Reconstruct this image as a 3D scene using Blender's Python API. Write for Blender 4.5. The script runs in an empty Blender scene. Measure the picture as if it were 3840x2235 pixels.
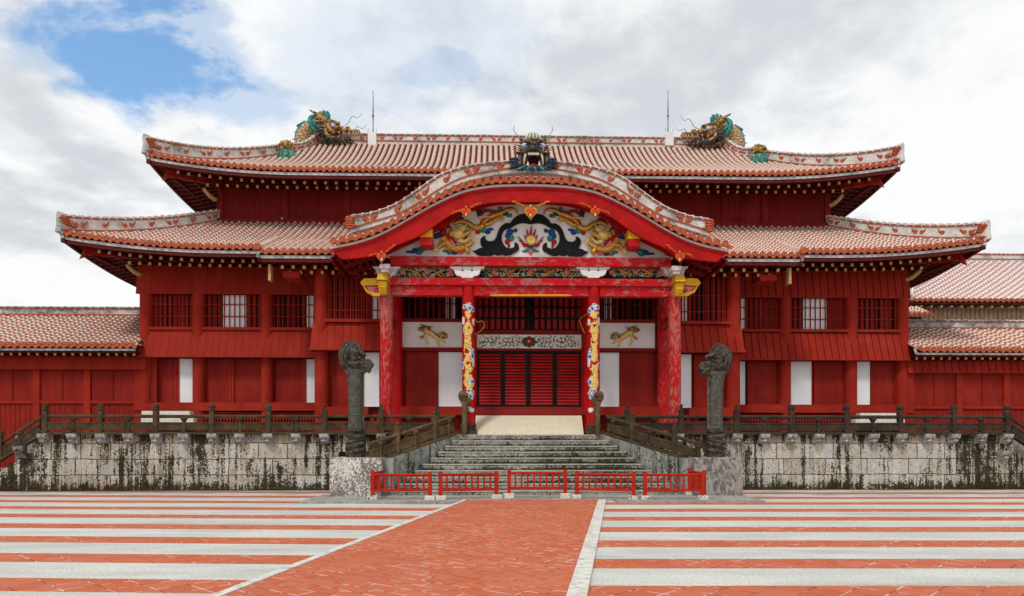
import bpy, math, random
from mathutils import Vector, Matrix
random.seed(7)
R = math.radians
SC = bpy.context.scene
COL = SC.collection

# ------------------------------------------------------------------ camera
FPX, HOR, TH = 2700.0, 1655.0, R(1.6)
EYE = 1.65
CX = -1.308
CY = -24.273
cam_d = bpy.data.cameras.new('camera')
cam = bpy.data.objects.new('camera', cam_d)
COL.objects.link(cam)
cam.location = (CX, CY, EYE)
cam.rotation_euler = (R(90), 0, -TH)
cam_d.sensor_width = 36
cam_d.lens = 36 * FPX / 3840
cam_d.shift_y = (HOR - 1117.5) / 3840
cam_d.clip_end = 2000
SC.camera = cam
SC.render.resolution_x = 1024
SC.render.resolution_y = 596
SC.view_settings.view_transform = 'Standard'
SC.view_settings.look = 'None'
SC.view_settings.exposure = 0.2
SC.view_settings.gamma = 1
SC.cycles.max_bounces = 6
SC.cycles.use_denoising = True


def U(px, py, y):
    """photo pixel -> world point on the plane at depth y (y measured from the terrace front)"""
    a = (px - 1920) / FPX
    dx = math.sin(TH) + a * math.cos(TH)
    dy = math.cos(TH) - a * math.sin(TH)
    t = (y - CY) / dy
    return Vector((CX + dx * t, y, EYE + t * (HOR - py) / FPX))


def UG(px, py, z=0.0):
    """photo pixel -> point on a horizontal plane at height z"""
    t = (EYE - z) * FPX / (py - HOR)
    a = (px - 1920) / FPX
    return Vector((CX + t * (math.sin(TH) + a * math.cos(TH)), CY + t * (math.cos(TH) - a * math.sin(TH)), z))


def UX(px, y): return U(px, 1000, y).x
def UZ(py, y, px=1990): return U(px, py, y).z


# ------------------------------------------------------------------ sky
SUN_EL, SUN_AZ = R(52), R(205)      # azimuth measured clockwise from +y: the sun stands in front of the hall
world = bpy.data.worlds.new('World')
SC.world = world
world.use_nodes = True
nt = world.node_tree
nt.nodes.clear()
N = nt.nodes.new
L = nt.links.new
out = N('ShaderNodeOutputWorld')
bg = N('ShaderNodeBackground')
bg.inputs['Strength'].default_value = 0.1
L(bg.outputs[0], out.inputs[0])
sky = N('ShaderNodeTexSky')
sky.sky_type = 'NISHITA'
sky.sun_disc = False
sky.sun_elevation = SUN_EL
sky.sun_rotation = SUN_AZ
sky.air_density = 1.4
sky.dust_density = 1.5
geo = N('ShaderNodeTexCoord')
sep = N('ShaderNodeSeparateXYZ')
L(geo.outputs['Generated'], sep.inputs[0])


def wm(op, a, b=None, c=None):
    n = N('ShaderNodeMath')
    n.operation = op
    for i, x in enumerate((a, b, c)):
        if x is None: continue
        if isinstance(x, (int, float)): n.inputs[i].default_value = x
        else: L(x, n.inputs[i])
    return n.outputs[0]


den = wm('ADD', wm('MAXIMUM', sep.outputs['Z'], 0.0), 0.22)
cmb = N('ShaderNodeCombineXYZ')
L(wm('DIVIDE', sep.outputs['X'], den), cmb.inputs[0])
L(wm('DIVIDE', sep.outputs['Y'], den), cmb.inputs[1])


def wnoise(scale, detail=6, rough=0.55, off=(0, 0, 0), dist=0.0):
    mp = N('ShaderNodeMapping')
    mp.inputs['Location'].default_value = off
    mp.inputs['Scale'].default_value = (1, 1, 1)
    L(cmb.outputs[0], mp.inputs[0])
    n = N('ShaderNodeTexNoise')
    n.inputs['Scale'].default_value = scale
    n.inputs['Detail'].default_value = detail
    n.inputs['Roughness'].default_value = rough
    n.inputs['Distortion'].default_value = dist
    L(mp.outputs[0], n.inputs['Vector'])
    return n.outputs[0]


def wramp(x, a, b, lo=0.0, hi=1.0):
    n = N('ShaderNodeMapRange')
    n.interpolation_type = 'SMOOTHSTEP'
    L(x, n.inputs[0])
    n.inputs[1].default_value = a
    n.inputs[2].default_value = b
    n.inputs[3].default_value = lo
    n.inputs[4].default_value = hi
    return n.outputs[0]


fine = wnoise(3.2, 8, 0.62, (3.1, 0.7, 0), 0.3)
finer = wnoise(7.0, 7, 0.6, (1.1, 4.7, 0), 0.2)


def gap(px, py, wx, wz, amt, seed):
    """a break in the clouds round one direction of the sky"""
    v = (U(px, py, 500.0) - Vector((CX, CY, EYE))).normalized()
    vm = N('ShaderNodeVectorMath'); vm.operation = 'SUBTRACT'
    L(geo.outputs['Generated'], vm.inputs[0]); vm.inputs[1].default_value = v
    vs = N('ShaderNodeVectorMath'); vs.operation = 'MULTIPLY'
    L(vm.outputs[0], vs.inputs[0]); vs.inputs[1].default_value = (1 / wx, 1 / wx, 1 / wz)
    ln = N('ShaderNodeVectorMath'); ln.operation = 'LENGTH'
    L(vs.outputs[0], ln.inputs[0])
    d = wm('ADD', ln.outputs['Value'], wm('MULTIPLY', wm('SUBTRACT', fine, 0.5), 4.2))
    d = wm('ADD', d, wm('MULTIPLY', wm('SUBTRACT', finer, 0.5), 1.4))
    return wramp(d, 0.55, 1.5, amt, 0.0)


holes = gap(400, 190, 0.088, 0.062, 1.0, 1)
for g in ((640, 110, 0.07, 0.03, 0.55, 2), (780, 350, 0.07, 0.02, 0.5, 3), (1560, 170, 0.16, 0.07, 0.22, 4), (1630, 270, 0.05, 0.02, 0.4, 5), (560, 10, 0.08, 0.012, 0.5, 6), (200, 210, 0.06, 0.03, 0.5, 7)):
    holes = wm('MAXIMUM', holes, gap(*g))
cl = N('ShaderNodeMix'); cl.data_type = 'RGBA'
shade = wm('ADD', wm('MULTIPLY', wnoise(0.9, 6, 0.55, (0.4, 2.2, 0), 0.4), 0.75), wm('MULTIPLY', finer, 0.25))
L(wramp(shade, 0.41, 0.56), cl.inputs['Factor'])
cl.inputs['A'].default_value = (5.7, 6.0, 6.4, 1)
cl.inputs['B'].default_value = (8.5, 8.6, 8.65, 1)
blue = N('ShaderNodeMix'); blue.data_type = 'RGBA'; blue.blend_type = 'MULTIPLY'
blue.inputs['Factor'].default_value = 1.0
L(sky.outputs[0], blue.inputs['A'])
blue.inputs['B'].default_value = (1.15, 1.5, 1.75, 1)
mx = N('ShaderNodeMix'); mx.data_type = 'RGBA'
L(holes, mx.inputs['Factor'])
L(cl.outputs['Result'], mx.inputs['A'])
L(blue.outputs['Result'], mx.inputs['B'])
L(mx.outputs['Result'], bg.inputs['Color'])

# ------------------------------------------------------------------ sun (veiled by cloud)
sd = bpy.data.lights.new('sun', 'SUN')
sd.energy = 1.5
sd.angle = R(10)
sd.color = (1.0, 0.96, 0.9)
sun = bpy.data.objects.new('sun', sd)
COL.objects.link(sun)
sv = Vector((math.sin(SUN_AZ) * math.cos(SUN_EL), math.cos(SUN_AZ) * math.cos(SUN_EL), math.sin(SUN_EL)))
sun.rotation_euler = sv.to_track_quat('Z', 'Y').to_euler()
sun.location = (0, -30, 40)

# ------------------------------------------------------------------ materials
M = {}


class NT:
    def __init__(s, name):
        s.m = bpy.data.materials.new(name)
        s.m.use_nodes = True
        s.t = s.m.node_tree
        s.b = s.t.nodes['Principled BSDF']
        s.geo = None

    def n(s, typ, **k):
        x = s.t.nodes.new(typ)
        for a, b in k.items(): setattr(x, a, b)
        return x

    def l(s, a, b): s.t.links.new(a, b)

    def pos(s, scale=(1, 1, 1), rot=(0, 0, 0), loc=(0, 0, 0), uv=False):
        if uv:
            src = s.n('ShaderNodeTexCoord').outputs['UV']
        else:
            if s.geo is None: s.geo = s.n('ShaderNodeNewGeometry').outputs['Position']
            src = s.geo
        mp = s.n('ShaderNodeMapping')
        mp.inputs['Scale'].default_value = scale
        mp.inputs['Rotation'].default_value = rot
        mp.inputs['Location'].default_value = loc
        s.l(src, mp.inputs[0])
        return mp.outputs[0]

    def noise(s, vec, scale, detail=5, rough=0.55, dist=0.0):
        x = s.n('ShaderNodeTexNoise')
        x.inputs['Scale'].default_value = scale
        x.inputs['Detail'].default_value = detail
        x.inputs['Roughness'].default_value = rough
        x.inputs['Distortion'].default_value = dist
        s.l(vec, x.inputs['Vector'])
        return x.outputs[0]

    def ramp(s, x, a, b, lo=0.0, hi=1.0):
        n = s.n('ShaderNodeMapRange', interpolation_type='SMOOTHSTEP')
        s.l(x, n.inputs[0])
        for i, v in enumerate((a, b, lo, hi)): n.inputs[i + 1].default_value = v
        return n.outputs[0]

    def math(s, op, a, b=None, c=None):
        n = s.n('ShaderNodeMath', operation=op)
        for i, x in enumerate((a, b, c)):
            if x is None: continue
            if isinstance(x, (int, float)): n.inputs[i].default_value = x
            else: s.l(x, n.inputs[i])
        return n.outputs[0]

    def mix(s, f, a, b, mode='MIX'):
        n = s.n('ShaderNodeMix', data_type='RGBA', blend_type=mode)
        for k, v in (('Factor', f), ('A', a), ('B', b)):
            if isinstance(v, (int, float)): n.inputs[k].default_value = v
            elif isinstance(v, tuple): n.inputs[k].default_value = v if len(v) == 4 else v + (1,)
            else: s.l(v, n.inputs[k])
        return n.outputs['Result']

    def bump(s, h, strength=0.3, dist=0.02):
        n = s.n('ShaderNodeBump')
        n.inputs['Strength'].default_value = strength
        n.inputs['Distance'].default_value = dist
        s.l(h, n.inputs['Height'])
        s.l(n.outputs[0], s.b.inputs['Normal'])

    def done(s, col, rough=0.6, metal=0.0, spec=0.12):
        if isinstance(col, tuple): s.b.inputs['Base Color'].default_value = col + (1,)
        else: s.l(col, s.b.inputs['Base Color'])
        if isinstance(rough, (int, float)): s.b.inputs['Roughness'].default_value = rough
        else: s.l(rough, s.b.inputs['Roughness'])
        s.b.inputs['Metallic'].default_value = metal
        s.b.inputs['Specular IOR Level'].default_value = spec
        return s.m


def simple(key, c, c2=None, scale=6.0, rough=0.6, metal=0.0, lo=0.35, hi=0.65, stretch=(1, 1, 1), bump=0.0, spec=0.14):
    t = NT(key)
    c2 = c2 or tuple(x * 0.72 for x in c)
    n = t.noise(t.pos(stretch), scale)
    col = t.mix(t.ramp(n, lo, hi), c2, c)
    if bump: t.bump(t.noise(t.pos(), scale * 4), bump)
    M[key] = t.done(col, rough, metal, spec)


def painted_boards(key, c, c2):
    t = NT(key)
    n = t.noise(t.pos((1, 1, 0.25)), 2.2, 5)
    g = t.noise(t.pos((14, 14, 0.4)), 5.0, 3)
    col = t.mix(t.ramp(n, 0.3, 0.7), c2, c)
    col = t.mix(t.ramp(g, 0.42, 0.70, 0.0, 0.5), col, tuple(x * 0.6 for x in c))
    fade = t.noise(t.pos((0.6, 1, 0.5)), 1.1, 5, 0.6)
    col = t.mix(t.ramp(fade, 0.52, 0.72, 0.0, 0.35), col, (c[0] * 1.25, c[1] * 2.2, c[2] * 2.4))
    ch = t.noise(t.pos(), 7.0, 8, 0.7)
    col = t.mix(t.ramp(ch, 0.70, 0.74, 0.0, 0.5), col, (0.5, 0.22, 0.18))
    t.bump(g, 0.15, 0.01)
    M[key] = t.done(col, 0.66, 0.0, 0.08)


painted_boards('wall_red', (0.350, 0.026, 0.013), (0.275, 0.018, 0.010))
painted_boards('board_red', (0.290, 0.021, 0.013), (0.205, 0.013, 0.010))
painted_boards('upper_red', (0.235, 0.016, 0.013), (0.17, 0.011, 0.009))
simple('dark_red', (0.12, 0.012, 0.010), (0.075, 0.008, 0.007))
simple('maroon_inside', (0.045, 0.008, 0.008), (0.025, 0.005, 0.005), 1.0, 0.8)
simple('bright_red', (0.48, 0.006, 0.006), (0.35, 0.004, 0.004), 2.5, 0.42)
simple('fence_red', (0.48, 0.026, 0.010), (0.38, 0.018, 0.008), 5.0, 0.5, spec=0.1)
simple('vermilion', (0.70, 0.055, 0.015), (0.60, 0.025, 0.010), 9.0, 0.45)
simple('gold', (0.72, 0.42, 0.08), (0.42, 0.20, 0.03), 22.0, 0.34, 0.55, bump=0.3)
simple('pale_gold', (0.86, 0.64, 0.22), (0.66, 0.44, 0.12), 25.0, 0.42, 0.25)
simple('amber', (0.62, 0.22, 0.03), (0.50, 0.12, 0.02), 6.0, 0.5)
simple('yellow', (0.74, 0.42, 0.02), (0.60, 0.32, 0.02), 6.0, 0.5)
simple('rafter_end', (0.62, 0.42, 0.18), (0.45, 0.28, 0.12), 9.0, 0.6)
simple('white_paint', (0.80, 0.79, 0.76), (0.72, 0.70, 0.67), 2.0, 0.6)
simple('white_panel', (0.78, 0.78, 0.80), (0.72, 0.72, 0.75), 1.2, 0.55)
simple('pale_pink', (0.70, 0.62, 0.62), (0.55, 0.47, 0.47), 8.0, 0.6)
simple('black_lacquer', (0.006, 0.007, 0.007), (0.013, 0.014, 0.014), 9.0, 0.5, spec=0.1)
simple('dark_inside', (0.012, 0.006, 0.007), (0.008, 0.004, 0.004), 1.0, 0.8)
simple('dark_leaf', (0.02, 0.10, 0.06), (0.02, 0.06, 0.04), 12.0, 0.5)
simple('vine', (0.26, 0.24, 0.14), (0.14, 0.13, 0.08), 12.0, 0.6)
simple('green', (0.06, 0.27, 0.18), (0.02, 0.13, 0.08), 12.0, 0.5)
simple('blue', (0.02, 0.07, 0.30), (0.015, 0.04, 0.18), 12.0, 0.5)
simple('light_blue', (0.25, 0.42, 0.70), (0.12, 0.25, 0.55), 12.0, 0.5)
simple('crimson', (0.45, 0.015, 0.02), (0.30, 0.01, 0.015), 12.0, 0.5)
simple('pink', (0.75, 0.22, 0.24), (0.60, 0.08, 0.10), 18.0, 0.55)
simple('teal', (0.06, 0.30, 0.27), (0.02, 0.13, 0.13), 9.0, 0.45, bump=0.3)
simple('navy', (0.012, 0.02, 0.035), (0.035, 0.055, 0.085), 9.0, 0.4)
simple('bronze', (0.46, 0.29, 0.10), (0.13, 0.065, 0.022), 7.0, 0.5, 0.1, bump=0.8, lo=0.42, hi=0.56)
simple('dark_bronze', (0.15, 0.11, 0.075), (0.025, 0.027, 0.032), 7.0, 0.5, 0.1, bump=0.8, lo=0.42, hi=0.58)
simple('dark_throat', (0.30, 0.17, 0.05), (0.03, 0.025, 0.03), 6.0, 0.5, 0.05, lo=0.45, hi=0.55)
simple('ochre', (0.62, 0.40, 0.14), (0.36, 0.20, 0.06), 9.0, 0.5, 0.05, bump=0.3)
simple('ivory', (0.80, 0.74, 0.55), (0.62, 0.55, 0.38), 9.0, 0.5)
simple('eye_blue', (0.55, 0.62, 0.82), (0.40, 0.46, 0.72), 5.0, 0.15)
simple('steel', (0.30, 0.31, 0.33), (0.22, 0.23, 0.25), 5.0, 0.4, 0.6)
simple('terracotta', (0.52, 0.130, 0.058), (0.35, 0.070, 0.032), 14.0, 0.65)
simple('plaster_edge', (0.62, 0.60, 0.58), (0.34, 0.34, 0.36), 3.0, 0.75, stretch=(1, 1, 2))
simple('green_glaze', (0.10, 0.32, 0.26), (0.05, 0.16, 0.13), 8.0, 0.3, bump=0.4)
simple('tan_wall', (0.62, 0.42, 0.27), (0.48, 0.31, 0.20), 3.0, 0.7)
simple('gate_brown', (0.20, 0.05, 0.03), (0.12, 0.03, 0.02), 3.0, 0.7)


def weathered_plaster(key, lo=0.46, hi=0.66):
    t = NT(key)
    n1 = t.noise(t.pos(), 1.1, 6, 0.6, 0.4)
    n2 = t.noise(t.pos((1, 1, 1.6)), 5.0, 6, 0.65)
    col = t.mix(t.ramp(n2, 0.3, 0.7), (0.50, 0.49, 0.46), (0.74, 0.71, 0.66))
    f = t.math('MULTIPLY', t.ramp(n1, lo, hi), t.ramp(n2, 0.36, 0.60, 0.25, 1.0))
    col = t.mix(f, col, (0.16, 0.155, 0.14))
    t.bump(n2, 0.3)
    M[key] = t.done(col, 0.85)


weathered_plaster('ridge_plaster')
weathered_plaster('grimy_plaster', 0.36, 0.52)


def tile_mat(key, red, red2, white, period=0.27, band=0.34, edge=0.16, grime=0.5):
    t = NT(key)
    uv = t.n('ShaderNodeTexCoord').outputs['UV']
    s = t.n('ShaderNodeSeparateXYZ')
    t.l(uv, s.inputs[0])
    wob = t.noise(t.pos(), 9.0, 4)
    v = t.math('ADD', s.outputs['Y'], t.math('MULTIPLY', wob, 0.10))
    fr = t.math('FRACT', t.math('DIVIDE', v, period))
    b1 = t.ramp(fr, band - 0.08, band + 0.02, 1.0, 0.0)
    ed = t.math('ABSOLUTE', t.math('SUBTRACT', t.math('FRACT', s.outputs['X']), 0.5))
    b2 = t.ramp(ed, 0.5 - edge - 0.04, 0.5 - edge + 0.04, 0.0, 1.0)
    f = t.math('MAXIMUM', b1, b2)
    rn = t.noise(t.pos(), 3.5, 6)
    rc = t.mix(t.ramp(rn, 0.3, 0.7), red2, red)
    col = t.mix(f, rc, white)
    gr = t.noise(t.pos((1, 1, 1)), 0.55, 7, 0.7)
    col = t.mix(t.ramp(gr, 0.55, 0.78, 0.0, grime), col, (0.10, 0.095, 0.085))
    h = t.math('ADD', t.math('MULTIPLY', f, 0.6), t.math('MULTIPLY', rn, 0.3))
    t.bump(h, 0.5, 0.02)
    M[key] = t.done(col, 0.75)


tile_mat('roof_tiles', (0.55, 0.185, 0.095), (0.42, 0.115, 0.06), (0.74, 0.68, 0.61), 0.27, 0.44, 0.12)
tile_mat('upper_tiles', (0.60, 0.40, 0.32), (0.50, 0.29, 0.22), (0.67, 0.56, 0.49), 0.30, 0.30, 0.05, 0.35)
tile_mat('pale_tiles', (0.58, 0.22, 0.17), (0.48, 0.16, 0.12), (0.80, 0.76, 0.73), 0.36, 0.52, 0.16, 0.1)
tile_mat('shaded_trough', (0.11, 0.022, 0.016), (0.07, 0.014, 0.011), (0.11, 0.03, 0.022), 0.27, 0.2, 0.02)  # trough colour darkened: shade between the upper cover tiles painted in
tile_mat('trough', (0.26, 0.055, 0.035), (0.18, 0.035, 0.025), (0.30, 0.16, 0.12), 0.27, 0.2, 0.04)


def peeling(key, red, under, thr=0.5, stretch=(1, 1, 0.35), scale=5.0):
    t = NT(key)
    p = t.pos(stretch)
    n = t.noise(p, scale, 8, 0.68, 0.3)
    big = t.noise(t.pos((1, 1, 0.6)), 0.8, 3)
    x = t.math('ADD', n, t.math('MULTIPLY', t.math('SUBTRACT', big, 0.5), 0.55))
    f = t.ramp(x, thr, thr + 0.05)
    n2 = t.noise(p, 14.0, 5)
    red_c = t.mix(t.ramp(n2, 0.3, 0.7), tuple(v * 0.75 for v in red), red)
    und = t.mix(t.ramp(n2, 0.35, 0.65), tuple(v * 0.7 for v in under), under)
    col = t.mix(f, red_c, und)
    t.bump(f, 0.3, 0.005)
    M[key] = t.done(col, t.ramp(x, thr, thr + 0.05, 0.4, 0.8))


peeling('peeling_red', (0.55, 0.012, 0.012), (0.50, 0.13, 0.115), 0.49, (1, 1, 0.35), 13.0)
peeling('worn_red', (0.55, 0.008, 0.012), (0.46, 0.12, 0.115), 0.53, (0.7, 1, 1.3), 5.5)
peeling('worn_sill', (0.26, 0.018, 0.014), (0.36, 0.20, 0.13), 0.68, (0.3, 1, 3.0), 3.0)


def coral_wall(key, light, light2, thr=0.53, brick=True, moss=True, size=(0.78, 0.52), scale=1.0, streak=0.6, dots_amt=0.85, foot=False):
    """weathered Ryukyu limestone: pits, black lichen and vertical run-off streaks"""
    t = NT(key)
    pits = t.noise(t.pos((1, 1, 0.8)), 17.0 * scale, 6, 0.7)
    dots = t.noise(t.pos((1, 1, 0.9), loc=(3, 1, 7)), 26.0 * scale, 3, 0.6)
    med = t.noise(t.pos((1, 1, 0.7)), 4.5 * scale, 6, 0.65, 0.3)
    stk = t.noise(t.pos((3.4, 3.4, 0.16)), 1.5, 5, 0.65)
    big = t.noise(t.pos((1, 1, 0.7)), 0.55, 3)
    base = t.mix(t.ramp(med, 0.36, 0.62), light2, light)
    tint = t.noise(t.pos((1.5, 1.5, 1.5), loc=(5, 5, 5)), 1.3, 4)
    grey = sum(light) / 3 * 0.85
    base = t.mix(t.ramp(tint, 0.44, 0.60, 0.0, 0.75 if brick else 0.2), base, (grey, grey * 0.99, grey * 0.95))
    x = t.math('ADD', t.math('MULTIPLY', pits, 0.6), t.math('MULTIPLY', med, 0.4))
    x = t.math('ADD', x, t.math('MULTIPLY', t.math('SUBTRACT', stk, 0.5), streak))
    x = t.math('ADD', x, t.math('MULTIPLY', t.math('SUBTRACT', big, 0.5), 0.45))
    if brick:
        sz = t.n('ShaderNodeSeparateXYZ')
        t.l(t.pos(), sz.inputs[0])
        x = t.math('ADD', x, t.ramp(sz.outputs['Z'], 0.42, 0.0, 0.0, 0.11))
        x = t.math('ADD', x, t.ramp(sz.outputs['Z'], 1.45, 1.85, 0.0, 0.05))
    if foot:                                  # darker towards the foot of every riser
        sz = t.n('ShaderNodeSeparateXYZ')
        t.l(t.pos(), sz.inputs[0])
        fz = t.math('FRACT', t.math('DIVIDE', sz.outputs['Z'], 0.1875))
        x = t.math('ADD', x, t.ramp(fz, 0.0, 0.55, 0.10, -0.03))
    f = t.ramp(x, thr, thr + 0.05)
    f = t.math('MAXIMUM', f, t.ramp(dots, 0.60, 0.66, 0.0, dots_amt))
    dark = t.mix(t.ramp(pits, 0.40, 0.62), (0.018, 0.016, 0.010), (0.080, 0.066, 0.036))
    col = t.mix(f, base, dark)
    h = x
    if brick:
        sx = t.n('ShaderNodeSeparateXYZ')
        t.l(t.pos(), sx.inputs[0])
        cb = t.n('ShaderNodeCombineXYZ')
        wob = t.math('MULTIPLY', t.math('SUBTRACT', t.noise(t.pos(), 1.3, 3), 0.5), 0.10)
        t.l(t.math('ADD', sx.outputs['X'], wob), cb.inputs[0])
        t.l(t.math('ADD', sx.outputs['Z'], wob), cb.inputs[1])
        br = t.n('ShaderNodeTexBrick')
        br.offset = 0.37
        br.inputs['Color1'].default_value = (1, 1, 1, 1)
        br.inputs['Color2'].default_value = (0.72, 0.70, 0.66, 1)
        br.inputs['Mortar'].default_value = (0, 0, 0, 1)
        br.inputs['Scale'].default_value = 1.0
        br.inputs['Brick Width'].default_value = size[0]
        br.inputs['Row Height'].default_value = size[1]
        br.inputs['Mortar Size'].default_value = 0.014
        br.inputs['Mortar Smooth'].default_value = 0.3
        br.squash = 1.35
        br.squash_frequency = 2
        t.l(cb.outputs[0], br.inputs['Vector'])
        col = t.mix(1.0, col, br.outputs['Color'], 'MULTIPLY')
        col = t.mix(t.math('MULTIPLY', br.outputs['Fac'], t.ramp(med, 0.3, 0.5, 0.35, 0.95)), col, (0.035, 0.03, 0.018))
        h = t.math('ADD', t.math('MULTIPLY', x, -0.5), t.math('MULTIPLY', br.outputs['Fac'], -0.6))
    t.bump(h, 0.6, 0.03)
    M[key] = t.done(col, 0.92, 0, 0.08)


coral_wall('terrace_stone', (0.72, 0.67, 0.56), (0.40, 0.37, 0.30), 0.492, True, True, (0.72, 0.53), 1.15, 0.66)
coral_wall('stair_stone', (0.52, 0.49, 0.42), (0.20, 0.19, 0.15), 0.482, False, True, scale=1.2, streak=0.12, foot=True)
coral_wall('step_edge', (0.54, 0.53, 0.48), (0.34, 0.34, 0.30), 0.58, False, True, scale=1.2, streak=0.0, dots_amt=0.7)
coral_wall('stair_side', (0.40, 0.41, 0.38), (0.16, 0.17, 0.145), 0.53, False, True, scale=1.1, streak=0.5)
coral_wall('block_stone', (0.80, 0.76, 0.66), (0.62, 0.58, 0.50), 0.57, False, False, scale=2.0, streak=0.1)
coral_wall('corbel_stone', (0.50, 0.49, 0.48), (0.20, 0.20, 0.19), 0.56, False, False, scale=1.6, streak=0.2)
coral_wall('apron_stone', (0.42, 0.40, 0.36), (0.26, 0.25, 0.22), 0.62, False, False, scale=0.8, streak=0.2)
coral_wall('slab_stone', (0.80, 0.70, 0.50), (0.70, 0.62, 0.46), 0.625, False, False, scale=1.6, streak=0.05, dots_amt=0.25)


def pedestal(key, thr, light, dark):
    t = NT(key)
    n = t.noise(t.pos((1, 1, 0.8)), 22.0, 8, 0.7, 0.4)
    b = t.noise(t.pos(), 1.6, 4)
    x = t.math('ADD', n, t.math('MULTIPLY', t.math('SUBTRACT', b, 0.5), 0.45))
    col = t.mix(t.ramp(x, thr, thr + 0.05), dark, light)
    fine = t.noise(t.pos(), 40, 4)
    col = t.mix(t.ramp(fine, 0.5, 0.7, 0, 0.45), col, (0.12, 0.11, 0.10))
    t.bump(n, 0.4, 0.02)
    M[key] = t.done(col, 0.92, 0, 0.08)


pedestal('lichen_stone', 0.49, (0.74, 0.70, 0.62), (0.20, 0.18, 0.17))
t = NT('veined_stone')
n_ = t.noise(t.pos((1, 1, 0.55), rot=(0, 0.5, 0)), 6.5, 8, 0.72, 1.2)
e_ = t.noise(t.pos(), 1.3, 4)
c_ = t.mix(t.ramp(n_, 0.40, 0.56), (0.13, 0.115, 0.105), (0.36, 0.33, 0.30))
c_ = t.mix(t.ramp(t.math('ADD', t.noise(t.pos(), 16, 6, 0.7), t.math('MULTIPLY', e_, 0.6)), 0.90, 0.95), c_, (0.66, 0.60, 0.55))
t.bump(n_, 0.7, 0.03)
M['veined_stone'] = t.done(c_, 0.9, 0, 0.2)


def brown_stone(key, a, b, c, sc_=3.0):
    t = NT(key)
    n = t.noise(t.pos((1, 1, 1)), sc_, 6, 0.6)
    n2 = t.noise(t.pos((1, 1, 3)), 14.0, 6, 0.7)
    col = t.mix(t.ramp(n, 0.3, 0.7), a, b)
    col = t.mix(t.ramp(n2, 0.46, 0.68, 0, 0.7), col, c)
    t.bump(t.math('ADD', n2, t.noise(t.pos(), 30.0, 5, 0.7)), 0.9, 0.03)
    M[key] = t.done(col, 0.88, 0, 0.1)


brown_stone('rail_stone', (0.058, 0.040, 0.024), (0.125, 0.084, 0.046), (0.035, 0.030, 0.022))
brown_stone('rail_stone_dark', (0.040, 0.033, 0.024), (0.085, 0.062, 0.040), (0.02, 0.018, 0.015))
brown_stone('stair_rail_stone', (0.10, 0.062, 0.030), (0.21, 0.14, 0.07), (0.045, 0.03, 0.018))
brown_stone('dragon_stone', (0.038, 0.034, 0.026), (0.15, 0.135, 0.105), (0.014, 0.013, 0.011), 9.0)
brown_stone('dragon_belly', (0.16, 0.14, 0.10), (0.30, 0.27, 0.20), (0.05, 0.045, 0.035), 9.0)


def scaly(key, a, b, c, su=16, sv=22):
    t = NT(key)
    uv = t.pos((su, sv, 1), uv=True)
    s = t.n('ShaderNodeSeparateXYZ'); t.l(uv, s.inputs[0])
    row = t.math('FLOOR', s.outputs['Y'])
    sh = t.math('MULTIPLY', t.math('MODULO', row, 2.0), 0.5)
    fu = t.math('SUBTRACT', t.math('FRACT', t.math('ADD', s.outputs['X'], sh)), 0.5)
    fv = t.math('FRACT', s.outputs['Y'])
    r = t.math('SQRT', t.math('ADD', t.math('MULTIPLY', fu, t.math('MULTIPLY', fu, 3.0)), t.math('MULTIPLY', fv, fv)))
    f = t.ramp(r, 0.55, 0.9)
    n = t.noise(t.pos(), 8.0, 6)
    col = t.mix(t.ramp(n, 0.3, 0.7), a, b)
    col = t.mix(t.math('MULTIPLY', f, 0.75), col, c)
    t.bump(t.math('SUBTRACT', 1.0, r), 0.9, 0.03)
    M[key] = t.done(col, 0.7, 0, 0.3)


scaly('dragon_scales', (0.06, 0.055, 0.043), (0.17, 0.155, 0.12), (0.016, 0.015, 0.012), 20, 44)
scaly('gold_scales', (0.50, 0.32, 0.13), (0.68, 0.52, 0.30), (0.14, 0.06, 0.02), 7, 8)


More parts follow.
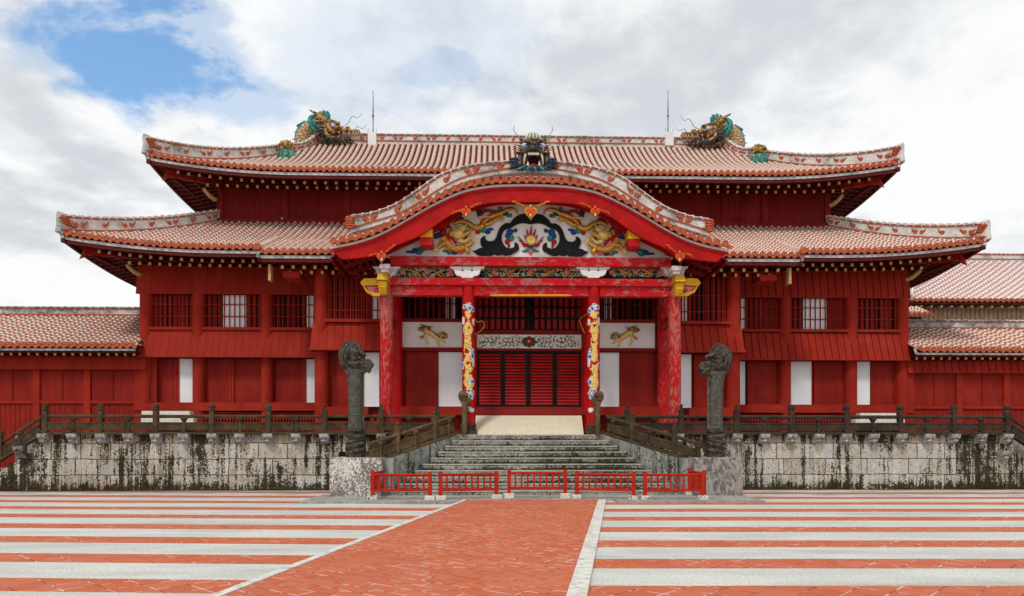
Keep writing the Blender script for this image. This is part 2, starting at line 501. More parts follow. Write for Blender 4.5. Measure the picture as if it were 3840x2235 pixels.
def paving(key, ang, period, white_frac, phase, tile_rot):
    """bands of pale washed concrete between bands of terracotta tiles laid on the diagonal"""
    t = NT(key)
    p = t.pos(rot=(0, 0, ang))
    s = t.n('ShaderNodeSeparateXYZ'); t.l(p, s.inputs[0])
    wob = t.math('MULTIPLY', t.math('SUBTRACT', t.noise(t.pos(), 6.0, 4), 0.5), 0.03)
    fr = t.math('FRACT', t.math('ADD', t.math('DIVIDE', t.math('ADD', s.outputs['Y'], wob), period), phase))
    f = t.ramp(fr, white_frac - 0.006, white_frac + 0.006, 1.0, 0.0)
    f = t.math('MULTIPLY', f, t.ramp(fr, 0.0, 0.008))
    col_r, fac = tiles_nodes(t, tile_rot, 0.36, 0.36, 0.0)
    n = t.noise(t.pos(), 26.0, 6, 0.8)
    n2 = t.noise(t.pos((0.35, 1, 1)), 1.2, 6, 0.65)
    n3 = t.noise(t.pos(), 14.0, 6, 0.7)
    w = t.mix(t.ramp(n2, 0.3, 0.7), (0.52, 0.525, 0.48), (0.68, 0.68, 0.63))
    w = t.mix(t.ramp(n, 0.48, 0.62, 0, 0.65), w, (0.26, 0.27, 0.25))
    n4 = t.noise(t.pos((0.25, 1.2, 1)), 0.9, 6, 0.7)
    w = t.mix(t.ramp(n4, 0.50, 0.68, 0, 0.45), w, (0.30, 0.30, 0.26))
    w = t.mix(t.ramp(n3, 0.66, 0.74, 0, 0.5), w, (0.16, 0.15, 0.13))
    col = t.mix(f, col_r, w)
    # moss and damp next to the terrace wall
    sp = t.n('ShaderNodeSeparateXYZ'); t.l(t.pos(), sp.inputs[0])
    near = t.ramp(sp.outputs['Y'], -5.0, -0.4)
    mo = t.math('MULTIPLY', near, t.ramp(t.noise(t.pos((0.5, 2, 1)), 1.4, 6, 0.65), 0.44, 0.66))
    col = t.mix(t.math('MULTIPLY', mo, 0.75), col, (0.16, 0.15, 0.085))
    t.bump(t.math('ADD', n, t.math('MULTIPLY', fac, -2.0)), 0.25, 0.01)
    M[key] = t.done(col, 0.85, 0, 0.1)


def tiles_nodes(t, rot, w, h, off):
    br = t.n('ShaderNodeTexBrick')
    br.offset = off
    br.inputs['Scale'].default_value = 1.0
    br.inputs['Brick Width'].default_value = w
    br.inputs['Row Height'].default_value = h
    br.inputs['Mortar Size'].default_value = 0.007
    br.inputs['Mortar Smooth'].default_value = 0.2
    br.inputs['Bias'].default_value = 0.1
    br.inputs['Color1'].default_value = (0.57, 0.155, 0.072, 1)
    br.inputs['Color2'].default_value = (0.50, 0.118, 0.050, 1)
    t.l(t.pos(rot=(0, 0, rot)), br.inputs['Vector'])
    n = t.noise(t.pos(), 1.1, 6, 0.6)
    n2 = t.noise(t.pos(), 26.0, 4, 0.6)
    c = t.mix(t.ramp(n, 0.3, 0.7, 0.0, 0.5), br.outputs['Color'], (0.54, 0.18, 0.11))
    c = t.mix(t.ramp(n2, 0.4, 0.7, 0.0, 0.2), c, (0.40, 0.09, 0.05))
    g = t.noise(t.pos(), 5.0, 4, 0.6)
    g2 = t.noise(t.pos(), 0.8, 3, 0.6)
    mort = t.mix(t.ramp(g, 0.47, 0.53), (0.16, 0.06, 0.04), (0.74, 0.66, 0.60))
    keep = t.math('MULTIPLY', br.outputs['Fac'], t.ramp(g2, 0.38, 0.58, 0.25, 1.0))
    c = t.mix(keep, c, mort)
    return c, br.outputs['Fac']


for key_, px_, py_, an_, pr_ in (('paving_bands_left', 0, 2106.9, R(4.45), 1.86), ('paving_bands_right', 2600, 2052, R(1.6), 1.88)):
    g_ = UG(px_, py_)
    yy_ = math.sin(an_) * g_.x + math.cos(an_) * g_.y
    paving(key_, an_, pr_, 0.594, (0.594 - yy_ / pr_) % 1.0, R(44))
t = NT('path_tiles')
c, fac = tiles_nodes(t, R(38), 0.46, 0.23, 0.5)
t.bump(t.math('MULTIPLY', fac, -1.0), 0.3, 0.01)
M['path_tiles'] = t.done(c, 0.85, 0, 0.1)
simple('kerb_stone', (0.70, 0.68, 0.62), (0.40, 0.39, 0.35), 9.0, 0.85, bump=0.4, lo=0.25, hi=0.6)


# ------------------------------------------------------------------ mesh helpers
ORG = {}


class MB:
    def __init__(s):
        s.v, s.f, s.mi, s.sm, s.uv = [], [], [], [], []

    def add(s, vs, fs, m=0, sm=False, uvs=None):
        o = len(s.v)
        s.v.extend([tuple(p) for p in vs])
        for i, f in enumerate(fs):
            s.f.append(tuple(a + o for a in f))
            s.mi.append(m)
            s.sm.append(sm)
            s.uv.append(uvs[i] if uvs else None)

    def box(s, x0, x1, y0, y1, z0, z1, m=0):
        if x0 > x1: x0, x1 = x1, x0
        if z0 > z1: z0, z1 = z1, z0
        if y0 > y1: y0, y1 = y1, y0
        v = [(x, y, z) for z in (z0, z1) for y in (y0, y1) for x in (x0, x1)]
        s.add(v, [(0, 2, 3, 1), (4, 5, 7, 6), (0, 1, 5, 4), (2, 6, 7, 3), (0, 4, 6, 2), (1, 3, 7, 5)], m)

    def hexa(s, v, m=0):
        """v: 8 corners, bottom 4 (ccw) then top 4"""
        s.add(v, [(3, 2, 1, 0), (4, 5, 6, 7), (0, 1, 5, 4), (1, 2, 6, 5), (2, 3, 7, 6), (3, 0, 4, 7)], m)

    def bar(s, a, b, w, h, m=0, up=(0, 0, 1)):
        a, b = Vector(a), Vector(b)
        d = (b - a).normalized()
        sd = d.cross(Vector(up))
        if sd.length < 1e-4: sd = Vector((1, 0, 0))
        sd.normalize()
        u = sd.cross(d).normalized()
        q = [(-1, -1), (1, -1), (1, 1), (-1, 1)]
        s.hexa([a + sd * (i * w / 2) + u * (j * h / 2) for i, j in q] + [b + sd * (i * w / 2) + u * (j * h / 2) for i, j in q], m)

    def prism(s, pts, y0, y1, m=0):
        """polygon in x-z, extruded along y"""
        a = sum(pts[i][0] * pts[(i + 1) % len(pts)][1] - pts[(i + 1) % len(pts)][0] * pts[i][1] for i in range(len(pts)))
        if a < 0: pts = pts[::-1]
        n = len(pts)
        v = [(p[0], y0, p[1]) for p in pts] + [(p[0], y1, p[1]) for p in pts]
        fs = [tuple(range(n)), tuple(range(2 * n - 1, n - 1, -1))]
        fs += [(i, i + n, (i + 1) % n + n, (i + 1) % n) for i in range(n)]
        s.add(v, fs, m)

    def tube(s, pts, r, n=8, m=0, caps=True, fy=1.0, sm=True, vscale=1.0):
        pts = [Vector(p) for p in pts]
        k = len(pts)
        if isinstance(r, (int, float)): r = [r] * k
        up = Vector((0, 1, 0.02))
        vs, uvr = [], []
        acc = 0.0
        for i in range(k):
            d = (pts[min(i + 1, k - 1)] - pts[max(i - 1, 0)]).normalized()
            sd = d.cross(up)
            if sd.length < 1e-3: sd = d.cross(Vector((1, 0, 0)))
            sd.normalize()
            w = sd.cross(d).normalized()
            if i: acc += (pts[i] - pts[i - 1]).length
            uvr.append(acc)
            for j in range(n):
                a = 2 * math.pi * j / n
                vs.append(pts[i] + sd * (math.cos(a) * r[i]) + w * (math.sin(a) * r[i] * fy))
        fs, us = [], []
        for i in range(k - 1):
            for j in range(n):
                fs.append((i * n + j, i * n + (j + 1) % n, (i + 1) * n + (j + 1) % n, (i + 1) * n + j))
                us.append([(j / n, uvr[i] * vscale), ((j + 1) / n, uvr[i] * vscale), ((j + 1) / n, uvr[i + 1] * vscale), (j / n, uvr[i + 1] * vscale)])
        s.add(vs, fs, m, sm, us)
        if caps:
            s.add(vs[:n], [tuple(range(n - 1, -1, -1))], m)
            s.add(vs[-n:], [tuple(range(n))], m)

    def ell(s, c, r, m=0, nu=12, nv=8, rot=None):
        c = Vector(c)
        vs = []
        for i in range(nv + 1):
            a = math.pi * i / nv
            for j in range(nu):
                b = 2 * math.pi * j / nu
                p = Vector((r[0] * math.sin(a) * math.cos(b), r[1] * math.sin(a) * math.sin(b), r[2] * math.cos(a)))
                if rot: p = rot @ p
                vs.append(c + p)
        fs, us = [], []
        for i in range(nv):
            for j in range(nu):
                fs.append((i * nu + j, (i + 1) * nu + j, (i + 1) * nu + (j + 1) % nu, i * nu + (j + 1) % nu))
                us.append([(j / nu, i / nv), (j / nu, (i + 1) / nv), ((j + 1) / nu, (i + 1) / nv), ((j + 1) / nu, i / nv)])
        s.add(vs, fs, m, True, us)

    def lathe(s, c, prof, n=16, m=0, sm=True, ph=0.0):
        vs = []
        for r, z in prof:
            for j in range(n):
                a = 2 * math.pi * j / n + ph
                vs.append((c[0] + r * math.cos(a), c[1] + r * math.sin(a), c[2] + z))
        fs, us = [], []
        for i in range(len(prof) - 1):
            for j in range(n):
                fs.append((i * n + j, i * n + (j + 1) % n, (i + 1) * n + (j + 1) % n, (i + 1) * n + j))
                us.append([(j / n, prof[i][1]), ((j + 1) / n, prof[i][1]), ((j + 1) / n, prof[i + 1][1]), (j / n, prof[i + 1][1])])
        s.add(vs, fs, m, sm, us)
        k = len(prof) - 1
        s.add(vs[:n], [tuple(range(n - 1, -1, -1))], m)
        s.add(vs[k * n:], [tuple(range(n))], m)

    def disc(s, c, r, th, m=0, n=12, dr=(0, -1, 0)):
        c = Vector(c)
        d = Vector(dr).normalized()
        s.tube([c, c + d * th], r, n, m, True, 1.0, False)

    def build(s, name, mats, parent=None, org=None, remesh=None):
        if isinstance(mats, str): mats = [mats]
        o = org if org is not None else (ORG.get(parent, Vector((0, 0, 0))) if parent else Vector((0, 0, 0)))
        me = bpy.data.meshes.new(name)
        me.from_pydata([(p[0] - o[0], p[1] - o[1], p[2] - o[2]) for p in s.v], [], s.f)
        for k in mats: me.materials.append(M[k])
        if remesh is None:
            me.polygons.foreach_set('material_index', s.mi)
        me.polygons.foreach_set('use_smooth', s.sm)
        if any(u is not None for u in s.uv):
            ul = me.uv_layers.new(name='UVMap')
            flat = []
            for f, u in zip(s.f, s.uv):
                for i in range(len(f)):
                    flat.extend(u[i] if u else (0.5, 0.5))
            ul.data.foreach_set('uv', flat)
        me.update()
        ob = bpy.data.objects.new(name, me)
        COL.objects.link(ob)
        if remesh:
            md = ob.modifiers.new('r', 'REMESH')
            md.mode = 'VOXEL'
            md.voxel_size = remesh
            md.use_smooth_shade = True
            dg = bpy.context.evaluated_depsgraph_get()
            m2 = bpy.data.meshes.new_from_object(ob.evaluated_get(dg))
            ob.modifiers.clear()
            ob.data = m2
            if not m2.materials:
                for k in mats: m2.materials.append(M[k])
        if parent:
            ob.parent = parent
            ORG[ob] = o
        else:
            ob.location = o
            ORG[ob] = Vector(o)
        return ob


def tag(o, label=None, cat=None, group=None, kind=None):
    if label: o['label'] = label
    if cat: o['category'] = cat
    if group: o['group'] = group
    if kind: o['kind'] = kind
    return o


def empty(name, loc, label, cat, group=None):
    o = bpy.data.objects.new(name, None)
    COL.objects.link(o)
    o.location = loc
    ORG[o] = Vector(loc)
    return tag(o, label, cat, group)


def copy_thing(o, dloc, label=None, rz=None):
    c = o.copy(); COL.objects.link(c)
    c.location = Vector(o.location) + Vector(dloc)
    if rz is not None: c.rotation_euler.z = rz
    if label: c['label'] = label
    for ch in list(o.children):
        k = ch.copy(); COL.objects.link(k); k.parent = c
        for g in list(ch.children):
            q = g.copy(); COL.objects.link(q); q.parent = k
    return c


def lerp(a, b, t): return a + (b - a) * t


def spline(pts, n):
    """Catmull-Rom through points"""
    pts = [Vector(p) for p in pts]
    P = [pts[0] * 2 - pts[1]] + pts + [pts[-1] * 2 - pts[-2]]
    res = []
    for i in range(1, len(P) - 2):
        for k in range(n):
            t = k / n
            a, b, c, d = P[i - 1], P[i], P[i + 1], P[i + 2]
            res.append(0.5 * ((2 * b) + (c - a) * t + (2 * a - 5 * b + 4 * c - d) * t * t + (3 * b - a - 3 * c + d) * t ** 3))
    res.append(pts[-1])
    return res


def interp(xs, ys, x):
    if x <= xs[0]: return ys[0]
    for i in range(len(xs) - 1):
        if x <= xs[i + 1]:
            return ys[i] + (ys[i + 1] - ys[i]) * (x - xs[i]) / (xs[i + 1] - xs[i])
    return ys[-1]


# ================================================================== SETTING
Y_RAIL, Y_COL, Y_MID, Y_WING, Y_UP = -0.08, 0.35, 2.4, 4.4, 6.5
H = 1.875                                   # terrace height
HW_W, HW_U = 15.2, 13.07                    # half widths of lower and upper hall

# ground: one sheet to the horizon, with the banded courtyard laid on it
g = MB(); g.add([(-400, -300, -0.012), (400, -300, -0.012), (400, 500, -0.012), (-400, 500, -0.012)], [(0, 1, 2, 3)])
tag(g.build('ground', 'apron_stone'), kind='structure')
pA, pB = UG(1764, 1875), UG(860, 2235)      # left edge of the path
qA, qB = UG(2243, 1880), UG(2127, 2235)     # right edge (inner side of the kerb)
dl = (pA - pB).normalized()
dr_ = (qA - qB).normalized()
dl = dr_ = (dl + dr_).normalized()
side = Vector((dl.y, -dl.x, 0))


def along(p, t): return p + dl * t


L0, L1 = along(pB, -9), pA + dl * 0.35
R0, R1 = along(qB, -9), qA + dl * 0.35
KW = 0.215
g = MB(); g.add([(-40, L0.y, 0), tuple(L0 - side * 0.12), tuple(L1 - side * 0.12), (-40, L1.y, 0)], [(0, 1, 2, 3)])
g.add([(-40, L1.y, 0), tuple(L1 - side * 0.12), (0.0 + L1.x - KW + 0.6, 0.02, 0), (-40, 0.02, 0)], [(0, 1, 2, 3)])
tag(g.build('courtyard_paving_left', 'paving_bands_left'), kind='structure')
g = MB(); g.add([tuple(R0 + side * KW), (40, R0.y, 0), (40, R1.y, 0), tuple(R1 + side * KW)], [(0, 1, 2, 3)])
g.add([tuple(R1 + side * KW), (40, R1.y, 0), (40, 0.02, 0), (R1.x + 0.6, 0.02, 0)], [(0, 1, 2, 3)])
tag(g.build('courtyard_paving_right', 'paving_bands_right'), kind='structure')
g = MB()
for z0, z1 in ((-0.01, 0.03),):
    g.hexa([(*L0.xy, z0), (*R0.xy, z0), (*R1.xy, z0), (*L1.xy, z0), (*L0.xy, z1), (*R0.xy, z1), (*R1.xy, z1), (*L1.xy, z1)])
tag(g.build('path', 'path_tiles'), kind='structure')
g = MB()
for a, b, sg in ((L0, L1, -1), (R0, R1, 1)):
    k = 0
    ln = (b - a).length
    t_ = 0.0
    while t_ < ln:
        e = min(ln, t_ + random.uniform(0.75, 1.1))
        A, B = a + dl * (t_ + 0.006), a + dl * (e - 0.006)
        o1, o2 = side * (sg * 0.002), side * (sg * (KW if sg > 0 else 0.12))
        zt = 0.045 + random.uniform(-0.003, 0.003)
        q = [A + o1, B + o1, B + o2, A + o2]
        if sg > 0: q = q[::-1]
        g.hexa([(p.x, p.y, -0.01) for p in q] + [(p.x, p.y, zt) for p in q])
        t_ = e
tag(g.build('path_kerb', 'kerb_stone'), kind='structure')

# low stone apron in front of the stairs and pedestals
a0, a1 = UG(1130, 1879, 0.06).x, UG(2905, 1884, 0.06).x
ya = UG(1990, 1879, 0.06).y
g = MB()
xs = [a0]
while xs[-1] < a1 - 1.4: xs.append(xs[-1] + random.uniform(0.9, 1.3))
xs.append(a1)
for i in range(len(xs) - 1):
    if xs[i] > L1.x - 1.0 and xs[i + 1] < R1.x + 1.0:
        yf = ya + 0.75
    else: yf = ya
    g.box(xs[i] + 0.004, xs[i + 1] - 0.004, yf, -2.55, -0.02, 0.058 + random.uniform(-0.004, 0.004))
tag(g.build('stone_apron', 'apron_stone'), kind='structure')

# ------------------------------------------------------------------ terrace wall
tw = empty('terrace_wall', (0, 0, 0), 'long blackened coral limestone wall carrying the balustrade in front of the red hall', 'wall')
xe0, xe1 = U(128, 1650, 0).x, U(3800, 1650, 0).x
g = MB()
g.box(xe0, -2.35, 0, 0.5, 0, H - 0.002)
g.box(2.35, xe1, 0, 0.5, 0, H - 0.002)
g.box(-2.35, 2.35, 0.06, 0.5, 0, H - 0.002)
for sg, xe in ((-1, xe0), (1, xe1)):        # the wall steps down beside the end flights
    for k in range(9):
        zt = H - 0.62 - k * 0.155
        x0, x1 = xe + sg * (k * 0.27), xe + sg * ((k + 1) * 0.27)
        if zt > 0.1: g.box(x0, x1, 0.0, 0.5, 0, zt)
g.build('wall', 'terrace_stone', tw)
g = MB(); g.box(-15.9 - 1.5, 17.5, 0.5, 26, 0.0, H - 0.01)
g.build('terrace_floor', 'apron_stone', tw)
cx_disp = [105, 177, 248, 316, 383, 452, 522, 590, 659, 729, 798, 938, 1672, 1815, 1882, 1948, 2016, 2083, 2151, 2219, 2287, 2350, 2415, 2480]


def corbel(x, z=None, y=0.0):
    m = MB()
    zt = (H + 0.03) if z is None else z
    w = 0.155
    pr = [(0.0, -0.33), (-0.12, -0.32), (-0.22, -0.25), (-0.17, -0.20), (-0.26, -0.145), (-0.29, -0.06), (-0.29, 0.0), (0.0, 0.0)]
    v = []
    for sx in (-1, 1):
        for i, (yy, zz) in enumerate(pr):
            ww = w * (0.80 if i in (1, 2) else 1.0)
            v.append((x + sx * ww, y + yy, zt + zz))
    n = len(pr)
    m.add(v, [tuple(range(n))[::-1], tuple(range(n, 2 * n))] + [(i, i + n, (i + 1) % n + n, (i + 1) % n) for i in range(n)])
    for sx in (-1, 1):
        m.ell((x + sx * 0.07, y - 0.27, zt - 0.10), (0.045, 0.04, 0.035), 0, 8, 6)
    m.ell((x, y - 0.23, zt - 0.235), (0.09, 0.06, 0.05), 0, 8, 6)
    return m.build('corbel', 'corbel_stone', tw)


for d in cx_disp:
    corbel(UX(d * 1.5238, -0.2))
for px, py in ((70, 1672), (3770, 1690)):
    c_ = U(px, py, -0.2)
    corbel(c_.x, c_.z)
# water spout recesses in the wall
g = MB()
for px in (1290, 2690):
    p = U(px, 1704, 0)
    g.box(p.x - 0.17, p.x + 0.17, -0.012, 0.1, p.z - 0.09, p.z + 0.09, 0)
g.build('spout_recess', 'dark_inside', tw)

# ------------------------------------------------------------------ front stairs
st = empty('stone_staircase', (0, -1.6, 0), 'dark mottled flight of stone steps fanning out below the porch', 'stairs')
RISE, TREAD = H / 10, 0.32
for i in range(10):
    zt = H - i * RISE
    yf = -TREAD * i - 0.02
    hw = 2.40 + 0.215 * i
    m = MB()
    # worn blocks, each with a slightly different face
    x = -hw
    while x < hw - 0.01:
        e = min(hw, x + random.uniform(0.7, 1.4))
        if hw - e < 0.4: e = hw
        j = random.uniform(-0.008, 0.008)
        jz = random.uniform(-0.004, 0.002)
        z0 = max(0.0, zt - RISE - 0.02)
        m.box(x + 0.003, e - 0.003, yf + j, yf + TREAD + 0.05, z0, zt + jz)
        # a worn nosing
        m.box(x + 0.003, e - 0.003, yf + j - 0.022, yf + j + 0.10, zt + jz + 0.001 - 0.035, zt + jz + 0.003, 1)
        x = e
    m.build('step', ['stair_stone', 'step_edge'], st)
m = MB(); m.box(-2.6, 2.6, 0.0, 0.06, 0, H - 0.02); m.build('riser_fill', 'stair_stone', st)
YP = -3.30                                   # front face of the pedestals
ps = U(1434, 1731, -2.75)
S_TOP = (-2.40, 0.0, H + 0.01)
S_BOT = (ps.x, -2.75, ps.z)
for sg in (-1, 1):
    m = MB()
    a = Vector(S_TOP); b = Vector(S_BOT)
    a.x *= -sg; b.x *= -sg
    n_ = 6
    for k in range(n_):
        p, q = a.lerp(b, k / n_), a.lerp(b, (k + 1) / n_)
        dx = sg * 0.34
        base = [(p.x, p.y, 0), (q.x, q.y, 0), (q.x + dx, q.y, 0), (p.x + dx, p.y, 0)]
        top = [(p.x, p.y, p.z), (q.x, q.y, q.z), (q.x + dx, q.y, q.z), (p.x + dx, p.y, p.z)]
        if sg > 0: base, top = base[::-1], top[::-1]
        m.hexa(base + top)
    m.build('side_wall', 'stair_side', st)

# pedestals of the two great dragon pillars
for nm, px0, px1, mat, lab in (('left', 1236, 1430, 'lichen_stone', 'white and grey lichen-blotched stone block left of the stairs under the dragon pillar'),
                               ('right', 2605, 2787, 'veined_stone', 'brown-grey veined stone block right of the stairs under the dragon pillar')):
    x0, x1 = UX(px0, YP), UX(px1, YP)
    zt = U(1333, 1717, YP).z
    p = empty('stone_pedestal', ((x0 + x1) / 2, YP + 0.75, 0), lab, 'pedestal', 'stone pedestals beside the stairs')
    m = MB(); m.box(x0, x1, YP, YP + 1.5, 0.02, zt)
    ob = m.build('block', mat, p)
    bv = ob.modifiers.new('b', 'BEVEL'); bv.width = 0.02; bv.segments = 2
    m = MB(); xi = x1 if nm == 'left' else x0
    sg = 1 if nm == 'left' else -1
    m.box(xi + sg * 0.004, xi + sg * 0.30, YP + 0.35, YP + 1.45, 0.02, zt - 0.02)
    m.build('inner_block', 'stair_side', p)
ZPED = U(1333, 1717, YP).z
# ================================================================== ROOF KIT
def tiles(mb, s0, s1, pitch, P, dmax, dmin=0.0, r=0.078, step=0.6, m_tile=0, m_tr=1, top_r=1.0, phase=0.5):
    """round cover tiles running up the slope over a sheet of trough tiles. P(s, d) -> point"""
    n = max(1, int(round(abs(s1 - s0) / pitch)))
    ds = (s1 - s0) / n
    E = (P(s0 + ds, dmin + 0.01) - P(s0, dmin + 0.01))
    E.z = 0
    E.normalize()
    ang = [math.pi * k / 5 for k in range(6)]
    for i in range(n + 1):
        s = s0 + ds * i
        e = dmax(s)
        if i < n:
            sb = s0 + ds * (i + 1)
            eb = dmax(sb)
            k = max(1, int(math.ceil(max(e, eb, dmin + 0.02) - dmin) / step))
            if max(e, eb) > dmin + 0.01:
                for j in range(k):
                    a0, a1 = dmin + (e - dmin) * j / k, dmin + (e - dmin) * (j + 1) / k
                    b0, b1 = dmin + (eb - dmin) * j / k, dmin + (eb - dmin) * (j + 1) / k
                    mb.add([P(s, a0), P(sb, b0), P(sb, b1), P(s, a1)], [(0, 1, 2, 3)], m_tr, False,
                           [[(i, a0), (i + 1, b0), (i + 1, b1), (i, a1)]])
        sm_ = s + ds * phase
        if i == n: break
        em = dmax(sm_)
        if em <= dmin + 0.05: continue
        k = max(1, int(math.ceil((em - dmin) / step)))
        vs = []
        for j in range(k + 1):
            d = dmin + (em - dmin) * j / k
            c = P(sm_, d)
            for a in ang:
                vs.append(c + E * (r * math.cos(a)) + Vector((0, 0, r * 1.15 * math.sin(a) + 0.008)))
        fs, us = [], []
        for j in range(k):
            for q in range(5):
                fs.append((j * 6 + q, j * 6 + q + 1, (j + 1) * 6 + q + 1, (j + 1) * 6 + q))
                d0, d1 = dmin + (em - dmin) * j / k, dmin + (em - dmin) * (j + 1) / k
                us.append([(q / 5, d0), ((q + 1) / 5, d0), ((q + 1) / 5, d1), (q / 5, d1)])
        o_ = 0.13 * (i % 3)
        us = [[(u, v + o_) for u, v in f] for f in us]
        mb.add(vs, fs, m_tile, True, us)


def eave_ends(mb, s0, s1, pitch, P, out, r=0.088, dmin=0.0, phase=0.5, m=0, drop=True, m_ring=1):
    """round end tiles and the pointed drop tiles between them"""
    n = max(1, int(round(abs(s1 - s0) / pitch)))
    ds = (s1 - s0) / n
    out = Vector(out)
    for i in range(n):
        s = s0 + ds * (i + phase)
        c = P(s, dmin)
        E = (P(s + ds * 0.4, dmin) - P(s - ds * 0.4, dmin)).normalized()
        up = Vector((0, 0, 1))
        c1 = c + up * 0.03 + out * 0.03
        # round cap: rim and sunk face
        k = 12
        ring = [c1 + E * (r * math.cos(2 * math.pi * j / k)) + up * (r * math.sin(2 * math.pi * j / k)) for j in range(k)]
        back = [p - out * 0.07 for p in ring]
        inn = [c1 + E * (r * 0.72 * math.cos(2 * math.pi * j / k)) + up * (r * 0.72 * math.sin(2 * math.pi * j / k)) for j in range(k)]
        inn2 = [p - out * 0.008 for p in inn]
        vs = ring + back + inn + inn2
        fs = [(j, j + k, (j + 1) % k + k, (j + 1) % k) for j in range(k)]
        fs += [(j, (j + 1) % k, (j + 1) % k + 2 * k, j + 2 * k) for j in range(k)]
        fs += [(j + 2 * k, (j + 1) % k + 2 * k, (j + 1) % k + 3 * k, j + 3 * k) for j in range(k)]
        fs += [tuple(range(3 * k, 4 * k))]
        mb.add(vs, fs, m)
        if drop:
            for sg in (1,):
                q = P(s + ds * 0.5 * sg, dmin) + out * 0.015
                hw = (P(s + ds * 0.5, dmin) - P(s - ds * 0.5, dmin)).length * 0.5
                up = Vector((0, 0, 1)) if ds < 1.5 else Vector((-E.z, 0, E.x))
                sh = [(-0.86, -0.012), (-0.74, -0.058), (-0.42, -0.100), (0, -0.128), (0.42, -0.100), (0.74, -0.058), (0.86, -0.012), (0.5, -0.002), (0, 0.004), (-0.5, -0.002)]
                f1 = [q + E * (a * hw) + up * (b + 0.0) for a, b in sh]
                b1 = [p - out * 0.05 for p in f1]
                kk = len(sh)
                mb.add(f1 + b1, [tuple(range(kk)), tuple(range(2 * kk - 1, kk - 1, -1))] + [(j, j + kk, (j + 1) % kk + kk, (j + 1) % kk) for j in range(kk)], m)


def strip(mb, pts, off0, off1, z0, z1, out, m=0):
    """a long board following a curve: pts along it, between two offsets along 'out' and two heights"""
    out = Vector(out)
    for i in range(len(pts) - 1):
        a, b = Vector(pts[i]), Vector(pts[i + 1])
        q = []
        for z in (z0, z1):
            for p, o in ((a, off1), (b, off1), (b, off0), (a, off0)):
                q.append(p + out * o + Vector((0, 0, z)))
        mb.hexa(q, m)


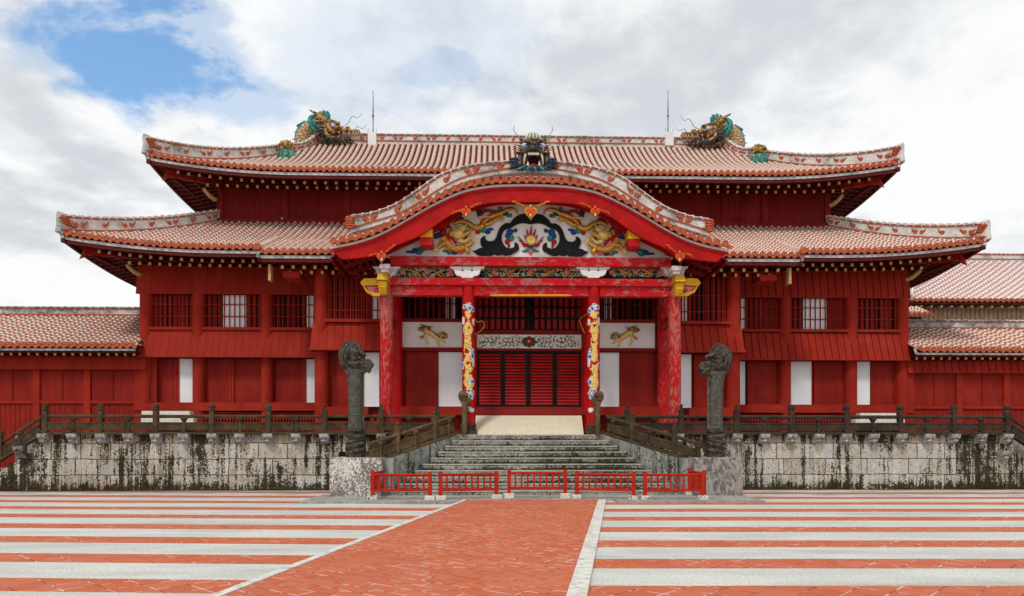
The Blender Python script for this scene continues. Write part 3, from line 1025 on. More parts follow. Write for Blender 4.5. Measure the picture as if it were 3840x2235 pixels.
def ridge(parent, name, path, hs, w, motif=0.8, tip=None, closed_tip=True, cap=0.075, motif_r=0.075, plaster='ridge_plaster'):
    """plastered ridge: white band, red cap tiles on top, thin red courses, red flame marks on both faces"""
    mb = MB()
    path = [Vector(p) for p in path]
    n = len(path)
    sd = []
    for i in range(n):
        d = path[min(i + 1, n - 1)] - path[max(i - 1, 0)]
        d.z = 0
        sd.append(Vector((d.y, -d.x, 0)).normalized())
    up = Vector((0, 0, 1))

    def band(wa, za, wb, zb, m, k0=0, k1=None):
        """za, zb are fractions (f, add) of the height"""
        for i in range(k0, (k1 or n) - 1):
            q = []
            for i2 in (i, i + 1):
                h = hs[i2]
                for sg, ww, (fz, az) in ((-1, wa, za), (1, wa, za), (1, wb, zb), (-1, wb, zb)):
                    q.append(path[i2] + sd[i2] * (sg * ww / 2) + up * (h * fz + az))
            mb.add(q, [(0, 1, 2, 3), (7, 6, 5, 4), (0, 4, 5, 1), (1, 5, 6, 2), (2, 6, 7, 3), (3, 7, 4, 0)], m)
    band(w, (0, -0.12), w, (1, 0), 0)
    band(w + 0.07, (0.0, 0.02), w + 0.07, (0.0, 0.065), 1)
    band(w + 0.07, (1, -0.055), w + 0.07, (1, -0.01), 1)
    band(w + 0.12, (1, 0.0), w + 0.12, (1, 0.035), 0)
    # cap tiles
    acc = 0.0
    ang = [math.pi * k / 6 for k in range(7)]
    vs, ds_ = [], [0.0]
    for i in range(n):
        if i: ds_.append(ds_[-1] + (path[i] - path[i - 1]).length)
        for a in ang:
            vs.append(path[i] + sd[i] * (cap * 1.25 * math.cos(a)) + up * (hs[i] + 0.03 + cap * math.sin(a)))
    fs, us = [], []
    for i in range(n - 1):
        for q in range(6):
            fs.append((i * 7 + q, i * 7 + q + 1, (i + 1) * 7 + q + 1, (i + 1) * 7 + q))
            us.append([(q / 6, ds_[i]), ((q + 1) / 6, ds_[i]), ((q + 1) / 6, ds_[i + 1]), (q / 6, ds_[i + 1])])
    mb.add(vs, fs, 2, True, us)
    mb.add(vs[:7], [tuple(range(6, -1, -1))], 1)
    mb.add(vs[-7:], [tuple(range(7))], 1)
    # lumps of mortar along the cap
    total = ds_[-1]
    t_ = 0.1
    while t_ < total:
        i = max(j for j in range(n) if ds_[j] <= t_ + 1e-6)
        i = min(i, n - 2)
        f = (t_ - ds_[i]) / max(1e-6, ds_[i + 1] - ds_[i])
        c = path[i].lerp(path[i + 1], f) + up * (lerp(hs[i], hs[i + 1], f) + 0.05)
        mb.ell(c, (cap * 1.15, cap * 1.15, cap * 1.1), 0, 8, 5)
        for sg in (-1, 1):
            mb.ell(c + sd[i] * sg * (w / 2 + 0.035) - up * 0.075, (0.035, 0.035, 0.04), 0, 6, 4)
        t_ += 0.30
    if motif:
        t_, k = motif * 0.7, 0
        while t_ < total - 0.25:
            i = max(j for j in range(n) if ds_[j] <= t_ + 1e-6)
            i = min(i, n - 2)
            f = (t_ - ds_[i]) / max(1e-6, ds_[i + 1] - ds_[i])
            h = lerp(hs[i], hs[i + 1], f)
            T = (path[i + 1] - path[i]).normalized()
            for sg in (-1, 1):
                base = path[i].lerp(path[i + 1], f) + up * (h * 0.48) + sd[i] * (sg * (w / 2))
                fl = [1, -1] if k % 2 == 0 else [1]
                for dd, s2 in ((0.0, 1),) if k % 2 else ((-0.11, -1), (0.11, 1)):
                    c = base + T * dd
                    mb.ell(c, (motif_r, 0.03 if abs(sd[i].y) > 0.7 else motif_r, motif_r), 1, 10, 6) if False else mb.tube([c - sd[i] * sg * 0.01, c + sd[i] * sg * 0.018], [motif_r, motif_r * 0.85], 10, 1)
                    tl = [c + T * (s2 * motif_r * 0.5) + up * motif_r * 0.2, c + T * (s2 * motif_r * 1.3) + up * motif_r * 0.7, c + T * (s2 * motif_r * 1.7) + up * motif_r * 1.7]
                    mb.tube(tl, [motif_r * 0.6, motif_r * 0.4, 0.008], 6, 1)
            t_ += motif
            k += 1
    if tip:
        mb.tube([path[0] + (path[0] - path[1]).normalized() * 0.03 + Vector((0, 0, -0.05)), path[0] + Vector((0, 0, hs[0] * 0.5)), path[0] + Vector((0, 0, hs[0] + 0.03))], [w * .56, w * .5, w * .56], 8, 0)
        # upturned end: large scalloped shell ornament of terracotta facing outward
        p = path[0]
        d = (path[0] - path[1]); d.z = 0; d.normalize()
        h = hs[0]
        for sg in (-1, 1):
            c = p + sd[0] * (sg * w * 0.46) - d * 0.12 + up * (h * 0.80)
            for k in range(5):
                mb.ell(c - d * (0.03 * k) - up * (0.055 * k - 0.04) + d * 0.02, (0.17 - 0.008 * k, 0.17 - 0.008 * k, 0.045), 1, 12, 6)
            mb.ell(c - d * 0.30 - up * 0.20, (0.12, 0.12, 0.05), 1, 10, 6)
            mb.ell(c - up * 0.38 - d * 0.02, (0.10, 0.10, 0.06), 1, 8, 5)
        mb.tube([p - d * 0.1 + up * (h + 0.07), p + d * 0.10 + up * (h + 0.09)], 0.09, 10, 0)
        mb.tube([p + d * 0.02 + up * 0.02, p + d * 0.12 + up * 0.02], 0.085, 10, 0)
    ob = mb.build(name, [plaster, 'terracotta', 'roof_tiles'], parent)
    return ob


# ================================================================== MAIN HALL
XC = 0.17
hall = empty('palace_hall', (XC, Y_MID, H), 'great two-storey crimson timber hall with curved porch gable and red tiled roofs', 'palace')
RAFTERS = []                                  # (parent, a, b, size)

# ---- body walls
m = MB()
m.box(XC - HW_W + 0.12, XC + HW_W - 0.12, Y_WING + 0.16, 20, H + 0.25, 8.9)
zt_u = 12.45 + 0.45
m.box(XC - HW_U + 0.05, XC + HW_U - 0.05, Y_UP + 0.10, 18, 9.5, zt_u)
xm0, xm1 = U(1212, 1400, Y_MID).x, U(2728, 1400, Y_MID).x
m.box(xm0 + 0.05, xm1 - 0.05, Y_MID + 0.16, Y_WING + 0.2, H + 0.25, 8.35)
m.build('wall', 'board_red', hall)

# ---- roofs
YE_L, Z_L = 2.4, 8.79
YE_U, Z_U = 4.45, 12.45
W_L, W_U = 17.23, 15.12


def prof_l(d): return 0.42 * d + 0.0237 * d * d if d > 0 else 0.42 * d
def prof_u(d): return 0.33 * d + 0.0444 * d * d


def mk(ye, z0, w, prof, A, u0, dl_):
    def lift(u, d):
        return A * max(0.0, 1 - u / u0) ** 2.0 * max(0.0, 1 - d / dl_) ** 0.7

    def PF(s, d):                              # front slope, s = x
        u = w - abs(s - XC)
        return Vector((s, ye + d, z0 + prof(d) + lift(max(u, 0), max(d, 0))))

    def PL(s, d):                              # left slope, s = y
        return Vector((XC - w + d, s, z0 + prof(d) + lift(max(s - ye, 0), d)))

    def PR(s, d):
        return Vector((XC + w - d, s, z0 + prof(d) + lift(max(s - ye, 0), d)))
    return PF, PL, PR


PFl, PLl, PRl = mk(YE_L, Z_L, W_L, prof_l, 0.50, 6.0, 5.0)
PFu, PLu, PRu = mk(YE_U, Z_U, W_U, prof_u, 0.55, 6.0, 7.0)
D_L = 4.16
D_RIDGE = 5.85
D_G = 4.55                                     # where the hipped skirt meets the gable
YB = 18.0

# lower roof
m = MB()
tiles(m, XC - W_L, XC + W_L, 0.262, PFl, lambda s: min(D_L, W_L - abs(s - XC)))
tiles(m, YE_L, YB, 0.262, PLl, lambda s: min(D_L, s - YE_L))
tiles(m, YE_L, YB, 0.262, PRl, lambda s: min(D_L, s - YE_L))
low = m.build('lower_roof', ['roof_tiles', 'trough'], hall)
m = MB()
eave_ends(m, XC - W_L, XC + W_L, 0.262, PFl, (0, -1, 0))
eave_ends(m, YE_L, YB, 0.262, PLl, (-1, 0, 0))
eave_ends(m, YE_L, YB, 0.262, PRl, (1, 0, 0))
m.build('eave_tiles', 'terracotta', low)
# upper roof
m = MB()


def dmu(s):
    u = W_U - abs(s - XC)
    return u if u < D_G else D_RIDGE


tiles(m, XC - W_U, XC + W_U, 0.258, PFu, dmu, r=0.082)
tiles(m, YE_U, YB, 0.258, PLu, lambda s: min(D_G, s - YE_U))
tiles(m, YE_U, YB, 0.258, PRu, lambda s: min(D_G, s - YE_U))
# rear slope as a plain sheet
def PBu(s, d): return Vector((s, YE_U + 2 * D_RIDGE - d, Z_U + prof_u(d)))
tiles(m, XC - W_U + D_G, XC + W_U - D_G, 0.516, PBu, lambda s: D_RIDGE)
upr = m.build('upper_roof', ['upper_tiles', 'shaded_trough'], hall)
m = MB()
eave_ends(m, XC - W_U, XC + W_U, 0.258, PFu, (0, -1, 0))
eave_ends(m, YE_U, YB, 0.258, PLu, (-1, 0, 0))
eave_ends(m, YE_U, YB, 0.258, PRu, (1, 0, 0))
m.build('eave_tiles', 'terracotta', upr)
# gable ends of the upper roof
for sg in (-1, 1):
    m = MB()
    xg = XC + sg * (W_U - D_G - 0.25)
    pts = [(YE_U + D_G + 0.1, PFu(XC, D_G).z - 0.3)] + [(YE_U + d, PFu(XC, d).z - 0.05) for d in (4.7, 5.2, 5.85)] + [(YE_U + 2 * D_RIDGE - d, PFu(XC, d).z - 0.05) for d in (5.2, 4.7)]
    pts.append((YE_U + 2 * D_RIDGE - D_G, PFu(XC, D_G).z - 0.3))
    v = [(xg, a, b) for a, b in pts] + [(xg + sg * 0.15, a, b) for a, b in pts]
    n = len(pts)
    m.add(v, [tuple(range(n)), tuple(range(2 * n - 1, n - 1, -1))] + [(i, (i + 1) % n, (i + 1) % n + n, i + n) for i in range(n)])
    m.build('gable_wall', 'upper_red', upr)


def eave_under(parent, PF, PL, PR, w, ye, ov, zsoff, x0, x1, sides=True, dmin=0.0, wally=None, zw=0.62):
    """pale fascia, dark red boards, soffit"""
    fa, bo, so = MB(), MB(), MB()
    n = 60
    pf = [PF(lerp(x0, x1, i / n), dmin) for i in range(n + 1)]
    strip(fa, pf, -0.06, -0.15, -0.235, -0.13, (0, -1, 0))
    strip(bo, pf, -0.09, -0.20, -0.36, -0.235, (0, -1, 0))
    runs = [(pf, (0, 1, 0))]
    if sides:
        for PS, o in ((PL, (-1, 0, 0)), (PR, (1, 0, 0))):
            ps_ = [PS(lerp(ye, YB, i / 30), 0) for i in range(31)]
            strip(fa, ps_, -0.06, -0.15, -0.235, -0.13, o)
            strip(bo, ps_, -0.09, -0.20, -0.36, -0.235, o)
            runs.append((ps_, tuple(-a for a in o)))
    # soffit sheets
    wy = wally if wally is not None else ye + ov
    for i in range(n):
        a, b = pf[i], pf[i + 1]
        def inner(p):
            x = p.x
            if sides: x = max(XC - w + ov, min(XC + w - ov, x))
            return Vector((x, wy, (Z_L if PF is PFl else Z_U) + zw * (wy - ye) / ov - 0.30))
        a1, b1 = inner(a), inner(b)
        A, B = a + Vector((0, 0.1, -0.25)), b + Vector((0, 0.1, -0.25))
        so.add([A, a1, b1, B], [(0, 1, 2, 3)])
        so.add([A + Vector((0, 0, .03)), a1 + Vector((0, 0, .03)), b1 + Vector((0, 0, .03)), B + Vector((0, 0, .03))], [(3, 2, 1, 0)])
    if sides:
        for (ps_, inn) in runs[1:]:
            sg = -inn[0]
            for i in range(len(ps_) - 1):
                def inner2(p): return Vector((XC + sg * (w - ov), max(p.y, ye + ov), (Z_L if PF is PFl else Z_U) + zw - 0.30))
                A, B = ps_[i] + Vector((-sg * 0.1, 0, -0.25)), ps_[i + 1] + Vector((-sg * 0.1, 0, -0.25))
                so.add([A, inner2(ps_[i]), inner2(ps_[i + 1]), B], [(0, 1, 2, 3)])
    fa.build('fascia', 'plaster_edge', parent)
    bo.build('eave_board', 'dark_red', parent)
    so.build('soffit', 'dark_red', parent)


eave_under(low, PFl, PLl, PRl, W_L, YE_L, 2.03, 0, XC - W_L, XC + W_L, wally=Y_WING + 0.1)
eave_under(upr, PFu, PLu, PRu, W_U, YE_U, 2.05, 0, XC - W_U, XC + W_U, wally=Y_UP + 0.1)

# ---- middle pent roof in front of the lower roof
xq0, xq1 = U(968, 975, 1.2).x, U(3008, 990, 1.2).x
DM = -1.19


def PM(s, d):
    u = min(s - xq0, xq1 - s)
    p = Vector((s, YE_L + d, Z_L + 0.035 + prof_l(d)))
    return p


m = MB()
tiles(m, xq0, xq1, 0.262, PM, lambda s: 0.55 + 0.4 * (abs(s) > 0), DM)
mid = m.build('middle_roof', ['roof_tiles', 'trough'], hall)
m = MB()
eave_ends(m, xq0, xq1, 0.262, PM, (0, -1, 0), dmin=DM)
m.build('eave_tiles', 'terracotta', mid)
fa, bo, so = MB(), MB(), MB()
pf = [PM(lerp(xq0 - 0.05, xq1 + 0.05, i / 10), DM) for i in range(11)]
strip(fa, pf, -0.06, -0.15, -0.235, -0.13, (0, -1, 0))
strip(bo, pf, -0.09, -0.20, -0.36, -0.235, (0, -1, 0))
for x in (xq0, xq1):
    sg = -1 if x < 0 else 1
    vg = [PM(x, d) for d in (DM, -0.6, -0.1, 0.4)]
    for i in range(3):
        fa.bar(vg[i] + Vector((sg * 0.02, 0, -0.17)), vg[i + 1] + Vector((sg * 0.02, 0, -0.17)), 0.08, 0.10)
        bo.bar(vg[i] + Vector((-sg * 0.02, 0, -0.30)), vg[i + 1] + Vector((-sg * 0.02, 0, -0.30)), 0.07, 0.14)
so.add([PM(xq0, DM) + Vector((0, .1, -.27)), PM(xq1, DM) + Vector((0, .1, -.27)), Vector((xq1, Y_MID + 0.2, Z_L - 0.30)), Vector((xq0, Y_MID + 0.2, Z_L - 0.30))], [(3, 2, 1, 0)])
fa.build('fascia', 'plaster_edge', mid)
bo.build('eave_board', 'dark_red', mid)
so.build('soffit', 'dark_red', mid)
for x, sg in ((xq0, -1), (xq1, 1)):
    m = MB()
    pts = [PM(x + sg * 0.02, d) + Vector((0, 0, 0.09)) for d in (DM, -0.8, -0.4, 0.0, 0.5, 1.1)]
    pts[0] += Vector((0, -0.05, 0.0))
    pts = [p + Vector((0, 0, 0.06)) if i == 0 else p for i, p in enumerate(pts)]
    m.tube(pts, 0.105, 10, 0, True, 1, True)
    m.tube([pts[0] + Vector((0, -0.03, 0)), pts[0] + Vector((0, 0.02, 0))], 0.125, 12, 1)
    m.build('verge_tiles', ['upper_tiles', 'terracotta'], mid)
    # bracket block under the corner
    m = MB()
    p = PM(x, DM)
    m.box(x - sg * 0.28 - 0.045, x - sg * 0.28 + 0.045, p.y + 0.35, p.y + 0.62, p.z - 0.95, p.z - 0.38)
    m.build('eave_strut', 'rafter_end', mid)
    m = MB()
    m.box(x - sg * 1.0 - 0.3, x - sg * 1.0 + 0.3, p.y + 0.55, Y_MID + 0.3, p.z - 0.80, p.z - 0.58)
    m.build('bracket_beam', 'wall_red', mid)

# ---- rafters: two rows of square ends
def rafter_rows(parent, x0, x1, ye, zfun, rows, pitch, skip=None):
    for dy, dz, ln, off in rows:
        n = int(round((x1 - x0) / pitch))
        for i in range(n + 1):
            x = x0 + (x1 - x0) * i / n + off
            if skip and skip(x): continue
            z = zfun(x)
            RAFTERS.append((parent, Vector((x, ye + dy, z + dz)), ln))


zl = lambda x: PFl(x, 0).z - Z_L
XH = lambda a: (lambda x: abs(x - XC) < a)
kh = (xq1 - xq0) / 2 - 0.1
rafter_rows(low, XC - W_L + 1.2, XC + W_L - 1.2, YE_L, lambda x: PFl(x, 0).z, ((0.42, -0.42, 1.4, 0),), 0.375, XH(kh))
rafter_rows(low, XC - W_L + 2.0, XC + W_L - 2.0, YE_L, lambda x: Z_L + 0.4 * zl(x), ((0.95, -0.47, 1.0, 0.05),), 0.375, XH(kh))
rafter_rows(mid, xq0 + 0.75, -4.9, YE_L + DM, lambda x: Z_L + prof_l(DM), ((0.30, -0.45, 0.8, 0), (0.62, -0.56, 0.5, 0.18)), 0.40)
rafter_rows(mid, 4.9, xq1 - 0.75, YE_L + DM, lambda x: Z_L + prof_l(DM), ((0.30, -0.45, 0.8, 0), (0.62, -0.56, 0.5, -0.18)), 0.40)
rafter_rows(upr, XC - W_U + 1.1, XC + W_U - 1.1, YE_U, lambda x: PFu(x, 0).z, ((0.42, -0.40, 1.4, 0),), 0.42, XH(3.4))
rafter_rows(upr, XC - W_U + 2.0, XC + W_U - 2.0, YE_U, lambda x: Z_U + 0.35 * (PFu(x, 0).z - Z_U), ((0.95, -0.42, 1.0, 0.05),), 0.405, XH(4.0))
RAFTERS.sort(key=lambda r: (r[1].y + abs(r[1].z) * 0.15))
rest = {}
meshes = {}
for i, (par, p, ln) in enumerate(RAFTERS):
    def geo_(mm, p):
        # painted end and body, rising inward
        mm.box(p.x - 0.05, p.x + 0.05, p.y, p.y + 0.03, p.z - 0.055, p.z + 0.055, 0)
        mm.hexa([(p.x - .045, p.y + .03, p.z - .05), (p.x + .045, p.y + .03, p.z - .05), (p.x + .045, p.y + ln, p.z - .05 + ln * .28), (p.x - .045, p.y + ln, p.z - .05 + ln * .28),
                 (p.x - .045, p.y + .03, p.z + .05), (p.x + .045, p.y + .03, p.z + .05), (p.x + .045, p.y + ln, p.z + .05 + ln * .28), (p.x - .045, p.y + ln, p.z + .05 + ln * .28)], 1)
    if i < 100:
        key = round(ln, 2)
        if key not in meshes:
            mm = MB(); geo_(mm, p)
            ob = mm.build('rafter', ['rafter_end', 'dark_red'], par, org=p)
            meshes[key] = ob.data
        else:
            ob = bpy.data.objects.new('rafter', meshes[key]); COL.objects.link(ob); ob.parent = par
        ob.location = p - ORG[hall]
    else:
        rest.setdefault(par, MB())
        geo_(rest[par], p)
# side rafters seen from below at the corners
for par, PS_, w, ye, z0 in ((low, None, W_L, YE_L, Z_L), (upr, None, W_U, YE_U, Z_U)):
    mm = rest.setdefault(par, MB())
    for sg in (-1, 1):
        y = ye + 0.9
        while y < 14:
            lf = 0.5 * max(0, 1 - (y - ye) / 6.0) ** 2
            xo = XC + sg * (w - 0.35)
            ln_ = min(1.8, max(0.3, y - ye - 0.2))
            a = Vector((xo, y, z0 - 0.38 + lf)); b = Vector((xo - sg * ln_, y, z0 - 0.38 + ln_ * 0.24 + lf * max(0, 1 - ln_ / 1.8)))
            mm.bar(a, b, 0.09, 0.10, 1)
            y += 0.38
        for dx in (0.8, 1.35):
            mm.bar((XC + sg * (w - dx), ye + dx, z0 - 0.32 + dx * .2), (XC + sg * (w - dx), YB, z0 - 0.34 + dx * .2), 0.08, 0.10, 1)
for par, mm in rest.items():
    tag(mm.build('rafter', ['rafter_end', 'dark_red'], par), kind='stuff')

# corner beams with splayed red ends
for par, w, ye, z0, A in ((low, W_L, YE_L, Z_L, 0.5), (upr, W_U, YE_U, Z_U, 0.55)):
    for sg in (-1, 1):
        m = MB()
        c0 = Vector((XC + sg * (w - 2.1), ye + 2.1, z0 + 0.15))
        c1 = Vector((XC + sg * (w - 0.62), ye + 0.62, z0 - 0.36 + A * 0.62))
        m.bar(c0, c1, 0.20, 0.26)
        d = (c1 - c0).normalized()
        tip = c1 + d * 0.20
        s_ = Vector((d.y, -d.x, 0)).normalized() * 0.125
        up = Vector((0, 0, 1))
        m.hexa([c1 - s_ - up * .20, c1 + s_ - up * .20, tip + s_ - up * .30, tip - s_ - up * .30, c1 - s_ + up * .12, c1 + s_ + up * .12, c1 + d * 0.06 + s_ + up * .10, c1 + d * 0.06 - s_ + up * .10])
        m.build('corner_beam', 'wall_red', par)
        m = MB()
        q0 = Vector((XC + sg * (w - 2.0), ye + 1.95, z0 - 0.62)); q1 = Vector((XC + sg * (w - 1.75), ye + 1.35, z0 - 0.42))
        m.tube(spline([q0, q0.lerp(q1, 0.5) + Vector((0, 0, -0.03)), q1 + up * 0.05], 3), [0.10, 0.10, 0.09, 0.09, 0.08, 0.08, 0.07], 6)
        m.build('corner_bracket', 'rafter_end', par)

# ---- ridges
def hip_path(w, ye, PF, sg, d0, d1, n, rise=0.0):
    pts = []
    for i in range(n + 1):
        d = lerp(d0, d1, i / n)
        p = PF(XC + sg * (w - d), max(d, 0.0))
        pts.append(Vector((XC + sg * (w - d), ye + d, p.z + 0.02)))
    return pts


for sg in (-1, 1):
    pts = hip_path(W_L, YE_L, PFl, sg, 0.02, 4.16, 16)
    ridge(low, 'hip_ridge', pts, [lerp(0.54, 0.40, i / 16) for i in range(17)], 0.24, 0.86, tip=True, motif_r=0.09)
    pts = hip_path(W_U, YE_U, PFu, sg, 0.02, 4.35, 16)
    ridge(upr, 'hip_ridge', pts, [lerp(0.56, 0.40, i / 16) for i in range(17)], 0.24, 0.88, tip=True, motif_r=0.09)
    # short steep ridge climbing from the lion to the main ridge
    a = PFu(XC + sg * (W_U - 4.5), 4.5) + Vector((0, 0, 0.02))
    b = Vector((XC + sg * 9.55, YE_U + D_RIDGE, PFu(XC, D_RIDGE).z + 0.42))
    pts = [a.lerp(b, i / 8) + Vector((0, 0, -0.28 * math.sin(math.pi * i / 8))) for i in range(9)]
    ridge(upr, 'descending_ridge', pts, [0.36] * 9, 0.24, 0.26, motif_r=0.06)
zr = PFu(XC, D_RIDGE).z
YR = YE_U + D_RIDGE
ridge(upr, 'main_ridge', [Vector((XC + x, YR, zr)) for x in [-9.6 + 0.96 * i for i in range(21)]], [0.34] * 21, 0.36, 0.78)
# ================================================================== FACADE
def rp(mb, px0, py0, px1, py1, y, th=0.05, m=0, proud=0.0):
    """box whose front face fills a photo rectangle on plane y"""
    a, b = U(px0, py0, y), U(px1, py1, y)
    z0 = U((px0 + px1) / 2, py1, y).z
    z1 = U((px0 + px1) / 2, py0, y).z
    mb.box(a.x, b.x, y, y + th, z0, z1, m)


def ZW(py): return U(1990, py, Y_WING).z
def ZM(py): return U(1990, py, Y_MID).z


def wz(py, left):                     # wings: mean heights read left and right of the axis
    return U(820 if left else 3080, py, Y_WING).z


def lattice_window(par, x0, x1, z0, z1, y, nv, zh, whites=(), mat='wall_red', back='board_red', lights=None, bar=0.032, name='window', darks=()):
    """frame with vertical bars and two rails; shutters or paper screens behind"""
    fr = MB()
    fr.box(x0, x1, y + 0.16, y + 0.19, z0, z1, 0)
    w = fr.build(name, 'maroon_inside', par)
    bk = MB()
    edges = sorted(set([x0] + [a for p in whites for a in p] + [x1]))
    # shutters of boards, alternately set back
    cur = x0 + 0.03
    segs = []
    for a, b in sorted(whites):
        if a > cur + 0.05: segs.append((cur, a))
        cur = b
    if cur < x1 - 0.05: segs.append((cur, x1 - 0.02))
    for a, b in segs:
        n = max(1, int(round((b - a) / 0.215)))
        for i in range(n):
            q0, q1 = a + (b - a) * i / n, a + (b - a) * (i + 1) / n
            if (i + int(q0 * 7)) % 7 in darks: continue
            bk.box(q0 + 0.02, q1 - 0.055, y + 0.11 + 0.01 * (i % 2), y + 0.14, z0 + 0.01, z1 - 0.01, 0)
    if bk.v: bk.build('shutter', back, w)
    for a, b in whites:
        ps_ = MB(); ps_.box(a, b, y + 0.085, y + 0.105, z0 + 0.01, z1 - 0.01)
        ps_.build('paper_screen', 'white_panel', w)
    lt = MB()
    for i in range(nv + 1):
        x = x0 + (x1 - x0) * (i + 0.5) / (nv + 1)
        lt.box(x - bar / 2, x + bar / 2, y + 0.02, y + 0.06, z0, z1)
    for f in zh:
        z = z0 + (z1 - z0) * f
        lt.box(x0, x1, y + 0.012, y + 0.05, z - bar * 0.45, z + bar * 0.45)
    lt.build('lattice', mat, w)
    return w


def door_panel(par, x0, x1, z0, z1, y, mat, name, n=0):
    m = MB()
    m.box(x0, x1, y, y + 0.04, z0, z1)
    if n:
        for i in range(1, n):
            x = x0 + (x1 - x0) * i / n
            m.box(x - 0.006, x + 0.006, y - 0.004, y, z0, z1)
    if mat == 'white_panel':
        for i in range(1, 12):
            z = z0 + (z1 - z0) * i / 12
            m.box(x0 + 0.03, x1 - 0.03, y - 0.0035, y - 0.0005, z - 0.004, z + 0.004)
    f = 0.035
    m.box(x0, x0 + f, y - 0.02, y - 0.0045, z0, z1)
    m.box(x1 - f, x1, y - 0.02, y - 0.0045, z0, z1)
    m.box(x0 + f, x1 - f, y - 0.018, y - 0.0045, z1 - f, z1)
    m.box(x0 + f, x1 - f, y - 0.018, y - 0.0045, z0, z0 + f)
    return m.build(name, mat, par)


def skirt(par, x0, x1, z0, z1, yt, yb, board=0.285, name='weatherboards', side=0.0, notch=()):
    """flared skirt of upright boards, each lapping the next; notch: x of columns that poke through at the top"""
    m = MB()
    n = max(1, int(round((x1 - x0) / board)))
    for i in range(n):
        a, b = x0 + (x1 - x0) * i / n, x0 + (x1 - x0) * (i + 1) / n
        fa = (a - x0) / (x1 - x0) * 2 - 1
        fb = (b - x0) / (x1 - x0) * 2 - 1
        ta, tb = a - fa * side, b - fb * side
        g_ = 0.009
        o = 0.024
        q = []
        for (xa, xb, y, z) in ((a + g_, b - g_, yb, z0), (ta + g_, tb - g_, yt, z1)):
            q.append([(xa, y - o, z), (xb, y, z), (xb, y + 0.05, z), (xa, y + 0.05, z)])
        m.hexa(q[0] + q[1])
    m.box(x0, x1, yb - 0.02, yb + 0.06, z0 - 0.035, z0 - 0.001)
    m.box(x0, x1, yb + 0.03, yt + 0.1, z0 - 0.001, z0 + 0.02)
    return m.build(name, 'wall_red', par)


def column(par, x, y, r, z0, z1, mat='wall_red', name='column', n=24):
    m = MB()
    m.lathe((x, y, 0), [(r, z0), (r, z1)], n, 0)
    return m.build(name, mat, par)


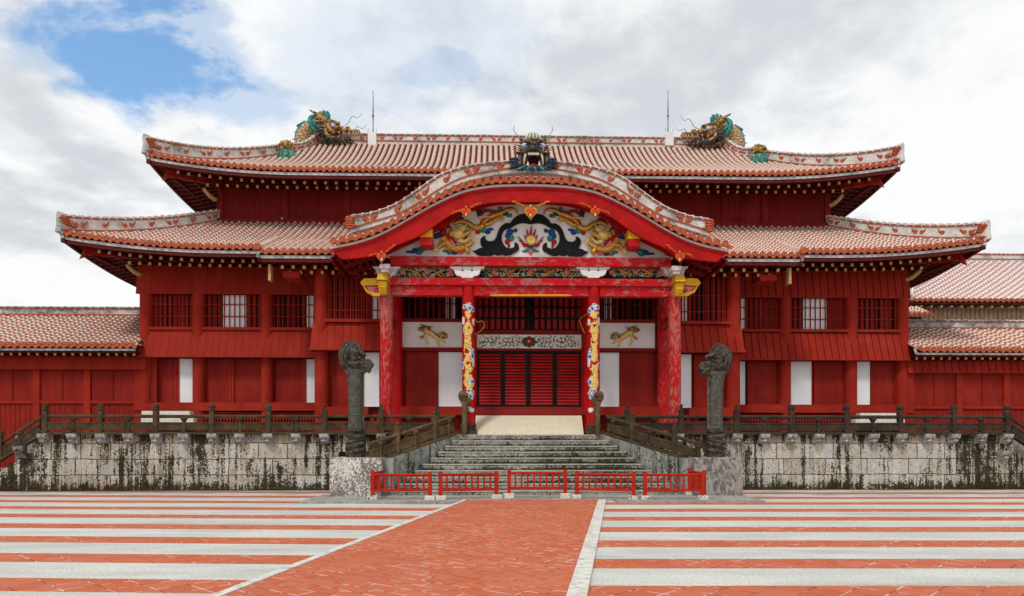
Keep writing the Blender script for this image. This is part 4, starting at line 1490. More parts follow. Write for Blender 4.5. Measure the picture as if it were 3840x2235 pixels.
# ------ wings
wing = {
    -1: dict(cols=(552, 749, 1004), end=(530, 1180),
             wins=(((566, 731), 9, ()), ((757, 987), 11, ((837, 924),)), ((1014, 1188), 8, ((1151, 1187),))),
             low=((578, 664, 0), (665, 727, 1), (775, 869, 0), (870, 981, 0), (1030, 1140, 0), (1144, 1189, 1)), lf=1.0),
    1: dict(cols=(2940, 3187, 3380), end=(2764, 3395),
            wins=(((2766, 2930), 8, ((2766, 2792),)), ((2953, 3176), 11, ((3011, 3098),)), ((3203, 3362), 8, ())),
            low=((2766, 2794, 1), (2805, 2914, 0), (2958, 3043, 1), (3055, 3166, 0), (3207, 3262, 1), (3276, 3354, 0)), lf=0),
}
for sg, W in wing.items():
    pxm = 820 if sg < 0 else 3080
    def Z(py, o=0): return U(pxm, py, Y_WING).z
    off = 0 if sg < 0 else 8
    zs_b, zs_t = Z(1342 + (11 if sg > 0 else 0)), Z(1240 + (11 if sg > 0 else 0))
    zw0, zw1 = Z(1229 + (10 if sg > 0 else 0)), Z(1106 + (14 if sg > 0 else 0))
    zk0 = Z(1104 + (14 if sg > 0 else 0))
    zd0, zd1 = Z(1513 + (7 if sg > 0 else 0)), Z(1346 + (10 if sg > 0 else 0))
    if sg < 0:
        xa, xb = XC - HW_W, xm0 + 0.2
    else:
        xa, xb = xm1 - 0.2, XC + HW_W
    # upper skirt
    skirt(hall, xa - (0.14 if sg < 0 else 0), xb + (0.14 if sg > 0 else 0), zk0, 8.75, Y_WING - 0.02, Y_WING - 0.24, 0.30)
    # lower skirt
    skirt(hall, xa + 0.02, xb - 0.02, zs_b, zs_t, Y_WING - 0.14, Y_WING - 0.50, 0.285)
    for k, ((p0, p1), nv, wh) in enumerate(W['wins']):
        whites = [(U(a, 1200, Y_WING).x, U(b, 1200, Y_WING).x) for a, b in wh]
        x0, x1 = U(p0, 1200, Y_WING).x, U(p1, 1200, Y_WING).x
        lattice_window(hall, x0, x1, zw0, zw1, Y_WING - 0.10, nv, (0.34, 0.70), whites, darks=(5,) if k == 2 else ())
        m = MB(); m.box(x0 - 0.03, x1 + 0.05, Y_WING - 0.24, Y_WING + 0.1, Z(1240 + off), Z(1229.5 + off))
        m.build('window_sill', 'wall_red', hall)
    for a, b, wh in W['low']:
        x0, x1 = U(a, 1400, Y_WING).x, U(b, 1400, Y_WING).x
        door_panel(hall, x0, x1, zd0, zd1, Y_WING + (0.02 if wh else 0.05), 'white_panel' if wh else 'board_red', 'sliding_screen' if wh else 'sliding_door', 0 if wh else 2)
    for c in W['cols']:
        x = U(c, 1400, Y_WING).x
        column(hall, x, Y_WING - 0.05, 0.245, H, zk0)
    # frame posts beside the columns and base beam
    for a, b, wh in W['low']:
        for p in ((a - 5), (b + 5)):
            x = U(p, 1400, Y_WING).x
            m = MB(); m.box(x - 0.035, x + 0.035, Y_WING - 0.02, Y_WING + 0.1, zd0, zd1)
            m.build('door_post', 'wall_red', hall)
    m = MB()
    m.box(xa - (0.2 if sg < 0 else 0), xb + (0.2 if sg > 0 else 0), Y_WING - 0.30, Y_WING + 0.1, Z(1541 + off), Z(1513 + off))
    m.box(xa, xb, Y_WING - 0.22, Y_WING + 0.05, Z(1513 + off), Z(1510 + off))
    m.build('base_beam', 'wall_red', hall)
    # lattice vents and short posts below the base beam
    m = MB()
    zt, zb = Z(1541 + off), H - 0.02
    m.box(xa, xb, Y_WING + 0.05, Y_WING + 0.1, zb, zt, 1)
    zv0, zv1 = H + 0.12, zt - 0.10
    x = xa + 0.2
    i = 0
    while x < xb - 0.6:
        m.box(x, x + 0.045, Y_WING - 0.12, Y_WING - 0.06, zv0, zv1, 0)
        x += 0.115
        i += 1
    for z in (zv0 - 0.04, lerp(zv0, zv1, .35), lerp(zv0, zv1, .7), zv1): m.box(xa, xb, Y_WING - 0.13, Y_WING - 0.05, z, z + 0.045, 0)
    m.box(xa, xb, Y_WING - 0.15, Y_WING - 0.05, H - 0.02, zv0 - 0.04, 0)
    m.build('vent_lattice', ['wall_red', 'dark_inside'], hall)

# ------ middle section beside the porch
for sg in (-1, 1):
    o = 0 if sg < 0 else 8
    pw = 1300 if sg < 0 else 2680
    def Z(py): return U(pw, py, Y_MID).z
    if sg < 0:
        xa, xb = xm0 + 0.02, U(1508, 1200, Y_MID).x
        win = (1224, 1426); wh = ((1395, 1424),)
        sk = (1163, 1432)
        low = ((1262, 1352, 0), (1364, 1422, 1))
        cc = 1207
    else:
        xa, xb = U(2455, 1200, Y_MID).x, xm1 - 0.02
        win = (2558, 2735); wh = ((2558, 2576),)
        sk = (2545, 2792)
        low = ((2552, 2592, 1), (2604, 2718, 0))
        cc = 2748
    x0, x1 = U(win[0], 1200, Y_MID).x, U(win[1], 1200, Y_MID).x
    lattice_window(hall, x0, x1, Z(1199 + o), Z(1040), Y_MID - 0.08, 9, (0.22, 0.58), [(U(a, 1200, Y_MID).x, U(b, 1200, Y_MID).x) for a, b in wh], darks=(2, 4))
    m = MB(); m.box(x0 - 0.05, x1 + 0.05, Y_MID - 0.25, Y_MID + 0.1, Z(1211 + o), Z(1199.5 + o)); m.build('window_sill', 'wall_red', hall)
    s0, s1 = U(sk[0], 1300, Y_MID - 0.45).x, U(sk[1], 1300, Y_MID - 0.45).x
    skirt(hall, s0, s1, Z(1316 + o), Z(1213 + o), Y_MID - 0.10, Y_MID - 0.50, 0.29, side=0.0)
    # mitred side return of the skirt
    m = MB()
    e = s0 if sg < 0 else s1
    zb, zt = Z(1316 + o) - 0.03, Z(1213 + o)
    m.hexa([(e, Y_MID - 0.5, zb), (e + sg * 0.05, Y_MID - 0.5, zb), (e + sg * 0.05, Y_WING, zb), (e, Y_WING, zb)] +
           [(e - sg * 0.33, Y_MID - 0.1, zt), (e - sg * 0.28, Y_MID - 0.1, zt), (e - sg * 0.28, Y_WING, zt), (e - sg * 0.33, Y_WING, zt)])
    m.build('skirt_return', 'wall_red', hall)
    for a, b, w_ in low:
        door_panel(hall, U(a, 1400, Y_MID).x, U(b, 1400, Y_MID).x, Z(1525 + o * .6), Z(1322 + o), Y_MID + (0.02 if w_ else 0.05), 'white_panel' if w_ else 'board_red', 'sliding_screen' if w_ else 'sliding_door', 0 if w_ else 3)
    column(hall, U(cc, 1400, Y_MID).x, Y_MID - 0.02, 0.255, H, 8.4)
    m = MB()
    m.box(xa - (0.25 if sg < 0 else -1.2), xb + (0.25 if sg > 0 else -1.2), Y_MID - 0.34, Y_MID + 0.1, Z(1556 + o * .5), Z(1526 + o * .5))
    m.build('base_beam', 'wall_red', hall)
    m = MB()
    zb, zt = H - 0.02, Z(1556)
    m.box(xa, xb, Y_MID + 0.05, Y_MID + 0.1, zb, zt, 1)
    x = xa + 0.4
    while x < xb:
        m.box(x, x + 0.16, Y_MID - 0.14, Y_MID - 0.06, zt - 0.28, zt - 0.02, 0) if int(x * 10) % 2 else None
        x += 0.26
    m.box(xa, xb, Y_MID - 0.16, Y_MID - 0.08, H - 0.02, zt - 0.22, 0)
    m.build('vent_lattice', ['wall_red', 'dark_inside'], hall)

# ------ upper storey wall: boards, posts and a sill
m = MB()
for px in (826, 1068, 1300, 2716, 2868, 3104):
    x = U(px, 780, Y_UP).x
    m.box(x - 0.13, x + 0.13, Y_UP - 0.02, Y_UP + 0.12, 10.5, 12.9)
zs = U(1068, 832, Y_UP).z
m.box(XC - HW_U - 0.02, XC + HW_U + 0.02, Y_UP - 0.10, Y_UP + 0.12, zs - 0.42, zs + 0.12)
m.box(XC - HW_U, XC + HW_U, Y_UP - 0.13, Y_UP + 0.12, zs - 0.12, zs - 0.08)
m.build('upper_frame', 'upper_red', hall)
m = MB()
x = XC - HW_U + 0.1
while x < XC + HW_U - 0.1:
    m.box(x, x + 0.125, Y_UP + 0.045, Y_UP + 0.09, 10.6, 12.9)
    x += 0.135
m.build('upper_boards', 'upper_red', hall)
for px in (1060, 1300, 1402, 2622):
    m = MB()
    p = U(px, 822, Y_UP - 0.12)
    m.lathe((0, 0, 0), [(0.05, -0.03), (0.05, 0.05)], 10, 0) if False else m.box(p.x - 0.04, p.x + 0.04, p.y - 0.1, p.y, p.z - 0.05, p.z + 0.05)
    m.build('light_fitting', 'steel', hall)

# ================================================================== PORCH
def ZP(py, y=Y_MID, px=1990): return U(px, py, y).z


def XM(px): return U(px, 1400, Y_MID).x


# back wall of the porch
m = MB()
m.box(XM(1480), XM(2500), Y_MID + 0.10, Y_MID + 0.3, H, 8.3)
m.build('porch_back_wall', 'board_red', hall)
for sg, pp in ((-1, (1508, 1742, 1480, 1735, 1653)), (1, (2245, 2455, 2496, 2252, 2322))):
    a, b = min(pp[0], pp[1]), max(pp[0], pp[1])
    lattice_window(hall, XM(a + 2), XM(b - 2), ZP(1197), ZP(1085), Y_MID - 0.02, 12, (0.5,),
                   [(XM(1672), XM(1682)), (XM(1692), XM(1706))] if sg < 0 else [(XM(2268), XM(2277)), (XM(2285), XM(2294))], 'dark_red', 'dark_inside')
    m = MB(); m.box(XM(a), XM(b), Y_MID - 0.10, Y_MID + 0.08, ZP(1209.5), ZP(1197.5)); m.build('porch_rail', 'upper_red', hall)
    pn = MB(); pn.box(XM(a), XM(b), Y_MID - 0.03, Y_MID + 0.08, ZP(1305), ZP(1210))
    k = 9
    for i in range(1, k):
        x = lerp(XM(a), XM(b), i / k)
        pn.box(x - 0.004, x + 0.004, Y_MID - 0.033, Y_MID - 0.03, ZP(1305), ZP(1210))
    white = pn.build('white_panel', 'white_paint', hall)
    m = MB(); m.box(XM(a), XM(b), Y_MID - 0.12, Y_MID + 0.08, ZP(1318), ZP(1305.5)); m.build('porch_rail', 'upper_red', hall)
    if sg < 0:
        door_panel(hall, XM(1522), XM(1643), ZP(1525), ZP(1319), Y_MID + 0.03, 'board_red', 'sliding_door', 6)
        door_panel(hall, XM(1645), XM(1735), ZP(1525), ZP(1321), Y_MID + 0.05, 'white_panel', 'sliding_screen')
    else:
        door_panel(hall, XM(2324), XM(2452), ZP(1525), ZP(1319), Y_MID + 0.03, 'board_red', 'sliding_door', 6)
        door_panel(hall, XM(2250), XM(2322), ZP(1525), ZP(1321), Y_MID + 0.05, 'white_panel', 'sliding_screen')
    m = MB(); m.box(XM(min(pp[2], a)) - 0.1, XM(max(pp[2], b)) + 0.1, Y_MID - 0.30, Y_MID + 0.1, ZP(1558), ZP(1526)); m.build('porch_sill', 'wall_red', hall)
    # rear columns against the wall
    column(hall, XM(1487 if sg < 0 else 2487), Y_MID - 0.12, 0.235, H, 8.2, 'bright_red' if sg < 0 else 'peeling_red', 'rear_column')
    column(hall, XM(1764 if sg < 0 else 2206), Y_MID - 0.12, 0.235, H, 8.2, 'bright_red', 'rear_column')
    # running lion of gilded wood on the panel
    li = MB()
    ox, oy, sc_ = 1480, 1180, 3.189
    def Q(x, y, dy=0.0):
        p = U(ox + x / sc_, oy + y / sc_, Y_MID - 0.03)
        if sg > 0:
            xm_ = U(1990 - 30, 1300, Y_MID).x * 2
            p.x = XM(2252) + (XM(1732) - p.x) - 0.16
        p.y -= 0.03 + dy
        return p
    def tb(pts, r, n=7, mt=0): li.tube([Q(*p) for p in pts], [k_ / sc_ * 26.6 / 2700 for k_ in r], n, mt)
    tb([(370, 190), (420, 210), (470, 250), (520, 290)], [30, 34, 32, 24])           # body
    tb([(340, 160), (380, 170), (420, 190)], [34, 40, 30], 7, 1)                        # mane
    tb([(280, 175), (310, 170), (350, 180)], [14, 28, 30], 7, 1)                        # head
    tb([(310, 120), (340, 135), (360, 160)], [8, 12, 16], 6, 1)
    tb([(455, 145), (420, 150), (385, 165)], [5, 10, 14], 6, 1)
    tb([(400, 230), (365, 260), (375, 310), (395, 345), (412, 350)], [22, 17, 13, 13, 8])
    tb([(385, 235), (340, 265), (310, 270), (320, 290)], [18, 13, 11, 8], 7, 1)
    tb([(510, 280), (520, 310), (525, 350), (545, 372)], [26, 20, 14, 11])
    tb([(530, 290), (570, 300), (590, 325), (615, 340)], [24, 18, 13, 10])
    tb([(530, 270), (540, 230), (580, 220), (615, 240), (620, 275), (590, 280), (570, 260)], [14, 20, 22, 20, 18, 14, 8], 7, 1)
    tb([(440, 200), (480, 225), (520, 265)], [10, 14, 12], 6, 1)
    li.build('gilded_lion', ['pale_gold', 'bronze'], white)

# central bay
m = MB()
m.box(XM(1776), XM(1789), Y_MID - 0.10, Y_MID + 0.1, ZP(1526), ZP(1105), 0)
m.box(XM(2179), XM(2196), Y_MID - 0.10, Y_MID + 0.1, ZP(1526), ZP(1105), 0)
m.build('door_post', 'bright_red', hall)
m = MB(); m.box(XM(1788), XM(2180), Y_MID - 0.02, Y_MID + 0.09, ZP(1239), ZP(1085)); grille = m.build('transom_grille', 'dark_inside', hall)
m = MB()
for i in range(17):
    if i == 8: continue
    pc = 1803 + i * 22.6 + (6 if i > 8 else -2 if i < 8 else 0)
    m.box(XM(pc - 7), XM(pc + 7), Y_MID - 0.035, Y_MID - 0.02, ZP(1235), ZP(1085))
m.build('red_slats', 'crimson', grille)
m = MB()
for i in range(17):
    pc = 1792 + i * 22.8
    m.box(XM(pc) - 0.022, XM(pc) + 0.022, Y_MID - 0.075, Y_MID - 0.04, ZP(1238), ZP(1085))
for py in (1115, 1154, 1195): m.box(XM(1788), XM(2180), Y_MID - 0.085, Y_MID - 0.03, ZP(py + 3.5), ZP(py - 3.5))
m.box(XM(1978), XM(1988), Y_MID - 0.09, Y_MID - 0.02, ZP(1238), ZP(1085))
m.build('black_lattice', 'black_lacquer', grille)
m = MB(); m.box(XM(1788), XM(2180), Y_MID - 0.11, Y_MID + 0.08, ZP(1255), ZP(1239.5)); m.box(XM(1788), XM(2180), Y_MID - 0.12, Y_MID + 0.08, ZP(1318), ZP(1308.5)); m.build('door_header', 'upper_red', hall)
m = MB(); m.box(XM(1788), XM(2180), Y_MID - 0.05, Y_MID + 0.08, ZP(1308), ZP(1255.5)); arab = m.build('carved_panel', 'white_paint', hall)
# arabesque: mirrored scrolls of green foliage round a red peony
m = MB()
rr = random.Random(3)
for sg in (-1, 1):
    for k in range(22):
        cx_, cz_ = 1984 + sg * (30 + k * 7.2), 1282 + (9 if k % 2 else -9)
        pts = []
        a0 = rr.uniform(0, 6.28)
        for j in range(12):
            a = a0 + j * 0.52 * (1 if k % 2 else -1)
            r_ = 11.5 - j * 0.75
            p = U(cx_ + sg * math.cos(a) * r_, cz_ + math.sin(a) * r_ * 1.15, Y_MID - 0.055)
            pts.append(p)
        m.tube(pts, [0.012] * 8 + [0.018, 0.024, 0.024, 0.018], 5, rr.choice((0, 2, 2, 5)))
        for j in range(3):
            a = rr.uniform(0, 6.28)
            p = U(cx_ + math.cos(a) * 11, cz_ + math.sin(a) * 14, Y_MID - 0.055)
            q = U(cx_ + math.cos(a) * 11 + rr.uniform(-7, 7), cz_ + math.sin(a) * 13 + rr.uniform(-4, 4), Y_MID - 0.06)
            m.tube([p, q], [0.022, 0.006], 5, rr.choice((0, 3)))
for j in range(8):
    a = j * math.pi / 4
    m.ell(U(1984 + math.cos(a) * 19, 1282 + math.sin(a) * 14, Y_MID - 0.055), (0.09, 0.02, 0.075), 0, 8, 5)
for j in range(7):
    a = j * 2 * math.pi / 7
    m.ell(U(1984 + math.cos(a) * 9, 1280 + math.sin(a) * 8, Y_MID - 0.075), (0.065, 0.03, 0.06), 1, 8, 5)
m.ell(U(1984, 1280, Y_MID - 0.095), (0.04, 0.03, 0.04), 4, 8, 5)
m.build('peony_scroll', ['dark_leaf', 'crimson', 'vine', 'dark_leaf', 'pale_gold', 'ivory'], arab)
# four louvred doors
for a, b in ((1790, 1884), (1888, 1978), (1984, 2078), (2082, 2178)):
    z0, z1 = ZP(1526), ZP(1320)
    x0, x1 = XM(a), XM(b)
    m = MB()
    w_ = 0.07
    m.box(x0, x0 + w_, Y_MID - 0.03, Y_MID + 0.03, z0, z1)
    m.box(x1 - w_, x1, Y_MID - 0.03, Y_MID + 0.03, z0, z1)
    m.box(x0 + w_, x1 - w_, Y_MID - 0.028, Y_MID + 0.03, z1 - 0.06, z1)
    m.box(x0 + w_, x1 - w_, Y_MID - 0.028, Y_MID + 0.03, z0, z0 + 0.07)
    m.box(x0 + w_, x1 - w_, Y_MID + 0.035, Y_MID + 0.05, z0, z1)
    dd = m.build('door', 'black_lacquer', hall)
    lv = MB()
    n = 17
    for i in range(n):
        z = lerp(z0 + 0.07, z1 - 0.06, (i + 0.5) / n)
        h_ = (z1 - z0) / n * 0.5
        lv.hexa([(x0 + w_, Y_MID - 0.028, z - h_ * .6), (x1 - w_, Y_MID - 0.028, z - h_ * .6), (x1 - w_, Y_MID - 0.008, z - h_ * .65), (x0 + w_, Y_MID - 0.008, z - h_ * .65),
                 (x0 + w_, Y_MID - 0.002, z + h_ * .55), (x1 - w_, Y_MID - 0.002, z + h_ * .55), (x1 - w_, Y_MID + 0.02, z + h_ * .5), (x0 + w_, Y_MID + 0.02, z + h_ * .5)])
    lv.build('louvres', 'bright_red', dd)
# threshold
m = MB()
m.box(XM(1778), XM(2206), Y_MID - 0.32, Y_MID + 0.1, ZP(1557), ZP(1537))
m.box(XM(1782), XM(2198), Y_MID - 0.20, Y_MID + 0.1, ZP(1537), ZP(1526.5))
m.build('threshold', 'worn_sill', hall)
m = MB(); m.box(XM(2197), XM(2210), Y_MID - 1.6, Y_MID - 0.33, ZP(1600), ZP(1556)); m.build('ramp_rail', 'peeling_red', hall)

# front columns
YF = Y_COL
xo = [U(1449, 1300, YF).x, U(2530, 1300, YF).x]
xi = [U(1756, 1300, YF).x, U(2226, 1300, YF).x]
zb3 = ZP(1073, YF)
for x in xo:
    column(hall, x, YF, 0.212, H, ZP(1060, YF), 'peeling_red', 'porch_column', 32)
    m = MB()
    m.box(x - 0.09, x + 0.09, YF + 0.2, Y_MID - 0.2, ZP(1345, YF), ZP(1300, YF)) if False else m.bar((x, YF + 0.2, ZP(1190, YF)), (x, Y_MID - 0.2, ZP(1190, YF)), 0.16, 0.30)
    m.build('tie_beam', 'bright_red', hall)

# painted columns: each face of a fine grid takes the colour of the pattern at that place
def painted_column(x, sgn, seed):
    rnd = random.Random(seed)
    m = MB()
    nu_, nv_ = 96, 360
    r = 0.208
    z0, z1 = H + 0.36, ZP(1073, YF)
    # pattern in pixel-like coordinates: u across (-1..1 visible half), v = photo row
    def row(z): return HOR - (z - EYE) * FPX / (YF - CY)
    X0 = 1756
    gold_spine = [(1176, 0.0, .62), (1187, 0.05, .50), (1200, .02, .22), (1212, .02, .42), (1228, -.05, .80), (1245, .0, .85), (1262, -.05, .55), (1280, 0.0, .55), (1300, -.05, .62), (1320, .0, .66), (1335, .1, .72), (1350, .05, .75), (1366, -.2, .62), (1386, .15, .80), (1402, -.1, .5), (1420, .1, .75), (1440, .0, .85), (1458, .1, .70)]
    clouds = [(1148, .10, .42, 9, 'g'), (1160, .35, .50, 10, 'b'), (1153, -.55, .35, 8, 'b'), (1166, .72, .30, 7, 'b'), (1205, -.8, .22, 14, 'w'), (1208, .86, .2, 12, 'w'), (1318, .66, .30, 9, 'g'), (1338, .72, .34, 14, 'b'), (1360, .90, .2, 16, 'w'), (1372, -.92, .2, 14, 'b'), (1434, .66, .32, 13, 'b'), (1474, .50, .42, 12, 'g'), (1488, .42, .38, 10, 'b'), (1467, .05, .3, 8, 'b'), (1534, .0, .32, 8, 'b'), (1538, .6, .4, 8, 'w')]
    vs = []
    for i in range(nv_ + 1):
        z = lerp(z0, z1, i / nv_)
        for j in range(nu_):
            a = 2 * math.pi * j / nu_ - math.pi / 2
            vs.append((x + r * math.cos(a), YF + r * math.sin(a), z))
    fs, ms = [], []
    from mathutils import noise as mn
    for i in range(nv_):
        zc = lerp(z0, z1, (i + .5) / nv_)
        py = row(zc)
        for j in range(nu_):
            a = 2 * math.pi * (j + .5) / nu_ - math.pi / 2
            u = math.cos(a) * sgn
            back = math.sin(a) > 0
            fs.append((i * nu_ + j, i * nu_ + (j + 1) % nu_, (i + 1) * nu_ + (j + 1) % nu_, (i + 1) * nu_ + j))
            c = 0
            ph = a if not back else a + 3
            w1 = mn.noise(Vector((math.cos(a) * 1.6, math.sin(a) * 1.6, py * 0.05 + seed)))
            w2 = mn.noise(Vector((math.cos(a) * 5.0, math.sin(a) * 5.0, py * 0.17 + seed)))
            if 1170 < py < 1466:
                ce = interp([g_[0] for g_ in gold_spine], [g_[1] for g_ in gold_spine], py)
                ww = interp([g_[0] for g_ in gold_spine], [g_[2] for g_ in gold_spine], py)
                ang_ = (a + math.pi / 2 + math.pi) % (2 * math.pi) - math.pi
                du = abs(ang_ * sgn * 0.72 - ce)
                e = ww * 0.80 + 0.0 + w1 * .36 + w2 * .16 - du
                if e > 0.05: c = 1
                if e > 0.05 and w2 > 0.18 and abs(w1) < .22: c = 2
                if 1215 < py < 1400 and w1 + w2 * .25 > .30: c = 0
            if 1462 < py < 1520:
                t_ = (py - 1462) / 58.0
                if abs(u - lerp(.6, -.2, t_)) < .16 and not back: c = 2 if w2 > 0.1 else 1
            for (cy_, cu, ru, rv, k) in clouds:
                if back: continue
                d = math.hypot((u - cu) / ru, (py - cy_) / rv) + w2 * 0.55
                if d < 1.05:
                    c = 3
                    if d < 0.78: c = {'b': 4, 'g': 5, 'w': 3}[k]
                    if d < 0.40: c = {'b': 6, 'g': 3, 'w': 3}[k]
            ms.append(c)
    o = len(m.v)
    m.v.extend(vs)
    m.f.extend(fs); m.mi.extend(ms); m.sm.extend([True] * len(fs)); m.uv.extend([None] * len(fs))
    m.add(vs[-nu_:], [tuple(range(nu_))], 0)
    col = m.build('painted_column', ['bright_red', 'pale_gold', 'gold', 'white_paint', 'light_blue', 'green', 'blue'], hall)
    # stone plinth below
    m = MB()
    m.box(x - 0.30, x + 0.30, YF - 0.32, YF + 0.30, H, H + 0.14)
    m.lathe((x, YF, 0), [(0.27, H + 0.14), (0.28, H + 0.20), (0.25, H + 0.27), (0.29, H + 0.32), (0.26, H + 0.36)], 20)
    m.build('column_plinth', 'rail_stone', hall)


painted_column(xi[0], 1, 2)
painted_column(xi[1], -1, 9)

# gilded dragon whiskers curling off the inner sides of the painted columns
for sg, pts in ((-1, [(1778, 1190), (1790, 1208), (1800, 1204), (1812, 1206), (1816, 1222), (1812, 1232)]), (-1, [(1813, 1225), (1806, 1236), (1792, 1248), (1780, 1252)]),
                (1, [(2204, 1175), (2182, 1190), (2174, 1200), (2178, 1216), (2186, 1236), (2192, 1250)]), (1, [(2196, 1212), (2206, 1216), (2212, 1240)])):
    m = MB()
    m.tube(spline([U(a, b, Y_MID - 0.9) for a, b in pts], 4), 0.022, 6)
    m.build('gilded_tendril', 'gold', hall)

# beams
def bm(py0, py1, y, x0, x1, mat, name, th=0.3):
    m = MB(); m.box(x0, x1, y, y + th, ZP(py1, y), ZP(py0, y))
    ob = m.build(name, mat, hall)
    b = ob.modifiers.new('b', 'BEVEL'); b.width = 0.012; b.segments = 2
    return ob


for a, b in ((xo[0] + 0.2, xi[0] - 0.19), (xi[0] + 0.19, xi[1] - 0.19), (xi[1] + 0.19, xo[1] - 0.2)):
    bm(1073.5, 1110, YF - 0.14, a, b, 'worn_red', 'lower_beam')
bm(1043, 1071, YF - 0.24, xo[0] - 0.05, xo[1] + 0.05, 'worn_red', 'middle_beam', 0.44)
bm(963, 997, YF - 0.30, U(1462, 980, YF - 0.3).x, U(2517, 980, YF - 0.3).x, 'worn_red', 'gable_beam', 0.5)
m = MB()
m.box(xo[0] + 0.1, xo[1] - 0.1, YF + 0.1, YF + 0.2, ZP(1043, YF), ZP(997, YF))
frz = m.build('frieze', 'black_lacquer', hall)
m = MB(); m.tube([U(1838, 1108, YF - 0.17), U(1850, 1108, YF - 0.20), U(2130, 1108, YF - 0.20), U(2145, 1108, YF - 0.17)], [0.01, 0.035, 0.035, 0.01], 8); m.build('brass_rail', 'yellow', hall)

# frieze carving: scrolls, peonies, gilt lions
def frieze_part(p0, p1, flowers, lions, seed):
    rnd = random.Random(seed)
    m = MB()
    yy = YF + 0.07
    n = int((p1 - p0) / 6.5)
    for k in range(n):
        for row in (0, 1):
            cx_ = p0 + (p1 - p0) * (k + .5 + rnd.uniform(-.3, .3)) / n
            cz_ = 1010 + row * 20 + rnd.uniform(-3, 3)
            a0, dr2 = rnd.uniform(0, 6.28), rnd.choice((-1, 1))
            pts = [U(cx_ + math.cos(a0 + dr2 * j * .6) * (8 - j * .6), cz_ + math.sin(a0 + dr2 * j * .6) * (8 - j * .6), yy) for j in range(9)]
            m.tube(pts, [.011, .012, .014, .014, .014, .014, .016, .020, .016], 5, rnd.choice((0, 0, 0, 1, 1)))
            for q in range(2):
                a = rnd.uniform(0, 6.28)
                c = U(cx_ + math.cos(a) * 9, cz_ + math.sin(a) * 7, yy)
                m.ell(c, (0.034, 0.015, 0.020), rnd.choice((1, 1, 3)), 6, 4, Matrix.Rotation(rnd.uniform(0, 3), 3, 'Y'))
    for f in flowers:
        for j in range(6):
            a = j * math.pi / 3 + .3
            m.ell(U(f + math.cos(a) * 6.5, 1021 + math.sin(a) * 6, yy - 0.025), (0.045, 0.02, 0.04), 2, 8, 5)
        m.ell(U(f, 1021, yy - 0.05), (0.035, 0.02, 0.03), 4, 8, 5)
    for f in lions:
        s = rnd.choice((-1, 1))
        T = lambda a, b: U(f + a * s, 1021 + b, yy - 0.03)
        m.tube([T(-12, -6), T(-4, -2), T(4, 0), T(12, 6)], [.03, .045, .04, .03], 7, 3)
        m.ell(T(-14, -8), (0.055, 0.035, 0.05), 5, 8, 6)
        m.tube([T(-5, 0), T(-12, 8), T(-16, 12)], [.03, .02, .015], 6, 3)
        m.tube([T(8, 4), T(4, 12), T(0, 15)], [.03, .02, .015], 6, 3)
        m.tube([T(12, 4), T(18, 10), T(22, 8)], [.028, .02, .014], 6, 3)
        m.tube([T(12, 0), T(20, -6), T(24, -12)], [.02, .024, .01], 6, 5)
    m.build('floral_carving', ['ivory', 'green', 'pink', 'gold', 'yellow', 'ochre'], frz)


frieze_part(1478, 1700, (1512, 1602, 1690), (1556, 1648), 1)
frieze_part(1812, 2176, (1853, 1990, 2126), (1912, 2062), 2)
frieze_part(2290, 2486, (2294, 2384, 2476), (2340, 2430), 3)

# white bracket blocks in the frieze
for pc, lo, hi in ((1449, -52, 52), (1752, -66, 66), (2226, -66, 66), (2530, -52, 52)):
    m = MB()
    yb = YF - 0.22
    def P2(dx, py): p = U(pc + dx, py, yb); return (p.x, p.z)
    w = hi
    m.prism([P2(-w, 999), P2(w, 999), P2(w * .92, 1006), P2(w * .76, 1009), P2(w * .73, 1018), P2(w * .67, 1027), P2(w * .56, 1033), P2(w * .36, 1036), P2(w * .30, 1041.5), P2(-w * .30, 1041.5), P2(-w * .36, 1036), P2(-w * .56, 1033), P2(-w * .67, 1027), P2(-w * .73, 1018), P2(-w * .76, 1009), P2(-w * .92, 1006)], yb, yb + 0.3, 0)
    for dx in (-18, 18):
        m.prism([P2(dx - 1, 1000), P2(dx + 1, 1000), P2(dx + 1.5, 1010), P2(dx + 6, 1015.5), P2(dx - 6, 1015.5), P2(dx - 1.5, 1010)], yb - 0.006, yb - 0.002, 1)
    m.box(*sorted((P2(-w * .74, 1010)[0], P2(w * .74, 1010)[0])), yb - 0.02, yb - 0.007, P2(0, 1011)[1], P2(0, 1009)[1], 2)
    m.build('bracket_block', ['white_paint' if abs(pc - 1990) < 400 else 'pale_pink', 'black_lacquer', 'pale_pink'], hall)
    if abs(pc - 1990) > 400:
        m = MB()
        p = U(pc - (5 if pc < 1990 else -5), 1010, yb - 0.5)
        m.box(p.x - 0.16, p.x + 0.16, yb - 0.60, yb - 0.01, ZP(1012, yb - .5), ZP(996, yb - .5))
        m.box(p.x - 0.12, p.x + 0.12, yb - 0.55, yb - 0.01, ZP(1024, yb - .5), ZP(1012, yb - .5))
        m.build('bracket_arm', 'pale_pink', hall)

